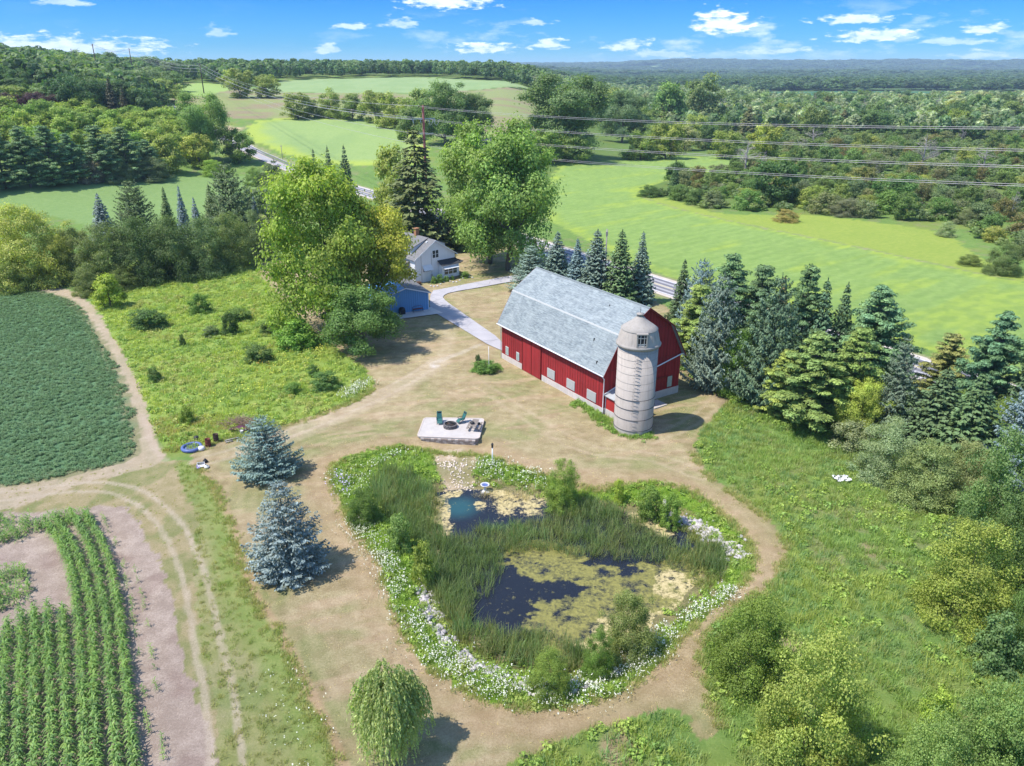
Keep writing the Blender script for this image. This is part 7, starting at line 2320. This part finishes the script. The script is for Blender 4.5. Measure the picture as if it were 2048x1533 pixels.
area_scatter('wildflower_meadow', [MEADOW], 2.6, GRASS + WEED, (0.6, 1.3), [(0.17, 0.26, 0.06), (0.24, 0.31, 0.055), (0.28, 0.33, 0.06), (0.19, 0.28, 0.055), (0.27, 0.29, 0.09)], 'lush wildflower meadow between soybean field and lawn', 'meadow', 43)
MB_L = to_world([(330, 905), (300, 840), (420, 830), (520, 850), (500, 868), (440, 880), (385, 905)])
area_scatter('dry_meadow_edge', [MB_L], 3, GRASS, (0.6, 1.0), [(0.28, 0.26, 0.09), (0.33, 0.27, 0.12), (0.25, 0.27, 0.08)], 'dry seed heads at the meadow edge by the paddling pool', 'grass', 44)
VER = REGS['VERGE']
area_scatter('verge_grass', [VER], 3.6, GRASS, (0.3, 0.62), [(0.19, 0.215, 0.075), (0.23, 0.24, 0.09), (0.27, 0.25, 0.12), (0.18, 0.235, 0.06)], 'rough green verge between dirt track and mown lawn', 'grass', 45)
area_scatter('track_grass', [REGS['TRACK']], 1.3, GRASS, (0.14, 0.30), [(0.26, 0.26, 0.12), (0.30, 0.28, 0.14), (0.24, 0.27, 0.10)], 'thin dry grass on the dirt track beside the corn', 'grass', 46, excl=(REGS['SOIL'], VER, REGS['SOY']), clump=.45)
# mown lawn: very short, sparse tussocks give it grain
LT = [tuft(16, 0.45, 0.10, 0.022, 0.8, s, seg=1, lo=.8, hi=1.2) for s in (7, 8)]
area_scatter('lawn_tussocks', [LAWN], 1.9, LT, (0.5, 1.0), [(0.30, 0.27, 0.14), (0.36, 0.30, 0.18), (0.44, 0.35, 0.22)], 'short dry mown grass of the farmyard lawn', 'grass', 47, excl=(RING, REGS['DRIVE']),
             keep=lambda x, y, r: ~((x > -10.8) & (x < -3) & (y > 74.6) & (y < 80.6)))
# lush plants ringing the pond
RW = [WATER]
area_scatter('pond_bank_plants', [RING], 5.0, GRASS + WEED, (0.55, 1.1), [(0.16, 0.26, 0.04), (0.21, 0.31, 0.035), (0.15, 0.24, 0.045), (0.21, 0.27, 0.06)], 'lush green bank plants all round the pond', 'plants', 48, excl=(WATER, REGS['SAND']),
             keep=lambda x, y, r: (r.uniform(0, 1, len(x)) < np.clip(dist_line(WATER, x, y, True) / 1.2, 0.25, 1)))
# ragged fringe where the mower stopped
RL = [p for p in RING_PX] + [RING_PX[0]]
band_scatter_later = [('pond_bank_fringe', RL, .55, 1500), ('lawn_fringe', [(1385, 905), (1420, 960), (1500, 1010), (1558, 1060), (1580, 1112), (1552, 1168), (1482, 1214), (1422, 1256), (1400, 1300), (1412, 1370), (1445, 1460)], .6, 520),
                      ('verge_fringe', [(388, 930), (440, 988), (475, 1102), (490, 1182), (540, 1247), (600, 1362), (672, 1535)], .6, 420), ('meadow_fringe', [(390, 903), (440, 882), (500, 870), (590, 847), (700, 807), (750, 778)], .7, 320)]
# cattails
CT = [tuft(26, 0.5, 1.75, 0.028, 0.28, s, droop=.5, seg=3, lo=.6, hi=1.25, yellow=.18) for s in (11, 12, 13)]
W2 = lambda p: smooth_poly(np.array([G_flat(a, b, WATER_Z) for a, b in p]), 1)
CAT1 = W2([(745, 975), (790, 955), (840, 965), (880, 1000), (868, 1040), (880, 1075), (930, 1095), (985, 1095), (1010, 1120), (990, 1160), (978, 1190), (950, 1215), (925, 1262), (905, 1262), (880, 1225), (862, 1170), (845, 1110), (790, 1070), (752, 1030)])
CAT2 = W2([(1000, 1090), (1020, 1065), (1080, 1040), (1130, 1010), (1200, 1005), (1275, 1040), (1320, 1080), (1390, 1100), (1450, 1100), (1445, 1165), (1405, 1150), (1320, 1130), (1240, 1118), (1150, 1118), (1085, 1098), (1030, 1105)])
CAT3 = W2([(905, 1262), (945, 1262), (985, 1255), (1030, 1262), (1100, 1268), (1150, 1290), (1190, 1315), (1165, 1348), (1080, 1345), (1000, 1330), (930, 1298)])
CAT4 = W2([(900, 1085), (940, 1062), (1000, 1052), (1060, 1045), (1040, 1105), (1000, 1115), (930, 1115)])
area_scatter('cattails', [CAT1, CAT2, CAT3, CAT4], 4.2, CT, (0.75, 1.12), [(0.10, 0.155, 0.06), (0.125, 0.18, 0.065), (0.155, 0.18, 0.07), (0.12, 0.20, 0.08)], 'dense stand of cattails in and around the pond', 'cattails', 49, tilt=.16)
CATD = W2([(850, 990), (890, 1000), (885, 1025), (850, 1040)])
CATE = W2([(945, 985), (1060, 985), (1060, 1020), (960, 1010)])
CATF = W2([(1320, 1050), (1420, 1060), (1450, 1100), (1360, 1090)])
area_scatter('dead_reeds', [CATD, CATE], 6, [tuft(22, 0.5, 0.9, 0.02, 0.35, 15, lo=.7, hi=1.3, yellow=.1)], (0.5, 0.9), [(0.36, 0.28, 0.24), (0.42, 0.34, 0.22)], 'dry brown reed stubble at the shallow far end of the pond', 'reeds', 50)
area_scatter('sedge', [CATF, W2([(880, 1230), (860, 1180), (850, 1130), (870, 1120), (900, 1200), (930, 1290), (1000, 1345), (960, 1335)]), W2([(1380, 1120), (1440, 1140), (1430, 1190), (1385, 1175)])], 6, GRASS, (0.7, 1.2), [(0.15, 0.19, 0.05), (0.20, 0.22, 0.07)], 'olive sedge along the shallow pond margin', 'sedge', 51)
# daisies: heads on thin stalks in clusters
DA = []
for s in (1, 2, 3):
    r = np.random.default_rng(s + 90)
    V, F, LCc = [], [], []
    for k in range(4):
        a, q = r.uniform(0, 6.28), .7 * math.sqrt(r.uniform())
        cx_, cy_, cz_ = q * math.cos(a), q * math.sin(a), r.uniform(.45, .8)
        R_ = r.uniform(.035, .062)
        tl = r.normal(0, .3, 2)
        o = len(V)
        for j in range(6):
            b = j * math.pi / 3
            V.append((cx_ + R_ * math.cos(b), cy_ + R_ * math.sin(b), cz_ + R_ * (math.cos(b) * tl[0] + math.sin(b) * tl[1])))
        F += [(o, o + 1, o + 2, o + 3), (o, o + 3, o + 4, o + 5)]
        LCc += [(1, 1, 1)] * 6
        o = len(V)
        V += [(cx_ - .006, cy_, 0), (cx_ + .006, cy_, 0), (cx_ + .006, cy_, cz_), (cx_ - .006, cy_, cz_)]
        F.append((o, o + 1, o + 2, o + 3)); LCc += [(.25, .35, .12)] * 4
    DA.append((np.array(V), np.array(F), np.array(LCc)))


def band_scatter(name, line_px, halfw, n, protos, sc, cols, label, cat, seed, mat=None, gap=.42, excl=(), fall=True):
    r = np.random.default_rng(seed)
    L = smooth_poly(to_world(line_px), 2, closed=False)
    seg = np.hypot(*np.diff(L, axis=0).T); cum = np.append(0, np.cumsum(seg))
    s = r.uniform(0, cum[-1], n)
    i = np.searchsorted(cum, s) - 1; i = np.clip(i, 0, len(seg) - 1)
    f = (s - cum[i]) / seg[i]
    p = L[i] + (L[i + 1] - L[i]) * f[:, None]
    d = (L[i + 1] - L[i]) / seg[i][:, None]
    off = r.normal(0, .5, n) * halfw
    xy = p + np.column_stack([-d[:, 1], d[:, 0]]) * off[:, None]
    cl = fbm(xy[:, 0] / 1.4, xy[:, 1] / 1.4, seed, 3)
    k = cl + r.uniform(-.08, .08, n) > gap
    for e_ in excl: k &= ~inside(e_, xy[:, 0], xy[:, 1])
    xy = xy[k]; n = len(xy)
    return scatter(name, place(xy), protos, mat or M_leaf_i, r.uniform(*sc, n), np.array(cols)[r.integers(0, len(cols), n)], .1, label, cat, seed=seed)


for nm_f, ln_f, hw_f, n_f in band_scatter_later:
    band_scatter(nm_f, ln_f, hw_f, n_f, GRASS, (.35, .8), [(0.19, 0.25, 0.07), (0.25, 0.27, 0.10), (0.29, 0.27, 0.13)], 'ragged grass along the mown edge, ' + nm_f.replace('_', ' '), 'grass', len(nm_f) + n_f, gap=.36)
WH = [(0.58, 0.57, 0.54), (0.50, 0.49, 0.47)]
band_scatter('daisies', [(700, 1045), (745, 1095), (785, 1140), (798, 1200), (830, 1270), (880, 1325), (950, 1365), (1040, 1392), (1130, 1400), (1210, 1375), (1270, 1330), (1310, 1290), (1340, 1240)], 1.5, 1350, DA, (.6, 1.0), WH, 'band of white daisies along the near bank of the pond', 'daisies', 61, gap=.38, excl=(WATER,))
band_scatter('daisies_of_the_right_bank', [(1370, 1240), (1420, 1205), (1475, 1175)], .9, 120, DA, (.8, 1.1), WH, 'thin line of white daisies on the right bank of the pond', 'daisies', 62, gap=.35)
band_scatter('daisies_round_the_lamp', [(950, 925), (985, 935), (1010, 940), (1050, 945), (1090, 955)], 1.3, 150, DA, (.9, 1.3), WH, 'cluster of white daisies round the lamp post', 'daisies', 63, gap=.36)
band_scatter('daisies_of_the_left_bank', [(672, 950), (680, 985), (700, 1020), (745, 925), (820, 900)], 1.2, 130, DA, (.8, 1.2), WH, 'scattered white and lilac daisies at the left end of the pond', 'daisies', 64, gap=.42)
band_scatter('daisies_of_the_meadow', [(690, 800), (705, 785), (745, 768)], 1.1, 150, DA, (.9, 1.2), WH, 'white daisy patch at the tip of the left meadow', 'daisies', 65, gap=.3)
band_scatter('verge_daisies', [(560, 1330), (590, 1400), (600, 1480), (650, 1540)], 2.2, 26, DA, (.6, .9), WH, 'few white flowers in the rough verge', 'daisies', 66, gap=.3)
YE = [(0.55, 0.30, 0.02), (0.52, 0.38, 0.03)]
band_scatter('orange_lilies', [(600, 772), (625, 765), (650, 782), (545, 830), (500, 560)], 1.6, 90, DA, (.9, 1.2), YE, 'orange and yellow lilies blooming in the left meadow', 'lilies', 67, gap=.42)
band_scatter('yellow_flowers', [(370, 835), (385, 825), (440, 760), (520, 800), (600, 700), (680, 720), (420, 720)], 4.0, 260, DA, (.8, 1.1), [(0.70, 0.62, 0.04)], 'small yellow flowers dotted over the left meadow', 'flowers', 68, gap=.5)
band_scatter('lilac_flowers', [(668, 955), (690, 950), (680, 1000)], 0.7, 30, DA, (1, 1.4), [(0.40, 0.33, 0.62)], 'lilac flower heads at the left end of the pond', 'flowers', 69, gap=.3)
band_scatter('hedge_foot_flowers', [(330, 552), (420, 545), (505, 522), (530, 515)], 1.6, 160, DA, (.8, 1.1), WH, 'white flowers at the foot of the hedge', 'flowers', 70, gap=.38)
# pale stones of the pond edge
ST = []
for s in range(3):
    r = np.random.default_rng(s + 50)
    ph = (math.sqrt(5) + 1) / 2
    m = MB(); m.lathe([(0.0, -.05), (.14, -.02), (.17, .06), (.1, .14), (0, .15)], 6, smooth=False)
    V = np.array(m.v) * (1 + r.normal(0, .15, (len(m.v), 3)))
    F = np.array([f for f in m.f])
    ST.append((V, F, np.ones((len(V), 3)) * r.uniform(.8, 1.1)))
M_stone_i = None
mm, w = mat_new('scattered_stone')
a = w.n('ShaderNodeAttribute'); a.attribute_type = 'INSTANCER'; a.attribute_name = 'tint'
finish(w, a.outputs['Color'], 0.9)
STC = [(0.42, 0.39, 0.40), (0.34, 0.31, 0.33), (0.48, 0.44, 0.42)]
band_scatter('shore_stones', [(846, 1140), (850, 1190), (872, 1240), (915, 1290), (965, 1325), (1020, 1350), (1080, 1368), (1140, 1362), (1200, 1345), (1240, 1318)], .8, 900, ST, (.5, 1.5), STC, 'line of pale rubble stones on the near shore of the pond', 'stones', 71, mat=mm, gap=.34)
band_scatter('shore_stones_of_the_far_bank', [(1320, 1000), (1370, 1015), (1425, 1050), (1465, 1085), (1485, 1110)], 1.0, 420, ST, (.5, 1.5), STC, 'pale rubble stones on the right far bank of the pond', 'stones', 72, mat=mm, gap=.36)
band_scatter('sandy_slope_stones', [(885, 905), (905, 930), (925, 950), (930, 975)], 2.0, 340, ST, (.25, .7), [(0.55, 0.46, 0.38), (0.62, 0.53, 0.46)], 'small pale stones on the sandy slope below the patio', 'stones', 73, mat=mm, gap=.4)
band_scatter('barn_wall_weeds', [(1150, 805), (1180, 822), (1210, 845), (1235, 862), (1270, 876), (1310, 870)], 1.0, 260, GRASS + WEED, (.5, 1.2), [(0.15, 0.25, 0.03), (0.12, 0.22, 0.03)], 'tall weeds at the barn corner and silo foot', 'weeds', 74, gap=.3)
band_scatter('road_side_weeds', [(1350, 700), (1372, 722), (1400, 745), (1440, 770), (1500, 810), (1600, 860), (1700, 905)], 2.2, 500, GRASS + WEED, (.7, 1.6), [(0.13, 0.22, 0.03), (0.10, 0.18, 0.03)], 'weeds at the foot of the tree belt', 'weeds', 75, gap=.3)
band_scatter('flower_bed_plants', [(950, 738), (975, 740), (1000, 736)], 1.0, 90, GRASS + WEED, (.6, 1.0), [(0.10, 0.22, 0.03)], 'green plants of the round bed at the flagpole', 'plants', 76, gap=.1)

# soybeans: low leafy plants in close rows
SB = []
for s in range(3):
    r = np.random.default_rng(s + 30)
    n = 22
    P = np.column_stack([r.uniform(-.3, .3, n), r.uniform(-.3, .3, n), r.uniform(.12, .36, n)])
    V, F = leaf_quads(P, unit(r.normal(0, .25, (n, 3)) + [0, 0, 1]), .085 * r.uniform(.7, 1.2, n), 1.2, r)
    SB.append((V, F, lc_leaf(n, r, .8, 1.2, .08)))
sy = REGS['SOY']
area_scatter('soybean_crop', [sy], 8.0, SB, (.5, .8), [(0.070, 0.14, 0.062), (0.077, 0.15, 0.066), (0.084, 0.155, 0.07)], 'dark green soybean crop in the field on the left', 'soybeans', 81, tilt=.05,
             keep=lambda x, y, r: dist_line(sy, x, y, True) + (fbm(x / 2.5, y / 2.5, 71, 3) - .5) * 2 > 0.5)
f4 = REGS['F4']
# corn: plants of the rows next to the camera, one by one; the rest as one mass
CORN_ROWS_Z = [
    [(240, 250), (350, 400), (395, 560), (420, 760), (440, 1000), (450, 1300), (460, 1533), (470, 1700)], [(290, 225), (410, 400), (460, 560), (495, 740), (500, 900), (510, 1250), (520, 1533), (530, 1700)],
    [(380, 205), (480, 370), (530, 560), (570, 760), (590, 1050), (610, 1300), (625, 1533), (640, 1700)], [(450, 205), (570, 400), (610, 600), (640, 760), (660, 960), (685, 1180), (705, 1400), (720, 1560)],
    [(340, 720), (345, 900), (360, 1200), (372, 1500), (380, 1700)], [(262, 700), (262, 900), (280, 1200), (285, 1500), (290, 1700)], [(190, 720), (200, 900), (190, 1100), (195, 1500), (200, 1700)],
    [(122, 730), (125, 900), (112, 1200), (108, 1533), (108, 1700)], [(50, 790), (35, 1000), (25, 1300), (20, 1533), (15, 1700)], [(-30, 830), (-50, 1100), (-60, 1500), (-65, 1700)]]
SPARSE_Z = [[(540, 210), (600, 330), (620, 400)], [(650, 450), (690, 640), (722, 850)], [(715, 490), (755, 640), (790, 850), (830, 1150)], [(730, 930), (760, 1150), (780, 1330), (795, 1520)], [(850, 1340), (870, 1500)]]
zz = lambda p: (p[0] / 2.63, 950 + p[1] / 2.63 + 8)
pts = []; row_no = [0]; ORD = ['first', 'second', 'third', 'fourth', 'fifth', 'sixth', 'seventh', 'eighth', 'ninth', 'tenth']
for rows, step, pr in ((CORN_ROWS_Z, 0.20, .94), (SPARSE_Z, 0.55, .55)):
    for row_i, row in enumerate(rows):
        L = smooth_poly(to_world([zz(p) for p in row]), 2, closed=False)
        seg = np.hypot(*np.diff(L, axis=0).T); cum = np.append(0, np.cumsum(seg))
        s = np.arange(0, cum[-1], step); s = s + rg.normal(0, .03, len(s)); s = s[rg.uniform(0, 1, len(s)) < pr]; s = np.clip(s, 0, cum[-1])
        x = np.interp(s, cum, L[:, 0]) + rg.normal(0, .04, len(s)); y = np.interp(s, cum, L[:, 1]) + rg.normal(0, .04, len(s))
        pts.append(np.column_stack([x, y, np.full(len(s), 1.12 if rows is CORN_ROWS_Z else .6), np.full(len(s), row_i if rows is CORN_ROWS_Z else 50)]))
for poly in ([(-120, 200), (0, 205), (190, 205), (235, 220), (230, 250), (200, 290), (100, 330), (0, 360), (-120, 370)], [(-120, 520), (20, 480), (150, 460), (165, 560), (160, 650), (60, 680), (-120, 740)], [(225, 205), (480, 190), (505, 220), (500, 260), (420, 250), (300, 250)]):
    W_ = to_world([zz(p) for p in poly])
    q = rand_in(W_, int(area(W_) * 5.0), rg)
    pts.append(np.column_stack([q, np.full(len(q), .85), np.full(len(q), 60)]))
pts = np.concatenate(pts)
pts = pts[pts[:, 1] > 28]
M_corn = foliage('corn_leaf', sss=.3, rough=.5)


def corn(seed, n=10, h=1.25):
    r = np.random.default_rng(seed)
    V, F, LCc = [], [], []
    for k in range(n):
        a = k * 2.6 + r.normal(0, .4); z = 0.1 + .8 * h * k / n
        L = r.uniform(.55, .8) * (1 - .35 * k / n); w_ = .055
        d = np.array([math.cos(a), math.sin(a), 0]); s = np.array([-d[1], d[0], 0])
        o = len(V); f = r.uniform(.7, 1.3); y = r.uniform(0, .3)
        for i in range(4):
            t = i / 3
            p = d * L * (t * .75 + .0) + np.array([0, 0, z + L * (1.1 * t - 1.25 * t * t)])
            ww = w_ * (1 - t * .85) if i else w_ * .6
            V += [p - s * ww, p + s * ww]; LCc += [(f * (1 + y), f * (1 + .3 * y), f * (1 - .3 * y))] * 2
        for i in range(3): F.append((o + 2 * i, o + 2 * i + 1, o + 2 * i + 3, o + 2 * i + 2))
    return np.array(V), np.array(F), np.array(LCc)


CN = [corn(s) for s in (1, 2, 3, 4)]
CM = []
for i, (V, F, C) in enumerate(CN):
    me = np_mesh('corn_leaves', V, F, {'lc': ('FLOAT_COLOR', 'POINT', np.column_stack([C, np.ones(len(C))]))}); me.materials.append(M_corn)
    sm = MB().tube([(0, 0, -.05), (0, 0, 1.15)], [.018, .008], 5, False).mesh('corn_stalk'); sm.materials.append(M_corn)
    at_ = sm.attributes.new('lc', 'FLOAT_COLOR', 'POINT'); at_.data.foreach_set('color', np.tile([1.0, 1, .8, 1], len(sm.vertices)))
    CM.append((me, sm))
fw = depth_at(pts[:, 0], pts[:, 1], 0); pxx = 1024 + FPX * pts[:, 0] / fw
upp = pts[:, 1] * math.sin(PITCH) - (CAM_H - .8) * math.cos(PITCH); pyy = 766.5 - FPX * upp / fw
vis = (pxx > -10) & (pxx < 2050) & (pyy < 1540)
order = np.argsort(np.where(vis, fw, 1e6))
CCOL = [(0.08, 0.17, 0.035), (0.10, 0.205, 0.035), (0.12, 0.22, 0.04), (0.07, 0.145, 0.04)]
for k in order[:300]:
    x, y, s, rw = pts[k]
    # rows counted from the right hand edge of the corn
    pos = {3: 0, 2: 1, 1: 2, 0: 3, 4: 4, 5: 5, 6: 6, 7: 7, 8: 8, 9: 9}.get(int(rw))
    e = empty('corn_plant', (x, y, height1(x, y)), rg.uniform(0, 6.28))
    me, sm = CM[rg.integers(0, 4)]
    c = CCOL[rg.integers(0, 4)]
    for nm, mh in (('leaves', me), ('stalk', sm)):
        o = bpy.data.objects.new(nm, mh); COL.objects.link(o); o.parent = e
        o.scale = (s, s, s * (1 + .12 * math.sin(k))); o.color = (*c, 1)
    tag(e, ('green corn plant near the bottom in the ' + ORD[pos] + ' full row from the right') if pos is not None else 'small stray corn plant on the bare soil right of the full rows', 'corn plant', 'corn plants of the nearest rows')
rest = pts[order[300:]]
scatter('corn_crop', place(rest[:, :2]), CN, M_leaf_i, rest[:, 2] * rg.uniform(.85, 1.15, len(rest)), np.array(CCOL)[rg.integers(0, 4, len(rest))], .05, 'rest of the corn crop standing behind the nearest rows', 'corn', seed=90)

# ------------------------------------------------------------------ air
m = MB(); m.box(-13000, 13000, -400, 14500, -8, 175)
hz = m.build('haze', None)
mt = bpy.data.materials.new('haze_air'); mt.use_nodes = True
w = NT(mt.node_tree)
pv = w.n('ShaderNodeVolumePrincipled')
pv.inputs['Color'].default_value = (0.60, 0.80, 1.0, 1)
pv.inputs['Density'].default_value = 0.00009
out = w.n('ShaderNodeOutputMaterial'); w.link(pv.outputs[0], out.inputs['Volume'])
hz.data.materials.append(mt)
tag(hz, kind='stuff')
